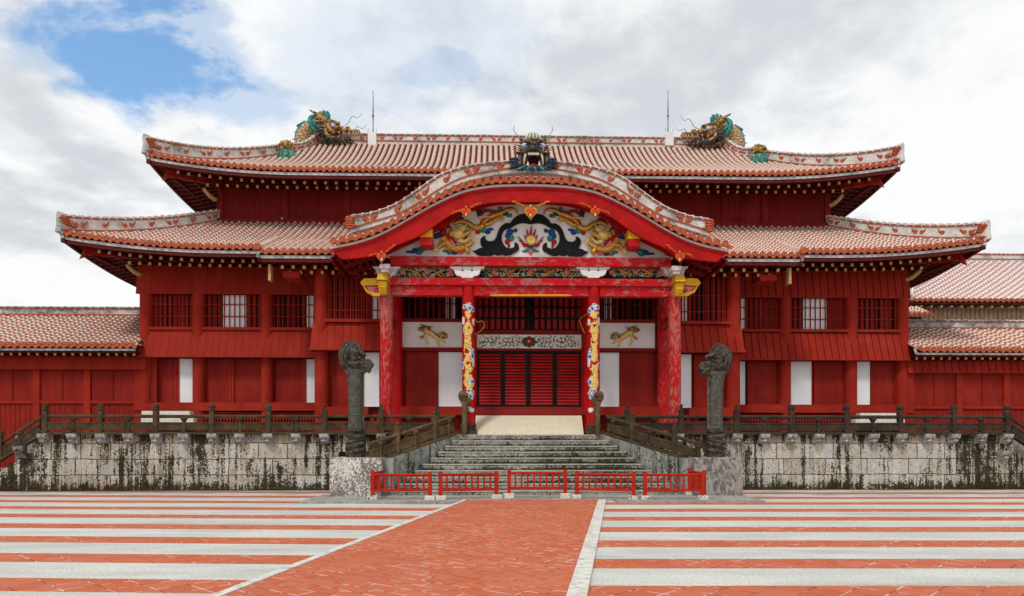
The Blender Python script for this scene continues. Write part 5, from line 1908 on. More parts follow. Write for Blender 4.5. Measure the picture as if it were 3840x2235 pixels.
# yellow beam noses at the outer columns
for x, sg, pc in ((xo[0], -1, 1449), (xo[1], 1, 2530)):
    y0 = YF - 0.24
    def S(dx, py, y): p = U(pc + (dx if sg < 0 else -dx), py, y); return (p.x, p.z)
    m = MB()   # side nose (projects outward)
    pts = [S(-25, 1044, y0), S(-83, 1044, y0), S(-90, 1050, y0), S(-98, 1060, y0), S(-90, 1072, y0), S(-25, 1069, y0)]
    m.prism(pts, y0 - 0.01, y0 + 0.30, 0)
    pts = [S(-88, 1073, y0), S(-80, 1075, y0), S(-70, 1088, y0), S(-52, 1096, y0), S(-25, 1102, y0), S(-25, 1110, y0), S(-50, 1110, y0), S(-58, 1103, y0), S(-75, 1096, y0), S(-82, 1085, y0)]
    m.prism(pts, y0, y0 + 0.28, 0)
    pts = [S(-78, 1074, y0), S(-25, 1074, y0), S(-25, 1102, y0), S(-52, 1096, y0), S(-68, 1086, y0)]
    m.prism(pts, y0 + 0.03, y0 + 0.24, 1)
    c = [U(pc + sg * (38 + math.cos(a * .7) * (10 - a * .75)), 1086 + math.sin(a * .7) * (9 - a * .7), y0 + 0.02) for a in range(11)]
    m.tube(c, 0.012, 5, 2)
    m.build('beam_nose', ['yellow', 'pink', 'black_lacquer'], hall)
    m = MB()   # front nose
    x_ = S(-2 - 8, 1050, y0)[0]
    zt, zm_, zb_ = ZP(1026, y0 - .35), ZP(1054, y0 - .35), ZP(1104, y0 - .35)
    hw = 0.175
    m.hexa([(x_ - hw, y0 - .42, zm_), (x_ + hw, y0 - .42, zm_), (x_ + hw * 1.25, y0 + .02, zm_ - 0.02), (x_ - hw * 1.25, y0 + .02, zm_ - 0.02),
            (x_ - hw * .8, y0 - .34, zt), (x_ + hw * .8, y0 - .34, zt), (x_ + hw, y0 + .02, zt - .02), (x_ - hw, y0 + .02, zt - .02)])
    m.hexa([(x_ - hw * .62, y0 - .22, zb_), (x_ + hw * .62, y0 - .22, zb_), (x_ + hw * .7, y0 + .02, zb_), (x_ - hw * .7, y0 + .02, zb_),
            (x_ - hw * .85, y0 - .36, zm_ - .02), (x_ + hw * .85, y0 - .36, zm_ - .02), (x_ + hw * .9, y0 + .02, zm_ - .02), (x_ - hw * .9, y0 + .02, zm_ - .02)])
    m.box(x_ - hw * .7, x_ + hw * .7, y0 - .375, y0 - .34, (zm_ + zb_) / 2 - 0.03, (zm_ + zb_) / 2 + 0.03)
    ob = m.build('beam_nose', 'yellow', hall)
    b = ob.modifiers.new('b', 'BEVEL'); b.width = 0.015; b.segments = 2

# porch ceiling
m = MB()
m.box(xo[0], xo[1], YF + 0.2, Y_MID + 0.1, 7.6, 7.7)
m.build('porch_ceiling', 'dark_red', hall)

# white sloping slab in front of the doors
m = MB()
za, zb_ = ZP(1558, Y_MID - 0.34), U(1990, 1629, 0.12).z
x0, x1 = U(1784, 1558, Y_MID - 0.34).x, U(2181, 1558, Y_MID - 0.34).x
x2, x3 = U(1781, 1629, 0.12).x, U(2189, 1629, 0.12).x
m.hexa([(x2, 0.12, H), (x3, 0.12, H), (x1, Y_MID - 0.34, H), (x0, Y_MID - 0.34, H), (x2, 0.12, zb_), (x3, 0.12, zb_), (x1, Y_MID - 0.34, za), (x0, Y_MID - 0.34, za)])
rs = m.build('stone_ramp', 'slab_stone', None, org=((x0 + x1) / 2, 1.2, H))
tag(rs, 'cream coloured sloping stone slab below the louvred doors at the top of the stairs', 'ramp')
# ================================================================== CURVED PORCH GABLE
YH = -0.55


def half(pts, y, closed=False):
    """points of the left half given in photo pixels -> left half and its mirror image about the porch axis, in x-z"""
    xc = U(1990, 900, y).x
    Lh = [(U(a, b, y).x, U(a, b, y).z) for a, b in pts]
    return Lh, [(2 * xc - x, z) for x, z in Lh]


C0 = [(1238, 934), (1327, 917), (1409, 891), (1486, 853), (1556, 812), (1644, 764), (1740, 723), (1835, 705), (1898, 701), (1990, 699.5)]
C1 = [(1282, 972), (1350, 966), (1409, 957), (1440, 951), (1484, 920), (1567, 886), (1640, 838), (1695, 802), (1760, 780), (1804, 765), (1850, 758), (1920, 756), (1990, 757)]
C2 = [(1440, 962), (1500, 935), (1573, 900), (1640, 868), (1690, 838), (1729, 809), (1800, 785), (1862, 771), (1940, 768), (1990, 768)]
RB = [(1318, 864), (1370, 850), (1416, 836), (1486, 815), (1555, 780), (1644, 723), (1708, 688), (1771, 666), (1867, 647), (1930, 641), (1990, 640)]
RT = [(1318, 806), (1370, 800), (1416, 789), (1486, 762), (1555, 718), (1644, 656), (1708, 631), (1771, 616), (1867, 605), (1930, 601), (1990, 600)]


def full(curve, y, n=6):
    a, b = half(curve, y)
    p = [Vector((x, y, z)) for x, z in a] + [Vector((x, y, z)) for x, z in b[::-1]][1:]
    return spline(p, n)


def arc_resample(p, step):
    d = [0.0]
    for i in range(1, len(p)): d.append(d[-1] + (p[i] - p[i - 1]).length)
    n = max(2, int(round(d[-1] / step)))
    res, j = [], 0
    for k in range(n + 1):
        t_ = d[-1] * k / n
        while j < len(d) - 2 and d[j + 1] < t_: j += 1
        f = (t_ - d[j]) / max(1e-9, d[j + 1] - d[j])
        res.append(p[j].lerp(p[j + 1], min(1, max(0, f))))
    return res


kc = arc_resample(full(C0, YH), 0.285 / 2)
kc = [p + Vector((0, 0, 0.178)) for p in kc]
YK0 = YH - 0.16
m = MB()


def KZ(d): return 0.20 * min(d, 1.0) + 0.02 * max(0, d - 1.0)


deps = [0.0, 0.35, 0.7, 1.0, 1.6, 2.4, 3.2]
for i in range(0, len(kc) - 2, 2):
    a, b, c = kc[i], kc[i + 1], kc[i + 2]
    T = (c - a).normalized()
    Nn = Vector((-T.z, 0, T.x))
    if Nn.z < 0: Nn = -Nn
    for j in range(len(deps) - 1):
        q = [Vector((p.x, YK0 + dd, p.z + KZ(dd))) for p, dd in ((a, deps[j]), (c, deps[j]), (c, deps[j + 1]), (a, deps[j + 1]))]
        m.add(q, [(0, 1, 2, 3)], 1, False, [[(i, deps[j]), (i + 1, deps[j]), (i + 1, deps[j + 1]), (i, deps[j + 1])]])
    r = 0.085
    vs, fs, us = [], [], []
    for dd in deps:
        for k in range(6):
            an = math.pi * k / 5
            vs.append(Vector((b.x, YK0 + dd, b.z + KZ(dd))) + T * (r * math.cos(an)) + Nn * (r * 1.1 * math.sin(an) + 0.01))
    for j in range(len(deps) - 1):
        for k in range(5):
            fs.append((j * 6 + k, j * 6 + k + 1, (j + 1) * 6 + k + 1, (j + 1) * 6 + k))
            us.append([(k / 5, deps[j]), ((k + 1) / 5, deps[j]), ((k + 1) / 5, deps[j + 1]), (k / 5, deps[j + 1])])
    m.add(vs, fs, 0, True, us)
pr = m.build('porch_roof', ['roof_tiles', 'trough'], hall)
m = MB()
nk = (len(kc) - 1) // 2


def PKs(s, d):
    i = min(max(s, 0.0), len(kc) - 1.0)
    j = min(int(i), len(kc) - 2)
    return kc[j].lerp(kc[j + 1], i - j) * 1.0 + Vector((0, YK0 - kc[j].y, 0))


eave_ends(m, 0, len(kc) - 1, 2.0, PKs, (0, -1, 0), r=0.108)
m.build('eave_tiles', 'terracotta', pr)
# pale fascia and red bargeboards
m = MB()
fc = full(C0, YH - 0.04)
strip(m, fc, -0.02, -0.06, 0.012, 0.095, (0, -1, 0))
m.build('fascia', 'white_paint', pr)
a0, b0 = full(C0, YH, 4), full(C1, YH, 4)


def board_between(mb, top, bot, y, th, n=60, m_=0, z_over=0.0):
    """closed curved board between two curves that both run left to right"""
    ta, ba = arc_resample(top, (len(top)) and 0.2), arc_resample(bot, 0.2)
    def at(c, t_):
        i = t_ * (len(c) - 1)
        j = min(int(i), len(c) - 2)
        return c[j].lerp(c[j + 1], i - j)
    for k in range(n):
        t0_, t1_ = k / n, (k + 1) / n
        A, B, C, D = at(ba, t0_), at(ba, t1_), at(ta, t1_), at(ta, t0_)
        mb.add([(p.x, y, p.z) for p in (A, B, C, D)] + [(p.x, y + th, p.z) for p in (A, B, C, D)],
               [(0, 1, 2, 3), (7, 6, 5, 4), (0, 4, 5, 1), (2, 6, 7, 3)] + ([(0, 3, 7, 4)] if k == 0 else []) + ([(1, 5, 6, 2)] if k == n - 1 else []), m_)


m = MB()
board_between(m, [p - Vector((0, 0, 0.002)) for p in a0], b0, YH, 0.13, 90)
bg_ = m.build('bargeboard', 'bright_red', pr)
# a raised lip along the upper edge of the bargeboard
m = MB()
lip0 = [p - Vector((0, 0, 0.003)) for p in a0]
lip1 = [p - Vector((0, 0, 0.10)) for p in a0]
board_between(m, lip0, lip1, YH - 0.03, 0.028, 80)
m.build('bargeboard_lip', 'bright_red', pr)
# inner board
m = MB()
c1i = full(C1, YH + 0.3, 4)
c2i = full(C2, YH + 0.62, 4)
tp = [Vector((p.x, 0, p.z + 0.18)) for p in c2i]
board_between(m, tp, c2i, YH + 0.52, 0.10, 60)
m.build('inner_board', 'bright_red', pr)
# soffit behind the bargeboard, with rafters under the flanks
m = MB()
cu = full(C0, YH, 4)
cu = arc_resample([p - Vector((0, 0, 0.22)) for p in cu], 0.25)
for i in range(len(cu) - 1):
    A, B = cu[i], cu[i + 1]
    m.add([(A.x, YH + 0.1, A.z), (B.x, YH + 0.1, B.z), (B.x, 2.3, B.z + 0.12), (A.x, 2.3, A.z + 0.12)], [(0, 1, 2, 3)])
m.build('soffit', 'upper_red', pr)
for i in range(0, len(cu)):
    A = cu[i]
    if abs(A.x) > 4.4:
        m = MB(); m.box(A.x - 0.04, A.x + 0.04, YH + 0.14, 2.2, A.z - 0.13, A.z - 0.005)
        m.build('rafter', 'upper_red', pr)
for sg in (-1, 1):
    e = [p for p in cu if p.x * sg > 4.6]
    e.sort(key=lambda p: p.x * sg)
    lo, hi = e[0], e[-1]
    for yy in (0.3, 1.2, 2.05):
        m = MB(); m.bar((lo.x, yy, lo.z - 0.19), (hi.x - sg * 0.3, yy, hi.z - 0.16), 0.09, 0.12)
        m.build('eave_beam', 'upper_red', pr)
YT_ = YF - 0.05
# purlin noses with yellow faces
for sg in (-1, 1):
    xc = U(1990, 900, YH).x
    yf = YH + 0.16
    def X_(px):
        x_ = U(px, 888, yf).x
        return x_ if sg < 0 else 2 * U(1990, 900, yf).x - x_
    zz = [U(1600, q, yf).z for q in (918, 889, 858)]
    m = MB()
    m.box(X_(1575), X_(1621), yf, YT_ , zz[0], zz[1] - 0.002, 0)
    m.prism([(X_(1573), zz[1]), (X_(1621), zz[1]), (X_(1621), zz[2] + 0.05), (X_(1611), zz[2] + 0.05), (X_(1573), zz[1] + 0.03)], yf - 0.015, YT_, 1)
    m.build('purlin_nose', ['bright_red', 'yellow'], pr)

# curved ridge over the gable
YG = 0.05
lb, lt_ = full(RB, YG, 3), full(RT, YG, 3)
path = arc_resample(lb, 0.24)
topc = lt_
hs = []
for p in path:
    zt = None
    for i in range(len(topc) - 1):
        if topc[i].x <= p.x <= topc[i + 1].x or i == len(topc) - 2:
            f = (p.x - topc[i].x) / max(1e-6, topc[i + 1].x - topc[i].x)
            zt = lerp(topc[i].z, topc[i + 1].z, min(1, max(0, f)))
            break
    hs.append(max(0.26, zt - p.z - 0.10))
ridge(pr, 'curved_ridge', path, hs, 0.30, 0.95, motif_r=0.105)
for k, d in ((0, -1), (-1, 1)):
    m = MB()
    p = path[k]
    for j in range(5):
        m.ell((p.x + d * (0.02 - 0.0 * j), YG - 0.16, p.z + hs[k] * 0.9 - 0.085 * j), (0.17 - 0.008 * abs(j - 1), 0.10, 0.06), 0, 12, 6)
    m.ell((p.x - d * 0.16, YG - 0.19, p.z + 0.10), (0.13, 0.06, 0.045), 0, 10, 6)
    m.ell((p.x + d * 0.02, YG - 0.12, p.z - 0.20), (0.12, 0.10, 0.08), 1, 10, 6)
    m.ell((p.x - d * 0.0, YG - 0.21, p.z - 0.19), (0.06, 0.04, 0.05), 0, 8, 6)
    m.build('ridge_end_ornament', ['terracotta', 'ridge_plaster'], pr)

# heart pendants
def heart(px, py, w, h, nm='heart_pendant'):
    y = YH - 0.03
    m = MB()
    def H_(sc2, dy):
        pts = []
        for k in range(28):
            a = 2 * math.pi * k / 28
            hx = 16 * math.sin(a) ** 3 / 16.0
            hz = (13 * math.cos(a) - 5 * math.cos(2 * a) - 2 * math.cos(3 * a) - math.cos(4 * a)) / 15.0
            p = U(px + hx * w * sc2, py - hz * h * sc2 + dy, y)
            pts.append((p.x, p.z))
        return pts
    m.prism(H_(1.0, 0), y - 0.05, y - 0.002, 0)
    m.prism(H_(0.78, 0), y - 0.075, y - 0.051, 1)
    for s_ in (-1, 1):
        c = [U(px + s_ * (w * .38 - math.cos(a * .8) * w * (.30 - a * .035)), py - h * .12 + math.sin(a * .8) * h * (.32 - a * .035), y - 0.085) for a in range(8)]
        m.tube(c, 0.011, 5, 0)
    m.ell(U(px, py - h * 1.05, y - 0.03), (0.045, 0.03, 0.05), 0, 8, 6)
    m.ell(U(px, py + h * .35, y - 0.09), (0.035, 0.02, 0.05), 2, 8, 6)
    # flourishes that follow the edge of the board
    return m


for px, py, w, h, fl in ((1990, 799, 23, 25, ((-1, [(1968, 778), (1945, 768), (1920, 758)]), (1, [(2012, 778), (2035, 768), (2060, 758)]))),
                         (1748, 798, 18, 20, ((-1, [(1730, 792), (1712, 797), (1695, 803)]), (1, [(1764, 782), (1785, 772), (1804, 765)]))),
                         (2232, 798, 18, 20, ((1, [(2250, 792), (2268, 797), (2285, 803)]), (-1, [(2216, 782), (2195, 772), (2176, 765)]))),
                         (1431, 966, 18, 20, ((-1, [(1414, 955), (1400, 958), (1385, 962)]), (1, [(1446, 950), (1465, 935), (1484, 920)]))),
                         (2549, 966, 18, 20, ((1, [(2566, 955), (2580, 958), (2595, 962)]), (-1, [(2534, 950), (2515, 935), (2496, 920)])))):
    m = heart(px, py, w, h)
    for s_, pts in fl:
        q = spline([U(a, b - 3, YH - 0.05) for a, b in pts], 4)
        m.tube(q, [0.034 - 0.026 * i / (len(q) - 1) for i in range(len(q))], 6, 1)
        w_ = [q[i] + Vector((0, -0.03, 0.012 + 0.035 * math.sin(i * 2.2))) for i in range(len(q))]
        m.tube(w_, 0.012, 5, 0)
        w_ = [q[i] + Vector((0, -0.035, -0.012 + 0.03 * math.cos(i * 2.0))) for i in range(len(q))]
        m.tube(w_, 0.009, 5, 0)
    m.build('heart_pendant', ['yellow' if px == 1990 else 'amber', 'vermilion', 'ivory'], pr)

# white tympanum
YT = YF - 0.04
m = MB()
tl, tr = half([(1455, 966)] + [(a, b - 8) for a, b in C2], YT)
poly = tl + tr[::-1][1:]
m.prism(poly, YT, YT + 0.12)
tym = m.build('tympanum', 'white_paint', hall)
ZA = lambda X, Y: (1440 + X / 4.5, 740 + Y / 4.5)
kae = [(1500, 905), (1545, 950), (1610, 990), (1820, 990), (1860, 962), (1900, 982), (1950, 985), (1985, 970), (2060, 990), (2150, 970), (2200, 937), (2250, 915), (2280, 870), (2272, 810), (2240, 775), (2200, 765),
       (2205, 810), (2190, 850), (2120, 870), (2060, 850), (2010, 790), (1985, 720), (1990, 640), (2020, 570), (2080, 530), (2160, 512), (2200, 482), (2280, 448), (2350, 437), (2420, 447), (2475, 460),
       (2475, 275), (2390, 280), (2300, 295), (2230, 330), (2180, 372), (2130, 440), (2050, 442), (1990, 480), (1950, 530), (1920, 600), (1890, 690), (1850, 738), (1780, 750), (1730, 730), (1705, 690), (1715, 655), (1670, 665), (1630, 710), (1625, 770), (1650, 830), (1672, 850), (1600, 870), (1550, 900)]
kl, kr = half([ZA(*p) for p in kae], YT)
m = MB()
m.prism(kl, YT - 0.06, YT - 0.002)
m.prism(kr, YT - 0.06, YT - 0.002)
m.build('scrolled_strut', 'black_lacquer', tym)

xct = U(1990, 900, YT).x


def carve(side, dy=0.05):
    def f(X, Y, d=0.0):
        p = U(*ZA(X, Y), YT)
        if side > 0: p.x = 2 * xct - p.x
        p.y -= dy + d
        return p
    return f


K = 26.0 / 2700 / 4.5        # metres per zoomed pixel on the tympanum
for side in (-1, 1):
    F = carve(side, 0.03)
    m = MB()

    def tb(pts, r, mt=0, d=0.0, n=8):
        P_ = spline([F(x, y, d) for x, y in pts], 3)
        R_ = []
        for i in range(len(P_)):
            f_ = i / (len(P_) - 1) * (len(r) - 1)
            j = min(int(f_), len(r) - 2)
            R_.append(lerp(r[j], r[j + 1], f_ - j) * K)
        m.tube(P_, R_, n, mt, True, 0.9)
    # long body
    tb([(2255, 300), (2215, 215), (2100, 205), (1960, 275), (1800, 330), (1700, 420), (1640, 500), (1530, 515), (1420, 440), (1290, 405), (1180, 455)], [6, 20, 32, 42, 50, 52, 52, 50, 46, 40, 30])
    tb([(1980, 230), (1850, 250), (1730, 230), (1600, 330)], [8, 26, 24, 14], 1, 0.02)
    tb([(1800, 360), (1680, 470), (1640, 430), (1700, 360)], [10, 22, 18, 8], 1, 0.06)
    tb([(1700, 480), (1800, 450), (1890, 385), (1960, 370)], [30, 32, 24, 18], 0, 0.08)
    for e in ((2010, 340), (2040, 395), (1980, 450), (1930, 330)): tb([(1960, 370), ((1960 + e[0]) / 2 + 8, (370 + e[1]) / 2 - 8), e], [15, 12, 5], 0, 0.10, 6)
    tb([(1600, 340), (1680, 350), (1760, 330)], [10, 16, 8], 2, 0.08)
    # neck and chest
    tb([(960, 555), (1010, 640), (1110, 720), (1210, 800)], [30, 46, 50, 40], 1, 0.03)
    tb([(1010, 700), (1080, 790), (1180, 870), (1300, 870), (1420, 840)], [50, 60, 62, 55, 40], 0, 0.05)
    tb([(1120, 740), (1180, 830), (1170, 880)], [22, 34, 14], 3, 0.12)
    # head
    m.ell(F(1260, 640, 0.11), (105 * K, 70 * K, 85 * K), 2, 12, 8)
    m.ell(F(1160, 620, 0.09), (75 * K, 50 * K, 70 * K), 0, 12, 8)
    tb([(1300, 690), (1380, 640), (1440, 600), (1475, 570)], [52, 44, 36, 20], 0, 0.14)
    tb([(1270, 740), (1360, 770), (1410, 730), (1440, 690)], [40, 32, 24, 14], 2, 0.13)
    m.ell(F(1385, 700, 0.14), (34 * K, 10 * K, 26 * K), 4, 8, 6)
    for e in ((1340, 480), (1290, 470), (1235, 500), (1110, 485), (1060, 600), (1170, 540), (1420, 520), (1400, 470)):
        tb([(1240, 610), ((1240 + e[0]) / 2 + 12, (610 + e[1]) / 2), e], [34, 24, 4], 2, 0.12, 6)
    for e in ((1570, 655), (1500, 610), (1540, 560)): tb([(1450, 660), (1500, 650), e], [10, 8, 4], 2, 0.15, 5)
    m.ell(F(1290, 610, 0.20), (15 * K, 10 * K, 13 * K), 4, 8, 6)
    m.ell(F(1330, 650, 0.19), (30 * K, 16 * K, 14 * K), 2, 8, 6)
    # legs and claws
    tb([(1060, 800), (980, 810), (920, 870), (880, 905)], [46, 36, 28, 22], 0, 0.10)
    for e in ((870, 805), (820, 920), (880, 960), (945, 930)): tb([(885, 900), ((885 + e[0]) / 2, (900 + e[1]) / 2 - 6), e], [18, 14, 5], 2, 0.12, 6)
    tb([(1380, 850), (1470, 800), (1510, 730)], [44, 34, 22], 0, 0.12)
    for e in ((1490, 660), (1560, 700), (1545, 800), (1470, 690)): tb([(1510, 730), ((1510 + e[0]) / 2 + 5, (730 + e[1]) / 2), e], [17, 13, 5], 2, 0.14, 6)
    tb([(1380, 860), (1420, 920), (1440, 972)], [38, 44, 12], 0, 0.10)
    tb([(1050, 690), (980, 720), (960, 770)], [34, 26, 10], 0, 0.12)
    tb([(1130, 950), (1110, 900), (1050, 860)], [6, 18, 22], 0, 0.02)
    m.build('gilded_dragon', ['gold', 'crimson', 'pale_gold', 'pink', 'dark_inside'], tym)
    for cloud in (
            ((1220,540,60,34,1),),
            ((1370,500,50,44,1),),
            ((900,650,60,40,0),(860,680,40,26,2),(940,620,34,28,0),(1010,560,50,40,3),(1090,500,60,30,3)),
            ((1290,370,60,40,2),(1240,400,40,26,0)),
            ((1605,240,50,40,2),(1650,200,60,22,1),(1600,300,30,40,2)),
            ((1960,190,40,26,1),(2030,270,60,42,2),(2110,310,54,34,1)),
            ((1585,590,40,34,3),(1680,560,70,40,1),(1750,580,50,44,0),(1800,540,50,22,0)),
            ((430,925,60,18,2),(540,900,70,40,0),(620,890,70,46,1),(590,945,50,26,1),(700,870,60,20,1),(490,930,40,20,0)),
            ((1050,910,60,20,1),(1110,940,50,24,1),(1190,940,56,28,0),(1290,930,50,34,4)),
            ((2120,590,54,60,0),(2090,650,48,50,0),(2190,570,50,24,0),(2225,560,26,34,2),(2150,690,46,52,1),(2080,750,42,42,3),(2105,810,22,40,3))):
        m = MB()
        for X, Y, rx, rz, mt in cloud: m.ell(F(X, Y, 0.0), (rx * K, 0.05, rz * K), mt, 10, 6)
        m.build('painted_cloud', ['blue', 'green', 'navy', 'crimson', 'pink'], tym)
m = MB()
c = U(1991, 901, YT - 0.06)
m.tube([c + Vector((0, 0.05, 0)), c + Vector((0, -0.04, 0)), c + Vector((0, -0.06, 0))], [0.17, 0.17, 0.12], 20, 0)
for dx, dz in ((-.04, .03), (.04, .03), (0, -.04)): m.ell(c + Vector((dx, -0.065, dz)), (0.03, 0.01, 0.02), 2, 8, 5)
for pts in ([(0, 10), (0, -30), (3, -56)], [(-8, -6), (-12, -26), (-17, -44)], [(9, -6), (13, -26), (19, -44)], [(-14, 4), (-20, -12), (-25, -20)], [(14, 4), (20, -12), (25, -20)],
            [(-10, 18), (-28, 12), (-40, -4), (-50, -16)], [(10, 18), (28, 12), (40, -4), (50, -16)], [(-28, 10), (-38, 2), (-45, 2)], [(28, 10), (38, 2), (45, 2)], [(-4, 18), (-22, 22), (-34, 14)], [(4, 18), (22, 22), (34, 14)]):
    m.tube(spline([U(1991 + a, 901 + b, YT - 0.04) for a, b in pts], 3), [0.036, 0.04, 0.036, 0.034, 0.03, 0.02, 0.006][-(len(pts) * 3 - 2):] if len(pts) == 3 else [0.03, 0.035, 0.035, 0.035, 0.03, 0.03, 0.026, 0.02, 0.014, 0.006], 7, 1)
for a, b, rx, rz, mt in ((0, 28, 10, 6, 3), (-9, 36, 12, 6, 4), (-20, 40, 13, 4, 4), (9, 36, 12, 6, 4), (20, 40, 13, 4, 4), (0, 44, 9, 7, 5), (0, 50, 5, 5, 5)):
    m.ell(U(1990 + a, 901 + b, YT - 0.02), (rx * .0096, 0.04, rz * .0096), mt, 10, 6)
m.build('flaming_jewel', ['pale_gold', 'crimson', 'gold', 'blue', 'green', 'pink'], tym)
# ================================================================== BALUSTRADES
def proj(p):
    dx, dy = p[0] - CX, p[1] - CY
    xc = dx * math.cos(TH) - dy * math.sin(TH)
    zc = dx * math.sin(TH) + dy * math.cos(TH)
    return 1920 + FPX * xc / zc, HOR - FPX * (p[2] - EYE) / zc


def t_at(A, B, px):
    lo, hi = -0.5, 1.5
    f = lambda t: proj(A.lerp(B, t))[0] - px
    if f(lo) > f(hi):
        g_ = lambda t: -f(t)
    else:
        g_ = f
    for _ in range(50):
        mi = (lo + hi) / 2
        if g_(mi) < 0: lo = mi
        else: hi = mi
    return lo


def post(par, p, kind, mat, top=1.02):
    m = MB()
    x, y, z = p
    w = 0.078
    m.box(x - w, x + w, y - w, y + w, z, z + top - 0.24)
    zt = z + top - 0.24
    if kind == 'round':
        m.lathe((x, y, zt), [(w, -0.01), (w * .85, 0.02), (w * 1.25, 0.045), (w * 1.3, 0.07), (w * 1.05, 0.085), (w * 1.25, 0.11), (w * 1.35, 0.16), (w * 1.2, 0.205), (w * .75, 0.235), (0.01, 0.245)], 12)
    elif kind == 'square':
        m.box(x - w * 1.2, x + w * 1.2, y - w * 1.2, y + w * 1.2, zt + 0.03, zt + 0.07)
        m.lathe((x, y, zt), [(w * 1.1, 0.07), (w * 1.45, 0.10), (w * 1.45, 0.19), (w * 1.1, 0.235), (w * .5, 0.25)], 8, ph=math.pi / 8)
    else:                                     # small seated lion finial
        m.box(x - w * 1.15, x + w * 1.15, y - w * 1.15, y + w * 1.15, zt, zt + 0.05)
        m.ell((x, y, zt + 0.11), (0.055, 0.07, 0.075), 0, 8, 6)
        m.ell((x + 0.012, y - 0.03, zt + 0.20), (0.048, 0.055, 0.05), 0, 8, 6)
        m.ell((x + 0.012, y - 0.08, zt + 0.19), (0.028, 0.03, 0.024), 0, 8, 6)
        m.tube([(x, y + 0.05, zt + 0.08), (x - 0.01, y + 0.09, zt + 0.17), (x, y + 0.07, zt + 0.23)], [0.025, 0.03, 0.01], 6)
        for s_ in (-1, 1): m.tube([(x + s_ * .03, y - 0.04, zt + 0.13), (x + s_ * .035, y - 0.065, zt + 0.05)], [0.022, 0.022], 6)
    return m.build('post', mat, par)


def short_post(par, p, mat):
    m = MB()
    x, y, z = p
    m.box(x - 0.06, x + 0.06, y - 0.055, y + 0.055, z, z + 0.40)
    m.lathe((x, y, z), [(0.05, 0.38), (0.055, 0.42), (0.085, 0.47), (0.115, 0.52), (0.12, 0.555), (0.10, 0.575)], 12)
    return m.build('short_post', mat, par)


def balustrade(label, group, A, B, tall, short, kinds, mat, y_top=1.02, ext0=0.0, ext1=0.0, base=0.0):
    A, B = Vector(A), Vector(B)
    root = empty('stone_balustrade', A.lerp(B, 0.5), label, 'balustrade', group)
    up = Vector((0, 0, 1))
    ev = []
    for px in tall: ev.append((t_at(A, B, px), 'T'))
    for px in short: ev.append((t_at(A, B, px), 'S'))
    ev.sort()
    k = 0
    for t_, ty in ev:
        p = A.lerp(B, t_) + up * base
        if ty == 'T':
            post(root, p, kinds[min(k, len(kinds) - 1)], mat, y_top); k += 1
        else: short_post(root, p, mat)
    L_ = (B - A).length
    d = (B - A) / L_
    P0, P1 = A - d * ext0 + up * base, B + d * ext1 + up * base
    m = MB()
    m.bar(P0 + up * 0.045, P1 + up * 0.045, 0.20, 0.09)
    m.build('base_rail', mat, root)
    m = MB()
    # worn octagonal hand rail
    m.tube([P0 + up * 0.605, P0.lerp(P1, .5) + up * 0.603, P1 + up * 0.605], 0.058, 8, sm=False)
    m.build('hand_rail', mat, root)
    ts = [e[0] for e in ev]
    ts = [-ext0 / L_] + ts + [1 + ext1 / L_]
    for a, b in zip(ts[:-1], ts[1:]):
        if (b - a) * L_ < 0.22: continue
        q0, q1 = A.lerp(B, a) + d * 0.07 + up * (base + 0.275), A.lerp(B, b) - d * 0.07 + up * (base + 0.275)
        m = MB()
        m.bar(q0, q1, 0.09, 0.27)
        m.bar(q0 + up * .11 + Vector((0, -0.012, 0)), q1 + up * .11 + Vector((0, -0.012, 0)), 0.10, 0.045)
        m.bar(q0 - up * .11 + Vector((0, -0.012, 0)), q1 - up * .11 + Vector((0, -0.012, 0)), 0.10, 0.045)
        m.build('panel', mat, root)
    return root


D = 1.5238
GB = 'weathered brown stone balustrades along the terrace and stairs'
A_ = Vector((U(171, 1630, Y_RAIL).x, Y_RAIL, H)); B_ = Vector((xi[0] - 0.42, Y_RAIL, H))
balustrade('level brown stone balustrade with round-capped posts along the terrace left of the porch', GB, A_, B_,
           [d * D for d in (112, 248, 384, 522, 661, 799, 939, 1076)], [d * D for d in (180, 316, 453, 591, 730, 869, 1008)],
           ['round'] * 5 + ['lion'] * 3, 'rail_stone', ext0=0.0, ext1=0.0)
A_ = Vector((xi[1] + 0.42, Y_RAIL, H)); B_ = Vector((U(3776, 1630, Y_RAIL).x, Y_RAIL, H))
balustrade('level blackish stone balustrade with square-capped posts along the terrace right of the porch', GB, A_, B_,
           [d * D for d in (1543, 1676, 1812, 1947, 2082, 2215, 2347, 2478)], [d * D for d in (1610, 1745, 1880, 2014, 2148, 2281, 2413)],
           ['lion'] * 3 + ['square'] * 5, 'rail_stone_dark')
# end flights
A_ = Vector((U(171, 1630, Y_RAIL).x, Y_RAIL, H)); e_ = U(0, 1736, Y_RAIL)
B_ = Vector((e_.x - 0.7, Y_RAIL, H - 0.60 * (A_.x - e_.x + 0.7)))
balustrade('brown stone handrail sloping down at the far left end of the terrace', GB, A_ + Vector((-0.12, 0, 0)), B_, [2], [74], ['round'], 'rail_stone', base=-0.03)
A_ = Vector((U(3776, 1630, Y_RAIL).x, Y_RAIL, H)); e_ = U(3840, 1680, Y_RAIL)
B_ = Vector((e_.x + 1.0, Y_RAIL, H - 0.60 * (e_.x + 1.0 - A_.x)))
balustrade('dark stone handrail sloping down at the far right end of the terrace', GB, A_ + Vector((0.12, 0, 0)), B_, [], [], ['square'], 'rail_stone_dark', base=-0.03)
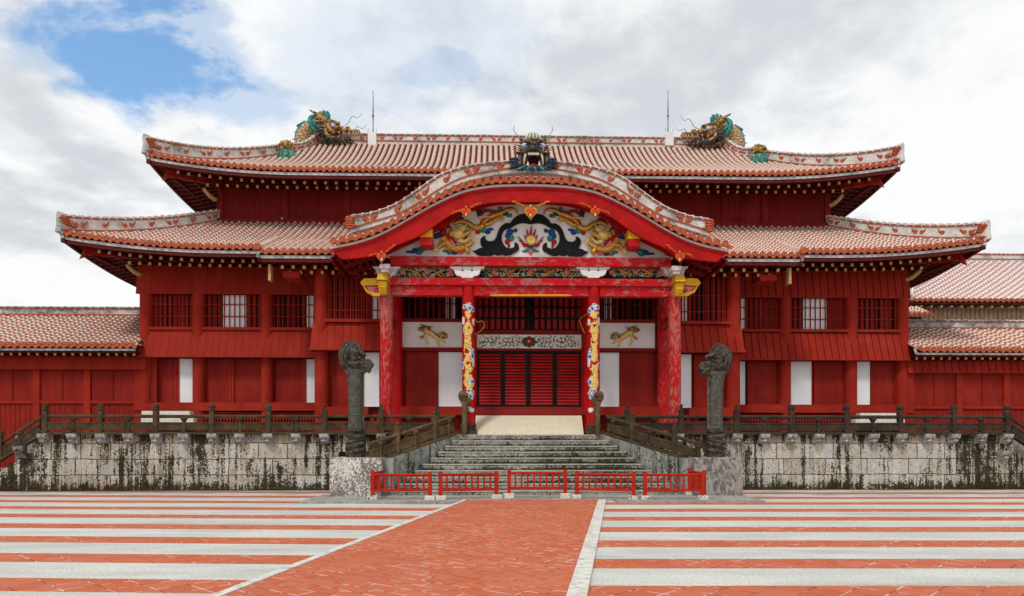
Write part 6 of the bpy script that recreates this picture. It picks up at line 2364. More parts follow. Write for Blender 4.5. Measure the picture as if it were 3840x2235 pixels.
# stair balustrades
for sg in (-1, 1):
    a = Vector((-sg * S_TOP[0] * 1.0 + sg * 0.17, S_TOP[1] - 0.05, S_TOP[2])); b = Vector((-sg * S_BOT[0] + sg * 0.17, S_BOT[1], S_BOT[2]))
    a.x, b.x = sg * abs(a.x), sg * abs(b.x)
    if sg < 0: tl_, sh_ = [1490, 1627], [1424, 1555, 1682]
    else: tl_, sh_ = [2371, 2529], [2302, 2443, 2620]
    balustrade('brown stone handrail climbing the %s side of the front stairs from its pedestal' % ('left' if sg < 0 else 'right'), GB, a, b, tl_, sh_, ['lion', 'lion'],
               'stair_rail_stone' if sg < 0 else 'rail_stone', 0.98, 0.0, 0.3, -0.01)

# ================================================================== STONE DRAGON PILLARS
def stone_dragon(cx_, cy_, z0, s, face, label, coils=True, group='tall carved stone dragon pillars', mat='dragon_stone', hgt=None):
    """pillar whose top is a dragon's head looking along +x (face=1) or -x; s is the scale, 1 = the great pillars"""
    root = empty('dragon_pillar', (cx_, cy_, z0), label, 'dragon pillar', group)
    k2 = 21.75 / 2700 / 2.933 * s

    def Pt(X, Y, d=0.0): return Vector((cx_ + face * (X - 392) * k2, cy_ + d * s, z0 + (1362 - Y) * k2))
    m = MB()
    nv = 60
    prof = []
    for i in range(nv + 1):
        f = i / nv
        Y = 1362 - f * (1362 - 400)
        r = (77 if Y < 1040 else 82) * k2
        prof.append((r, (1362 - Y) * k2))
    # scaled shaft with uv in 0..1
    vs, fs, us = [], [], []
    nu = 28
    for i, (r, z) in enumerate(prof):
        for j in range(nu + 1):
            a = 2 * math.pi * j / nu + math.pi / 2
            vs.append((cx_ + r * math.cos(a), cy_ + r * math.sin(a), z0 + z))
    for i in range(nv):
        for j in range(nu):
            q = i * (nu + 1) + j
            fs.append((q, q + 1, q + nu + 2, q + nu + 1))
            us.append([(j / nu, i / nv), ((j + 1) / nu, i / nv), ((j + 1) / nu, (i + 1) / nv), (j / nu, (i + 1) / nv)])
    m.add(vs, fs, 0, True, us)
    m.build('shaft', 'dragon_scales' if s > 0.6 else mat, root)
    # belly plates down the front
    m = MB()
    y_ = 430
    while y_ < 1035:
        m.tube([Pt(455, y_ + 14, -0.10), Pt(478, y_ + 4, 0.0), Pt(455, y_ + 14, 0.10)], [0.02 * s, 0.035 * s, 0.02 * s], 6)
        y_ += 22
    m.build('belly_plates', 'dragon_belly' if s > 0.6 else mat, root)
    if coils:
        m = MB()
        for yb, tilt, rr in ((1062, 0, 22), (1088, 8, 13), (1130, -14, 26), (1185, 22, 20), (1232, 26, 27), (1268, 20, 12), (1300, 22, 28), (1335, 10, 16), (1352, 0, 16)):
            pts = []
            for j in range(25):
                a = 2 * math.pi * j / 24
                pts.append((cx_ + 83 * k2 * math.cos(a), cy_ + 83 * k2 * math.sin(a), z0 + (1362 - yb) * k2 + tilt * k2 * math.cos(a) * face))
            m.tube(pts, rr * k2, 8, 0, False)
            if rr > 20:      # rope-like ribs
                for j in range(30):
                    a = 2 * math.pi * j / 30
                    c = Vector((cx_ + 98 * k2 * math.cos(a), cy_ + 98 * k2 * math.sin(a), z0 + (1362 - yb) * k2 + tilt * k2 * math.cos(a) * face))
                    m.bar(c + Vector((0, 0, -rr * k2)), c + Vector((math.sin(a) * -0.03 * s, math.cos(a) * 0.03 * s, rr * k2)), 0.02 * s, 0.03 * s)
        m.build('coils', mat, root)
    m = MB()
    outline = [(330, 92), (360, 86), (400, 100), (445, 140), (458, 190), (470, 222), (494, 240), (492, 275), (470, 300), (505, 305), (530, 292), (560, 298), (572, 320), (590, 345), (582, 372), (566, 384), (556, 402), (556, 428), (545, 432), (532, 412), (505, 404), (478, 420), (505, 424), (500, 440), (470, 446), (462, 520), (390, 560), (310, 560), (305, 470), (270, 410), (228, 340), (212, 250), (222, 190), (262, 130), (300, 100), (318, 108)]
    op = [Pt(a_, b_) for a_, b_ in outline]
    m.prism([(p.x, p.z) for p in op], cy_ - 0.10 * s, cy_ + 0.10 * s)
    def el(X, Y, rx, rz, ry=None, d=0.0): m.ell(Pt(X, Y, d), (rx * k2, (ry or rx) * k2, rz * k2), 0, 12, 8)
    def tb(pts, r, d=0.0): m.tube(spline([Pt(*p) if len(p) == 3 else Pt(p[0], p[1], d) for p in pts], 3), [x for x in rint(r, (len(pts) - 1) * 3 + 1, k2)], 8)
    def rint(r, n, k_): return [lerp(r[min(int(i / (n - 1) * (len(r) - 1)), len(r) - 2)], r[min(int(i / (n - 1) * (len(r) - 1)), len(r) - 2) + 1], i / (n - 1) * (len(r) - 1) - min(int(i / (n - 1) * (len(r) - 1)), len(r) - 2)) * k_ for i in range(n)]
    el(365, 250, 84, 110, 72)
    el(325, 190, 66, 76, 62)
    el(395, 370, 72, 50, 78)
    el(320, 330, 66, 76, 62)
    tb([(330, 430), (285, 380), (245, 300), (238, 220), (268, 150), (320, 115), (365, 112)], [12, 26, 28, 28, 26, 22, 14])
    for d in (-0.17, 0.17):
        q = -1 if d < 0 else 1
        tb([(300, 400, d * .6), (262, 320, d * .9), (262, 240, d), (300, 160, d * .8), (350, 125, d * .5)], [6, 18, 22, 18, 8])
        tb([(330, 380, d), (300, 300, d * 1.25), (310, 230, d * 1.2), (350, 170, d)], [6, 16, 18, 8])
        tb([(320, 185, d), (318, 215, d * 1.45), (335, 240, d * 1.3), (350, 210, d)], [10, 20, 18, 8])       # ear
        el(415, 225, 34, 38, 26, d * 1.0)
        tb([(385, 250, d * 1.1), (420, 215, d * 1.2), (470, 228, d), (490, 250, d * .7)], [12, 24, 26, 14])     # brow
        el(445, 280, 20, 16, 14, d * 1.05)
        tb([(340, 330, d * 1.2), (400, 345, d * 1.3), (440, 330, d * 1.1)], [10, 26, 12])
        for j in range(5):      # cheek curls
            a = j * 0.75
            el(385 + 42 * math.cos(a), 335 + 34 * math.sin(a), 15, 15, 15, d * 1.22)
        tb([(500, 395, d * .5), (520, 415, d * .4), (540, 445, d * .3)], [10, 12, 4])
        tb([(440, 400, d * .6), (450, 450, d * .8), (470, 520, d * .5), (478, 610, d * .2)], [14, 14, 10, 3])
        el(562, 326, 16, 14, 10, d * .35)
        el(530, 300, 14, 12, 12, d * .4)
        tb([(470, 372, d * .75), (520, 380, d * .55), (575, 372, d * .3)], [9, 13, 9])
        for X in (500, 530, 556): tb([(X, 385, d * .45), (X + 2, 408, d * .42)], [8, 3])
    el(455, 330, 60, 46, 58)
    tb([(430, 325), (500, 338), (558, 350)], [62, 46, 32])
    el(564, 356, 20, 24, 24)
    tb([(420, 385), (490, 408), (545, 424)], [46, 28, 11])
    
    tb([(400, 410), (460, 432), (500, 430)], [44, 18, 10])
    tb([(350, 380), (365, 430), (385, 480)], [60, 68, 70])
    for j, (X, Y) in enumerate(((235, 180), (262, 140), (300, 105), (340, 88), (385, 95))): tb([(X + 30, Y + 40), (X + 4, Y + 8), (X - 8, Y - 10)], [16, 10, 3])
    for d in (-0.15, 0.15):
        for j in range(6): tb([(300 + j * 22, 130 + 6 * j, d * .8), (285 + j * 20, 200, d * 1.25), (275 + j * 22, 270, d * 1.1)], [5, 11, 5])
    h_ = m.build('head', mat, root, remesh=0.0125 * s)
    return root


yc = YP + 0.75
stone_dragon(UX(1333, yc), yc, ZPED, 1.0, 1, 'tall dark carved stone dragon pillar on the lichened block, its head facing right')
stone_dragon(UX(2684, yc), yc, ZPED, 0.985, -1, 'tall dark carved stone dragon pillar on the veined block, its head facing left')
for sg, px in ((-1, 1742), (1, 2241)):
    x = UX(px, -0.05)
    p = stone_dragon(x, -0.05, H + 0.0, 0.425, 1 if sg < 0 else -1, 'small brown stone dragon post at the top of the stairs beside the %s painted column' % ('left' if sg < 0 else 'right'), False, 'small stone dragon posts at the stair top', 'stair_rail_stone')

# ================================================================== ROOF SCULPTURES
def ridge_dragon(side, label):
    y0 = YR - 0.25
    s0 = 6.669
    def Q0(X, Y): return U(1050 + X / s0, 400 + Y / s0, y0)
    eyeL = Q0(1360, 540)
    if side > 0:
        er = U(2649, 492, y0)
        def Pt(X, Y, d=0.0):
            p = Q0(X, Y)
            return Vector((er.x - (p.x - eyeL.x), y0 + d, er.z + (p.z - eyeL.z)))
    else:
        def Pt(X, Y, d=0.0):
            p = Q0(X, Y)
            return Vector((p.x, y0 + d, p.z))
    kk = (y0 - CY) / 2700 / s0
    root = empty('ridge_dragon', Pt(700, 960), label, 'roof dragon', 'dragon heads on the ends of the main ridge')

    def mktb(m):
        def tb(pts, r, mt=0, d=0.0, n=10, fy=1.0):
            P_ = spline([Pt(p[0], p[1], (p[2] if len(p) > 2 else 0) + d) for p in pts], 4)
            R_ = []
            for i in range(len(P_)):
                f_ = i / (len(P_) - 1) * (len(r) - 1)
                j = min(int(f_), len(r) - 2)
                R_.append(lerp(r[j], r[j + 1], f_ - j) * kk)
            m.tube(P_, R_, n, mt, True, fy)
        return tb
    m = MB(); tb = mktb(m)
    tb([(610, 1040), (570, 900), (590, 740), (680, 590), (830, 520), (980, 560), (1100, 620)], [190, 185, 180, 170, 165, 160, 150], 0, 0.0, 18, 1.0)
    # uv in world-ish units for scales
    m.build('scaly_neck', 'gold_scales', root)
    m = MB(); tb = mktb(m)
    tb([(405, 980), (390, 820), (430, 610), (560, 440), (720, 375), (860, 370)], [26, 34, 36, 36, 34, 24], 0, 0, 8, 0.5)
    for a, b in (((440, 470), (620, 345)), ((470, 480), (430, 445)), ((430, 640), (345, 622)), ((400, 810), (288, 818)), ((680, 390), (590, 345))):
        tb([(a[0] + 30, a[1] + 20), a, b], [34, 26, 4], 0, 0, 6)
    m.build('dorsal_spines', 'teal', root)
    # teal mane rim and crest
    m = MB(); tb = mktb(m)
    for d in (-0.36, 0.36):
        tb([(930, 270, d * .3), (840, 310, d * .7), (800, 420, d), (830, 560, d), (900, 660, d), (960, 720, d * .8)], [30, 54, 62, 60, 48, 18], 0)
        tb([(900, 400, d), (900, 500, d * 1.1), (960, 580, d * 1.1), (1050, 620, d)], [20, 36, 34, 14], 0)
        for e in ((1010, 160), (960, 200), (1100, 130), (1190, 150), (1215, 160)):
            tb([(1190, 370, d * .2), ((1190 + e[0]) / 2, (370 + e[1]) / 2 + 10, d * .3), (e[0], e[1], d * .35)], [44, 48, 34], 0)
    m.build('crest', 'teal', root)
    for d in (-0.40, 0.40):
        m = MB(); tb = mktb(m)
        for e in ((940, 560), (950, 700), (970, 820), (990, 950), (1130, 1010), (1270, 1035), (1370, 1040), (1450, 1035), (1530, 1030), (1620, 1020), (1740, 1015), (1840, 1005), (1910, 1000)):
            s_ = (1240, 640) if e[0] < 1000 else (1300 + (e[0] - 1130) * 0.55, 820)
            tb([(s_[0], s_[1], d * .8), ((s_[0] + e[0]) / 2, (s_[1] + e[1]) / 2, d * 1.0), (e[0], e[1], d * .75)], [16, 22, 8], 0, 0, 6)
        m.build('mane_spikes', 'navy', root)
    m = MB(); tb = mktb(m)
    tb([(960, 700), (1030, 860), (1150, 930), (1300, 930), (1500, 930), (1800, 960)], [90, 120, 110, 90, 70, 30], 0, 0, 12)
    m.build('throat', 'dark_throat', root)
    # head
    m = MB(); tb = mktb(m)
    m.ell(Pt(1230, 560), (210 * kk, 0.36, 200 * kk), 0, 16, 10)
    m.ell(Pt(1370, 480), (150 * kk, 0.32, 110 * kk), 0, 14, 8)
    for d in (-0.30, 0.30):
        for j in range(7): m.ell(Pt(1215 + j * 48, 420 + abs(j - 2) * 9 + (18 if j > 4 else 0), d * .95), (34 * kk, 0.09, 34 * kk), 0, 8, 6)
        tb([(1180, 640, d * 1.2), (1200, 760, d * 1.3), (1290, 830, d * 1.2), (1400, 830, d)], [40, 48, 44, 20])
        tb([(1250, 610, d * 1.3), (1300, 690, d * 1.4), (1330, 770, d * 1.2)], [34, 40, 26])
        tb([(1330, 640, d * 1.2), (1380, 690, d * 1.2), (1390, 770, d * 1.1)], [24, 28, 20])
        tb([(1420, 600, d), (1520, 580, d * .9), (1620, 640, d * .8), (1800, 640, d * .7), (2010, 640, d * .4)], [40, 40, 34, 30, 26])
        tb([(1120, 440, d * 1.1), (1000, 470, d * 1.3), (910, 420, d * 1.3), (1000, 350, d * 1.3), (1120, 380, d * 1.1)], [26, 36, 20, 30, 22])   # ear
        tb([(1180, 400, d * .8), (1050, 300, d), (900, 230, d * 1.1), (790, 165, d * 1.2)], [62, 50, 36, 16])     # horn
        tb([(1130, 320, d * .7), (1080, 230, d * .8), (1045, 160, d * .8)], [34, 26, 14])
        m.ell(Pt(1710, 575, d * .5), (70 * kk, 0.12, 50 * kk), 0, 10, 6)
    tb([(1400, 590), (1560, 600), (1700, 640), (1880, 650), (2010, 655)], [80, 75, 52, 40, 34], 0, 0, 12, 2.2)
    tb([(1300, 800), (1450, 850), (1620, 880), (1830, 895)], [80, 56, 42, 22], 0, 0, 12, 2.2)
    h_ = m.build('head', 'bronze', root, remesh=0.028)
    m = MB(); tb = mktb(m)
    for d in (-0.31, 0.31): m.ell(Pt(1365, 540, d), (58 * kk, 0.09, 52 * kk), 0, 12, 8)
    m.build('eye', 'eye_blue', root)
    m = MB(); tb = mktb(m)
    tb([(1400, 740), (1500, 770), (1640, 790), (1750, 810)], [40, 30, 24, 12], 1, 0, 8, 1.5)
    for d in (-0.22, 0.22):
        for X, Y, e in ((1500, 690, 40), (1750, 690, 44), (1850, 700, 22), (1920, 700, 22), (1980, 690, 26), (1620, 700, 22)): tb([(X, Y - 20, d), (X + 4, Y + e, d)], [20, 4], 0, 0, 6)
        for X, Y, e in ((1480, 830, 60), (1700, 850, 44), (1600, 850, 26), (1780, 860, 26)): tb([(X, Y, d), (X + 4, Y - e, d)], [20, 4], 0, 0, 6)
    tb([(1560, 690), (1760, 690), (1990, 690)], [16, 16, 16], 0, 0, 6, 4.0)
    m.build('teeth', ['ivory', 'crimson'], root)
    m = MB(); tb = mktb(m)
    tb([(1560, 540, -.15), (1640, 500, -.15), (1730, 440, -.16), (1765, 360, -.18), (1850, 285, -.2), (1960, 330, -.2), (2080, 200, -.2)], [12, 9, 9, 9, 8, 7, 4], 0, 0, 5)
    tb([(1880, 600, -.1), (1950, 520, -.12), (2040, 570, -.13), (2110, 560, -.13), (2180, 475, -.14)], [9, 8, 7, 6, 4], 0, 0, 5)
    for X in (1690, 1780, 1850, 1910, 1970): m.ell(Pt(X, 585, 0), (13 * kk, 0.04, 18 * kk), 0, 6, 4)
    m.build('whiskers', 'steel', root)
    return root


ridge_dragon(-1, 'gold and teal roof dragon on the left ridge end, open jaws facing right')
ridge_dragon(1, 'gold and teal roof dragon on the right ridge end, open jaws facing left')

# dragon head over the curved gable, facing the courtyard
def gable_dragon():
    y0 = -0.12
    s0 = 5.643
    xmid = U(1850 + 840 / s0, 600, y0).x
    kk = (y0 - CY) / 2700 / s0
    def Pt(X, Y, d=0.0):
        p = U(1850 + 840 / s0, 460 + Y / s0, y0)
        return Vector((xmid + X * kk, y0 + d, p.z))
    root = empty('gable_dragon', Pt(0, 1100), 'dark open-mouthed dragon head with green crown on top of the curved porch gable', 'roof dragon')
    def tb(m, pts, r, mt=0, n=8):
        P_ = spline([Pt(*p) for p in pts], 3)
        R_ = []
        for i in range(len(P_)):
            f_ = i / (len(P_) - 1) * (len(r) - 1); j = min(int(f_), len(r) - 2)
            R_.append(lerp(r[j], r[j + 1], f_ - j) * kk)
        m.tube(P_, R_, n, mt)
    m = MB()
    m.ell(Pt(0, 600, 0.30), (250 * kk, 0.40, 300 * kk), 0, 16, 10)
    for s_ in (-1, 1):
        tb(m, [(s_ * 230, 640, 0), (s_ * 280, 760, -0.05), (s_ * 275, 900, -0.10), (s_ * 250, 990, -0.10)], [50, 55, 50, 36])
        tb(m, [(s_ * 140, 700, -0.25), (s_ * 190, 790, -0.25), (s_ * 200, 900, -0.22), (s_ * 170, 990, -0.2)], [40, 36, 30, 20], 0)
        tb(m, [(s_ * 30, 470, -0.2), (s_ * 130, 455, -0.25), (s_ * 230, 470, -0.15), (s_ * 290, 420, 0)], [44, 46, 40, 14])
        tb(m, [(s_ * 220, 400, 0), (s_ * 250, 340, 0.05), (s_ * 250, 300, 0.1)], [44, 36, 10])
        tb(m, [(0, 650, -0.3), (s_ * 90, 660, -0.32), (s_ * 190, 690, -0.25), (s_ * 250, 650, -0.12)], [42, 38, 40, 24])
        tb(m, [(0, 720, -0.3), (s_ * 90, 725, -0.3), (s_ * 160, 760, -0.25)], [34, 34, 26])
        m.ell(Pt(s_ * 75, 590, -0.30), (44 * kk, 0.07, 30 * kk), 0, 8, 6)
    m.ell(Pt(0, 530, -0.26), (75 * kk, 0.13, 70 * kk), 0, 10, 8)
    m.ell(Pt(0, 630, -0.36), (60 * kk, 0.08, 40 * kk), 0, 10, 8)
    tb(m, [(-170, 1000, -0.2), (0, 1010, -0.3), (170, 1000, -0.2)], [34, 34, 34])
    m.build('head', 'dark_bronze', root, remesh=0.02)
    m = MB(); m.ell(Pt(0, 860, -0.05), (150 * kk, 0.20, 110 * kk), 0, 12, 8); m.ell(Pt(0, 950, -0.24), (85 * kk, 0.05, 24 * kk), 1, 10, 6); m.build('mouth', ['dark_inside', 'crimson'], root)
    m = MB()
    for a in range(9):
        X = (a - 4) * 34
        tb(m, [(X * 1.15, 420, -0.15 + abs(a - 4) * .03), (X * 1.0, 330, -0.20 + abs(a - 4) * .03), (X * .62, 250, -0.12 + abs(a - 4) * .02), (X * .5, 215, 0)], [24, 26, 22, 10], 0 if a % 2 else 1)
    m.ell(Pt(0, 330, 0.06), (140 * kk, 0.2, 115 * kk), 0, 12, 8)
    m.build('crown', ['green_glaze', 'ivory'], root)
    m = MB()
    for s_ in (-1, 1):
        tb(m, [(s_ * 120, 440, -0.25), (s_ * 190, 430, -0.2), (s_ * 250, 470, -0.1)], [18, 24, 12], 0)
    for X in range(-90, 91, 36): m.ell(Pt(X, 400 + abs(X) * .1, -0.24), (24 * kk, 0.05, 28 * kk), 0, 8, 6)
    m.build('brow', 'bronze', root)
    m = MB()
    for s_ in (-1, 1):
        m.ell(Pt(s_ * 185, 550, -0.26), (62 * kk, 0.09, 46 * kk), 0, 12, 8)
        m.ell(Pt(s_ * 150, 556, -0.36), (22 * kk, 0.02, 20 * kk), 1, 8, 6)
    m.build('eye', ['eye_blue', 'navy'], root)
    m = MB()
    for X in range(-100, 101, 33): tb(m, [(X, 730, -0.34), (X, 775, -0.36)], [17, 12], 0, 6)
    for s_ in (-1, 1):
        tb(m, [(s_ * 165, 760, -0.33), (s_ * 190, 860, -0.34), (s_ * 200, 960, -0.30)], [20, 16, 6], 0, 6)
        tb(m, [(s_ * 120, 985, -0.32), (s_ * 120, 900, -0.34)], [32, 6], 0, 6)
    m.build('teeth', 'ivory', root)
    m = MB()
    for k, X in enumerate((-400, -330, -250, -170, -90, -20, 50, 120, 190, 260, 330, 390)):
        tb(m, [(X * .45, 990, -0.28), (X * .72, 1060, -0.34), (X, 1130 - abs(X) * .12 + (20 if k % 2 else 0), -0.34)], [26, 32, 5], 0 if k % 3 else 1, 6)
    m.build('beard', ['navy', 'teal', 'bronze'], root)
    for s_ in (-1, 1):
        m = MB()
        for a, b in (((300, 850), (540, 860)), ((300, 930), (520, 1000)), ((280, 800), (520, 800)), ((280, 700), (360, 650)), ((290, 900), (480, 930))):
            tb(m, [(s_ * a[0] * .8, a[1], 0), (s_ * (a[0] + b[0]) / 2, (a[1] + b[1]) / 2 - 10, -0.08), (s_ * b[0], b[1], -0.05)], [34, 40, 5], 0, 6)
        for a, b in (((230, 510), (400, 470)), ((230, 545), (430, 530)), ((230, 580), (440, 580))): tb(m, [(s_ * a[0], a[1], 0), (s_ * b[0], b[1], -0.03)], [24, 4], 2, 6)
        m.build('mane_spikes', ['navy', 'teal', 'bronze'], root)
    m = MB()
    for s_ in (-1, 1): tb(m, [(s_ * 290, 440, -0.1), (s_ * 300, 350, -0.1), (s_ * 350, 270, -0.1), (s_ * 410, 190, -0.1), (s_ * 395, 100, -0.1)], [9, 9, 8, 8, 7], 0, 6)
    m.build('whiskers', 'steel', root)


gable_dragon()

# glazed lions where the hip ridges begin
for sg, px, py in ((-1, 1074, 604), (1, 2846, 618)):
    y0 = 8.30
    b = U(px, py - 2, y0)
    root = empty('roof_lion', b, 'green and brown glazed lion sitting on the %s hip ridge of the upper roof' % ('left' if sg < 0 else 'right'), 'roof lion', 'glazed lions on the hip ridges')
    m = MB()
    T = lambda x, y, z: b + Vector((x * sg * 1.1, y * 1.1, z * 1.18))
    m.tube([T(0, 0, -0.15), T(0, 0, 0.12), T(0, 0, 0.34)], [0.34, 0.33, 0.27], 14)
    for a in range(10):
        an = a * 0.63
        m.tube([T(.30 * math.cos(an), .30 * math.sin(an), 0.32), T(.34 * math.cos(an), .34 * math.sin(an), 0.15), T(.36 * math.cos(an + .15), .36 * math.sin(an + .15), 0.0)], [0.05, 0.06, 0.03], 6)
    m.build('body', 'green_glaze', root, remesh=0.025)
    m = MB()
    m.ell(T(0.02, -0.05, 0.55), (0.25, 0.25, 0.22)); m.ell(T(0.12, -0.22, 0.50), (0.15, 0.14, 0.09)); m.ell(T(0.12, -0.20, 0.38), (0.14, 0.12, 0.06))
    for q in (-1, 1):
        m.ell(T(.02 + q * .13, -.22, .62), (0.06, 0.05, 0.05)); m.ell(T(q * .22, 0, .62), (0.05, 0.07, 0.09)); m.ell(T(.1 + q * .07, -.33, .52), (0.04, 0.04, 0.035))
    for a in range(12):
        an = a * .52
        m.ell(T(.24 * math.cos(an), 0.05, .56 + .20 * math.sin(an)), (0.07, 0.08, 0.07))
    m.build('head', 'bronze', root, remesh=0.022)

# lightning rods with white plaster bases
for sg, px in ((-1, 1399), (1, 2505)):
    x = U(px, 540, YR).x
    zt, zb_, zr0 = U(px, 340, YR).z, U(px, 503, YR).z, U(px, 543, YR).z
    root = empty('lightning_rod', (x, YR, zr0), 'thin grey lightning rod on a white box at the %s of the main ridge' % ('left' if sg < 0 else 'right'), 'lightning rod', 'lightning rods on the ridge')
    m = MB(); m.box(x - 0.20, x + 0.20, YR - 0.30, YR + 0.30, zr0 - 0.15, zb_); ob = m.build('base_box', 'white_paint', root)
    m = MB(); m.tube([(x, YR, zb_), (x, YR, lerp(zb_, zt, .6)), (x, YR, lerp(zb_, zt, .6)), (x, YR, zt)], [0.042, 0.036, 0.026, 0.02], 8)
    m.ell((x, YR, lerp(zb_, zt, .42)), (0.07, 0.07, 0.06), 0, 8, 6)
    for q in (-1, 1): m.tube([(x + q * .19, YR - .25, zb_ - 0.02), (x + q * .19, YR - .25, zb_ + 0.18)], 0.012, 5)
    m.build('rod', 'steel', root)

# ================================================================== RED BARRIERS
LEN = 1.575
def make_barrier(label):
    root = empty('red_barrier', (0, 0, 0), label, 'barrier', 'low red wooden barriers across the foot of the stairs')
    z0 = 0.165
    for x in (0, LEN):
        m = MB(); m.box(x - 0.052, x + 0.052, -0.05, 0.05, z0, 0.80); m.box(x - 0.045, x + 0.045, -0.043, 0.043, 0.80, 0.825)
        m.lathe((x, 0, 0), [(0.05, 0.825), (0.058, 0.845), (0.045, 0.87), (0.01, 0.885)], 8, 0) if False else None
        ob = m.build('post', 'fence_red', root)
        b = ob.modifiers.new('b', 'BEVEL'); b.width = 0.012; b.segments = 2
    m = MB(); m.tube([(0.04, 0, 0.735), (LEN - 0.04, 0, 0.735)], 0.036, 10); m.build('top_rail', 'fence_red', root)
    m = MB(); m.box(0.05, LEN - 0.05, -0.028, 0.028, 0.275, 0.345); m.build('bottom_rail', 'fence_red', root)
    for i in range(8):
        x = LEN * (i + 1) / 9
        m = MB(); m.box(x - 0.026, x + 0.026, -0.02, 0.02, 0.345, 0.715); m.build('baluster', 'fence_red', root)
    return root


def ground_at(px, Z):
    a = (px - 1920) / FPX
    return Vector((CX + Z * (math.sin(TH) + a * math.cos(TH)), CY + Z * (math.cos(TH) - a * math.sin(TH)), 0))


secs = [((1397, 19.75), (1613, 19.75), 'red barrier section at the far left of the row, meeting the left return'),
        ((1652, 19.75), (1867, 20.15), 'second red barrier from the left, angled inward over the kerb'),
        ((1909, 20.2), (2123, 20.2), 'middle red barrier section standing on the tiled path'),
        ((2163, 20.15), (2378, 19.8), 'fourth red barrier from the left, angled outward over the right kerb'),
        ((2419, 19.75), (2633, 19.75), 'red barrier section at the far right of the row'),
        ((1397, 19.9), (1443, 21.4), 'red barrier turned back toward the stairs at the left end'),
        ((2640, 19.9), (2588, 21.4), 'red barrier turned back toward the stairs at the right end')]
proto = None
blk_proto = None
bl_n = 0
side_words = ['leftmost', 'second', 'third', 'fourth', 'fifth', 'sixth', 'seventh', 'eighth', 'ninth', 'tenth']
for i, ((pa, za_), (pb, zb_), lab) in enumerate(secs):
    a, b = ground_at(pa, za_), ground_at(pb, zb_)
    rz = math.atan2(b.y - a.y, b.x - a.x)
    on_path = 0.03 if i == 2 else 0.0
    if i >= 5: on_path = 0.03
    if proto is None:
        proto = make_barrier(lab); r = proto
        r.location = a; r.rotation_euler.z = rz
    else:
        r = copy_thing(proto, (0, 0, 0), lab, rz); r.location = a
    r.location.z = on_path
    d = (b - a).normalized()
    for k, q in enumerate((a, a + d * LEN)):
        if i >= 5 and k == 0: continue
        if blk_proto is None:
            m = MB()
            rn_ = random.Random(5)
            v = []
            for z in (0, 0.165):
                for (x, y) in ((-.135, -.12), (.135, -.12), (.135, .12), (-.135, .12)):
                    v.append((x + rn_.uniform(-.006, .006), y + rn_.uniform(-.006, .006), z))
            m.hexa(v)
            ob = m.build('stone_block', 'block_stone', None)
            bv = ob.modifiers.new('b', 'BEVEL'); bv.width = 0.016; bv.segments = 2
            blk_proto = ob
        else:
            ob = blk_proto.copy(); COL.objects.link(ob)
        ob.location = q + Vector((0, 0, on_path)); ob.rotation_euler.z = rz
        if i < 5:
            lab2 = 'pitted white stone block, %s from the left in the front row under the red barriers' % side_words[bl_n]
        else:
            lab2 = 'pitted white stone block under the rear post of the %s return barrier' % ('left' if i == 5 else 'right')
        tag(ob, lab2, 'block', 'white coral blocks under the barriers')
        bl_n += 1

# white stone steps resting behind the balustrade
for px0, px1, py0, py1, lab in ((530, 712, 1541, 1555, 'upper white pitted stone slab behind the left balustrade'), (528, 726, 1568, 1583, 'lower white pitted stone slab behind the left balustrade'),
                                (3226, 3362, 1549, 1560, 'upper cream stone slab behind the right balustrade'), (3208, 3394, 1572, 1588, 'lower cream stone slab behind the right balustrade')):
    yy = Y_WING - (1.2 if 'lower' in lab else 0.85)
    a, b = U(px0, py0, yy), U(px1, py1, yy)
    m = MB(); m.box(a.x, b.x, yy, yy + 0.36, b.z - 0.12, a.z)
    ob = m.build('stone_step', 'block_stone', None, org=((a.x + b.x) / 2, yy + 0.15, b.z - 0.12))
    bv = ob.modifiers.new('b', 'BEVEL'); bv.width = 0.02; bv.segments = 2
    tag(ob, lab, 'stone step', 'stone steps of the side doors')

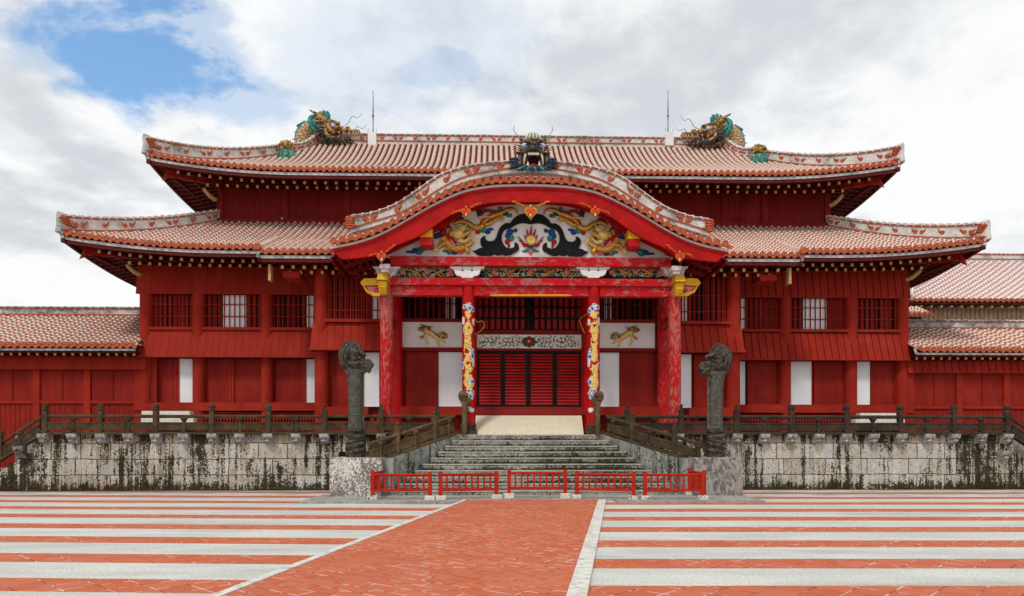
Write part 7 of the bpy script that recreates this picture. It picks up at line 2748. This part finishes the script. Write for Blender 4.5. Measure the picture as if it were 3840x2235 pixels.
# ================================================================== SIDE GALLERIES
def gallery(label, px_in, px_out, py_eave, py_ridge, y_e, sg, posts, py_skirt, py_rail, mat_extra=None):
    xin = U(px_in, 1300, y_e).x
    xout = xin + sg * 16
    root = empty('side_gallery', (xin + sg * 8, y_e + 2, 0), label, 'building', 'low galleries flanking the hall')
    ze = U(px_in + sg * 150, py_eave, y_e).z + 0.12
    tt, zr_ = 3.6, None
    k_ = (HOR - py_ridge) / FPX
    zc = y_e - CY
    slope = 0.46
    tt = ((k_ * zc) - (ze - EYE)) / (slope - k_)
    zr_ = ze + slope * tt

    def PG(s, d): return Vector((s, y_e + d, ze + slope * 0.9 * d + 0.1 * slope * d * d / tt))
    m = MB()
    xa, xb = (xout, xin) if sg < 0 else (xin, xout)
    def dm(s):
        u = (xin - s) * -sg * -1 if False else abs(s - xin)
        return tt
    tiles(m, xa, xb, 0.262, PG, dm)
    xw = XC + sg * (HW_W - 0.1)
    # narrow return slope dying into the hall wall
    def PR_(s, d): return Vector((xin - sg * d, s, ze + slope * (d if True else 0) * 1.2))
    tiles(m, y_e + 0.05, y_e + tt, 0.262, PR_, lambda s: min(abs(xw - xin), s - y_e))
    rf = m.build('roof', ['roof_tiles', 'trough'], root)
    m = MB(); eave_ends(m, xa, xb, 0.262, PG, (0, -1, 0)); m.build('eave_tiles', 'terracotta', rf)
    m = MB(); strip(m, [PG(lerp(xa, xb, i / 4), 0) for i in range(5)], -0.06, -0.13, -0.20, -0.125, (0, -1, 0))
    m.bar(PG(xin, 0) + Vector((0, 0.06, -0.16)), Vector((xw, y_e + abs(xw - xin) + 0.06, ze + 0.05)), 0.08, 0.08)
    m.build('fascia', 'plaster_edge', rf)
    ridge(rf, 'ridge', [Vector((lerp(xa - 0.0, xb + (0 if sg > 0 else 0.5), i / 24), y_e + tt, zr_ - 0.02)) for i in range(25)], [0.34] * 25, 0.34, 0, plaster='grimy_plaster', cap=0.045)
    m = MB()
    for i in range(16):
        x = xin + sg * (0.15 + i * 0.33)
        mm = MB(); mm.box(x - 0.045, x + 0.045, y_e + 0.28, y_e + 0.31, ze - 0.36, ze - 0.27, 0); mm.box(x - 0.04, x + 0.04, y_e + 0.311, y_e + 1.0, ze - 0.355, ze - 0.275, 1)
        mm.build('rafter', ['rafter_end', 'dark_red'], rf)
    yw = y_e + 0.85
    Zg = lambda py: U(px_in + sg * 180, py, yw).z
    m = MB(); m.box(xa, xb - (0 if sg > 0 else -0.45), yw, yw + 3, 0, ze + 0.25); m.build('wall', 'board_red', root)
    so = MB(); so.box(xa, xb, y_e + 0.15, yw, ze - 0.26, ze - 0.22); so.build('soffit', 'dark_red', rf)
    skirt(root, xa, xb + (0.15 if sg < 0 else 0), Zg(py_skirt), ze - 0.1, yw - 0.05, yw - 0.22, 0.30)
    for p in posts:
        m = MB(); x = U(p, 1400, yw).x; m.box(x - 0.125, x + 0.125, yw - 0.08, yw + 0.05, 0, Zg(py_skirt)); m.build('post', 'wall_red', root)
    m = MB(); m.box(xa, xb + (0.3 if sg < 0 else 0), yw - 0.07, yw + 0.02, Zg(py_rail + 5), Zg(py_rail - 5)); m.build('rail', 'wall_red', root)
    m = MB()
    ps = sorted(posts)
    for a, b in zip(ps[:-1], ps[1:]):
        xm = U((a + b) / 2, 1400, yw).x
        m.box(xm - 0.012, xm + 0.012, yw - 0.03, yw + 0.01, Zg(py_rail - 5), Zg(py_skirt + 8))
    x = xa
    while x < xb:
        m.box(x, x + 0.010, yw - 0.012, yw + 0.01, 0, Zg(py_rail + 5))
        x += 0.19
    m.build('board_joints', 'upper_red', root)
    return root


gallery('long low crimson gallery with tiled roof adjoining the left side of the hall', 503, 0, 1306, 1192, 3.4, -1, (-330, -140, -45 + 0, 140, 330, 519), 1384, 1508)
gallery('low crimson gallery with tiled roof adjoining the right side of the hall', 3440, 3840, 1322, 1226, 3.4, 1, (3412, 3594, 3772, 3950), 1398, 1528)

# hall behind the right gallery
bh = empty('rear_hall', (24, 16, 0), 'pale-tiled hall with tan boarded wall rising behind the right gallery', 'building')
ye = 14.0
x0 = U(3398, 1100, ye).x
ze = U(3620, 1133, ye).z + 0.12
def PB(s, d): return Vector((s, ye + d, ze + 0.52 * d + 0.012 * d * d))
m = MB()
tiles(m, x0, x0 + 22, 0.30, PB, lambda s: min(6.3, (s - x0) * 1.55 + 0.05))
rf = m.build('roof', ['pale_tiles', 'trough'], bh)
m = MB(); eave_ends(m, x0, x0 + 14, 0.30, PB, (0, -1, 0)); m.build('eave_tiles', 'terracotta', rf)
ridge(rf, 'ridge', [Vector((x0 + 4.1 + i, ye + 6.3, PB(0, 6.3).z)) for i in range(18)], [0.36] * 18, 0.4, 0)
m = MB()
pp = [PB(x0 + d / 1.55, d) + Vector((0, 0, 0.12)) for d in (0.0, 1.5, 3.0, 4.5, 6.3)]
for i in range(4): m.bar(pp[i], pp[i + 1], 0.62, 0.30)
c = PB(x0, 0)
m.box(c.x - 0.26, c.x + 0.26, c.y - 0.12, c.y + 0.3, c.z + 0.02, c.z + 0.85, 0)
for dz in (0.62, 0.34, 0.08): m.disc((c.x, c.y - 0.12, c.z + dz), 0.11, 0.03, 1)
m.build('hip_ridge', ['white_paint', 'terracotta'], rf)
m = MB(); m.box(x0 + 0.3, x0 + 20, ye + 1.0, ye + 9, 0, ze + 0.3); m.build('wall', 'tan_wall', bh)
m = MB()
x = x0 + 0.3
while x < x0 + 12:
    m.box(x, x + 0.02, ye + 0.985, ye + 1.0, 5, ze + 0.2); x += 0.26
m.build('board_joints', 'gate_brown', bh)
m = MB(); m.box(x0, x0 + 20, ye + 0.1, ye + 1.0, ze - 0.2, ze - 0.14); m.build('soffit', 'gate_brown', rf)
for i in range(16):
    x = x0 + 1.0 + i * 0.56
    m = MB(); m.box(x - 0.05, x + 0.05, ye + 0.25, ye + 0.6, ze - 0.36, ze - 0.25); m.build('rafter', 'ivory', rf)
# little porch roof beside it
x1 = U(3396, 1150, 12.5).x
x2 = U(3496, 1150, 12.5).x
zs = U(3440, 1176, 12.5).z
def PS2(s, d): return Vector((s, 12.5 + d, zs + 0.45 * d))
m = MB(); tiles(m, x1 - 1, x2, 0.28, PS2, lambda s: 1.2); pf_ = m.build('small_roof', ['roof_tiles', 'trough'], bh)
m = MB(); eave_ends(m, x1 - 1, x2, 0.28, PS2, (0, -1, 0)); m.build('eave_tiles', 'terracotta', pf_)
m = MB(); m.box(x1 - 1, x2 - 0.3, 12.9, 14.9, 0, zs - 0.1); m.build('small_wall', 'gate_brown', bh)
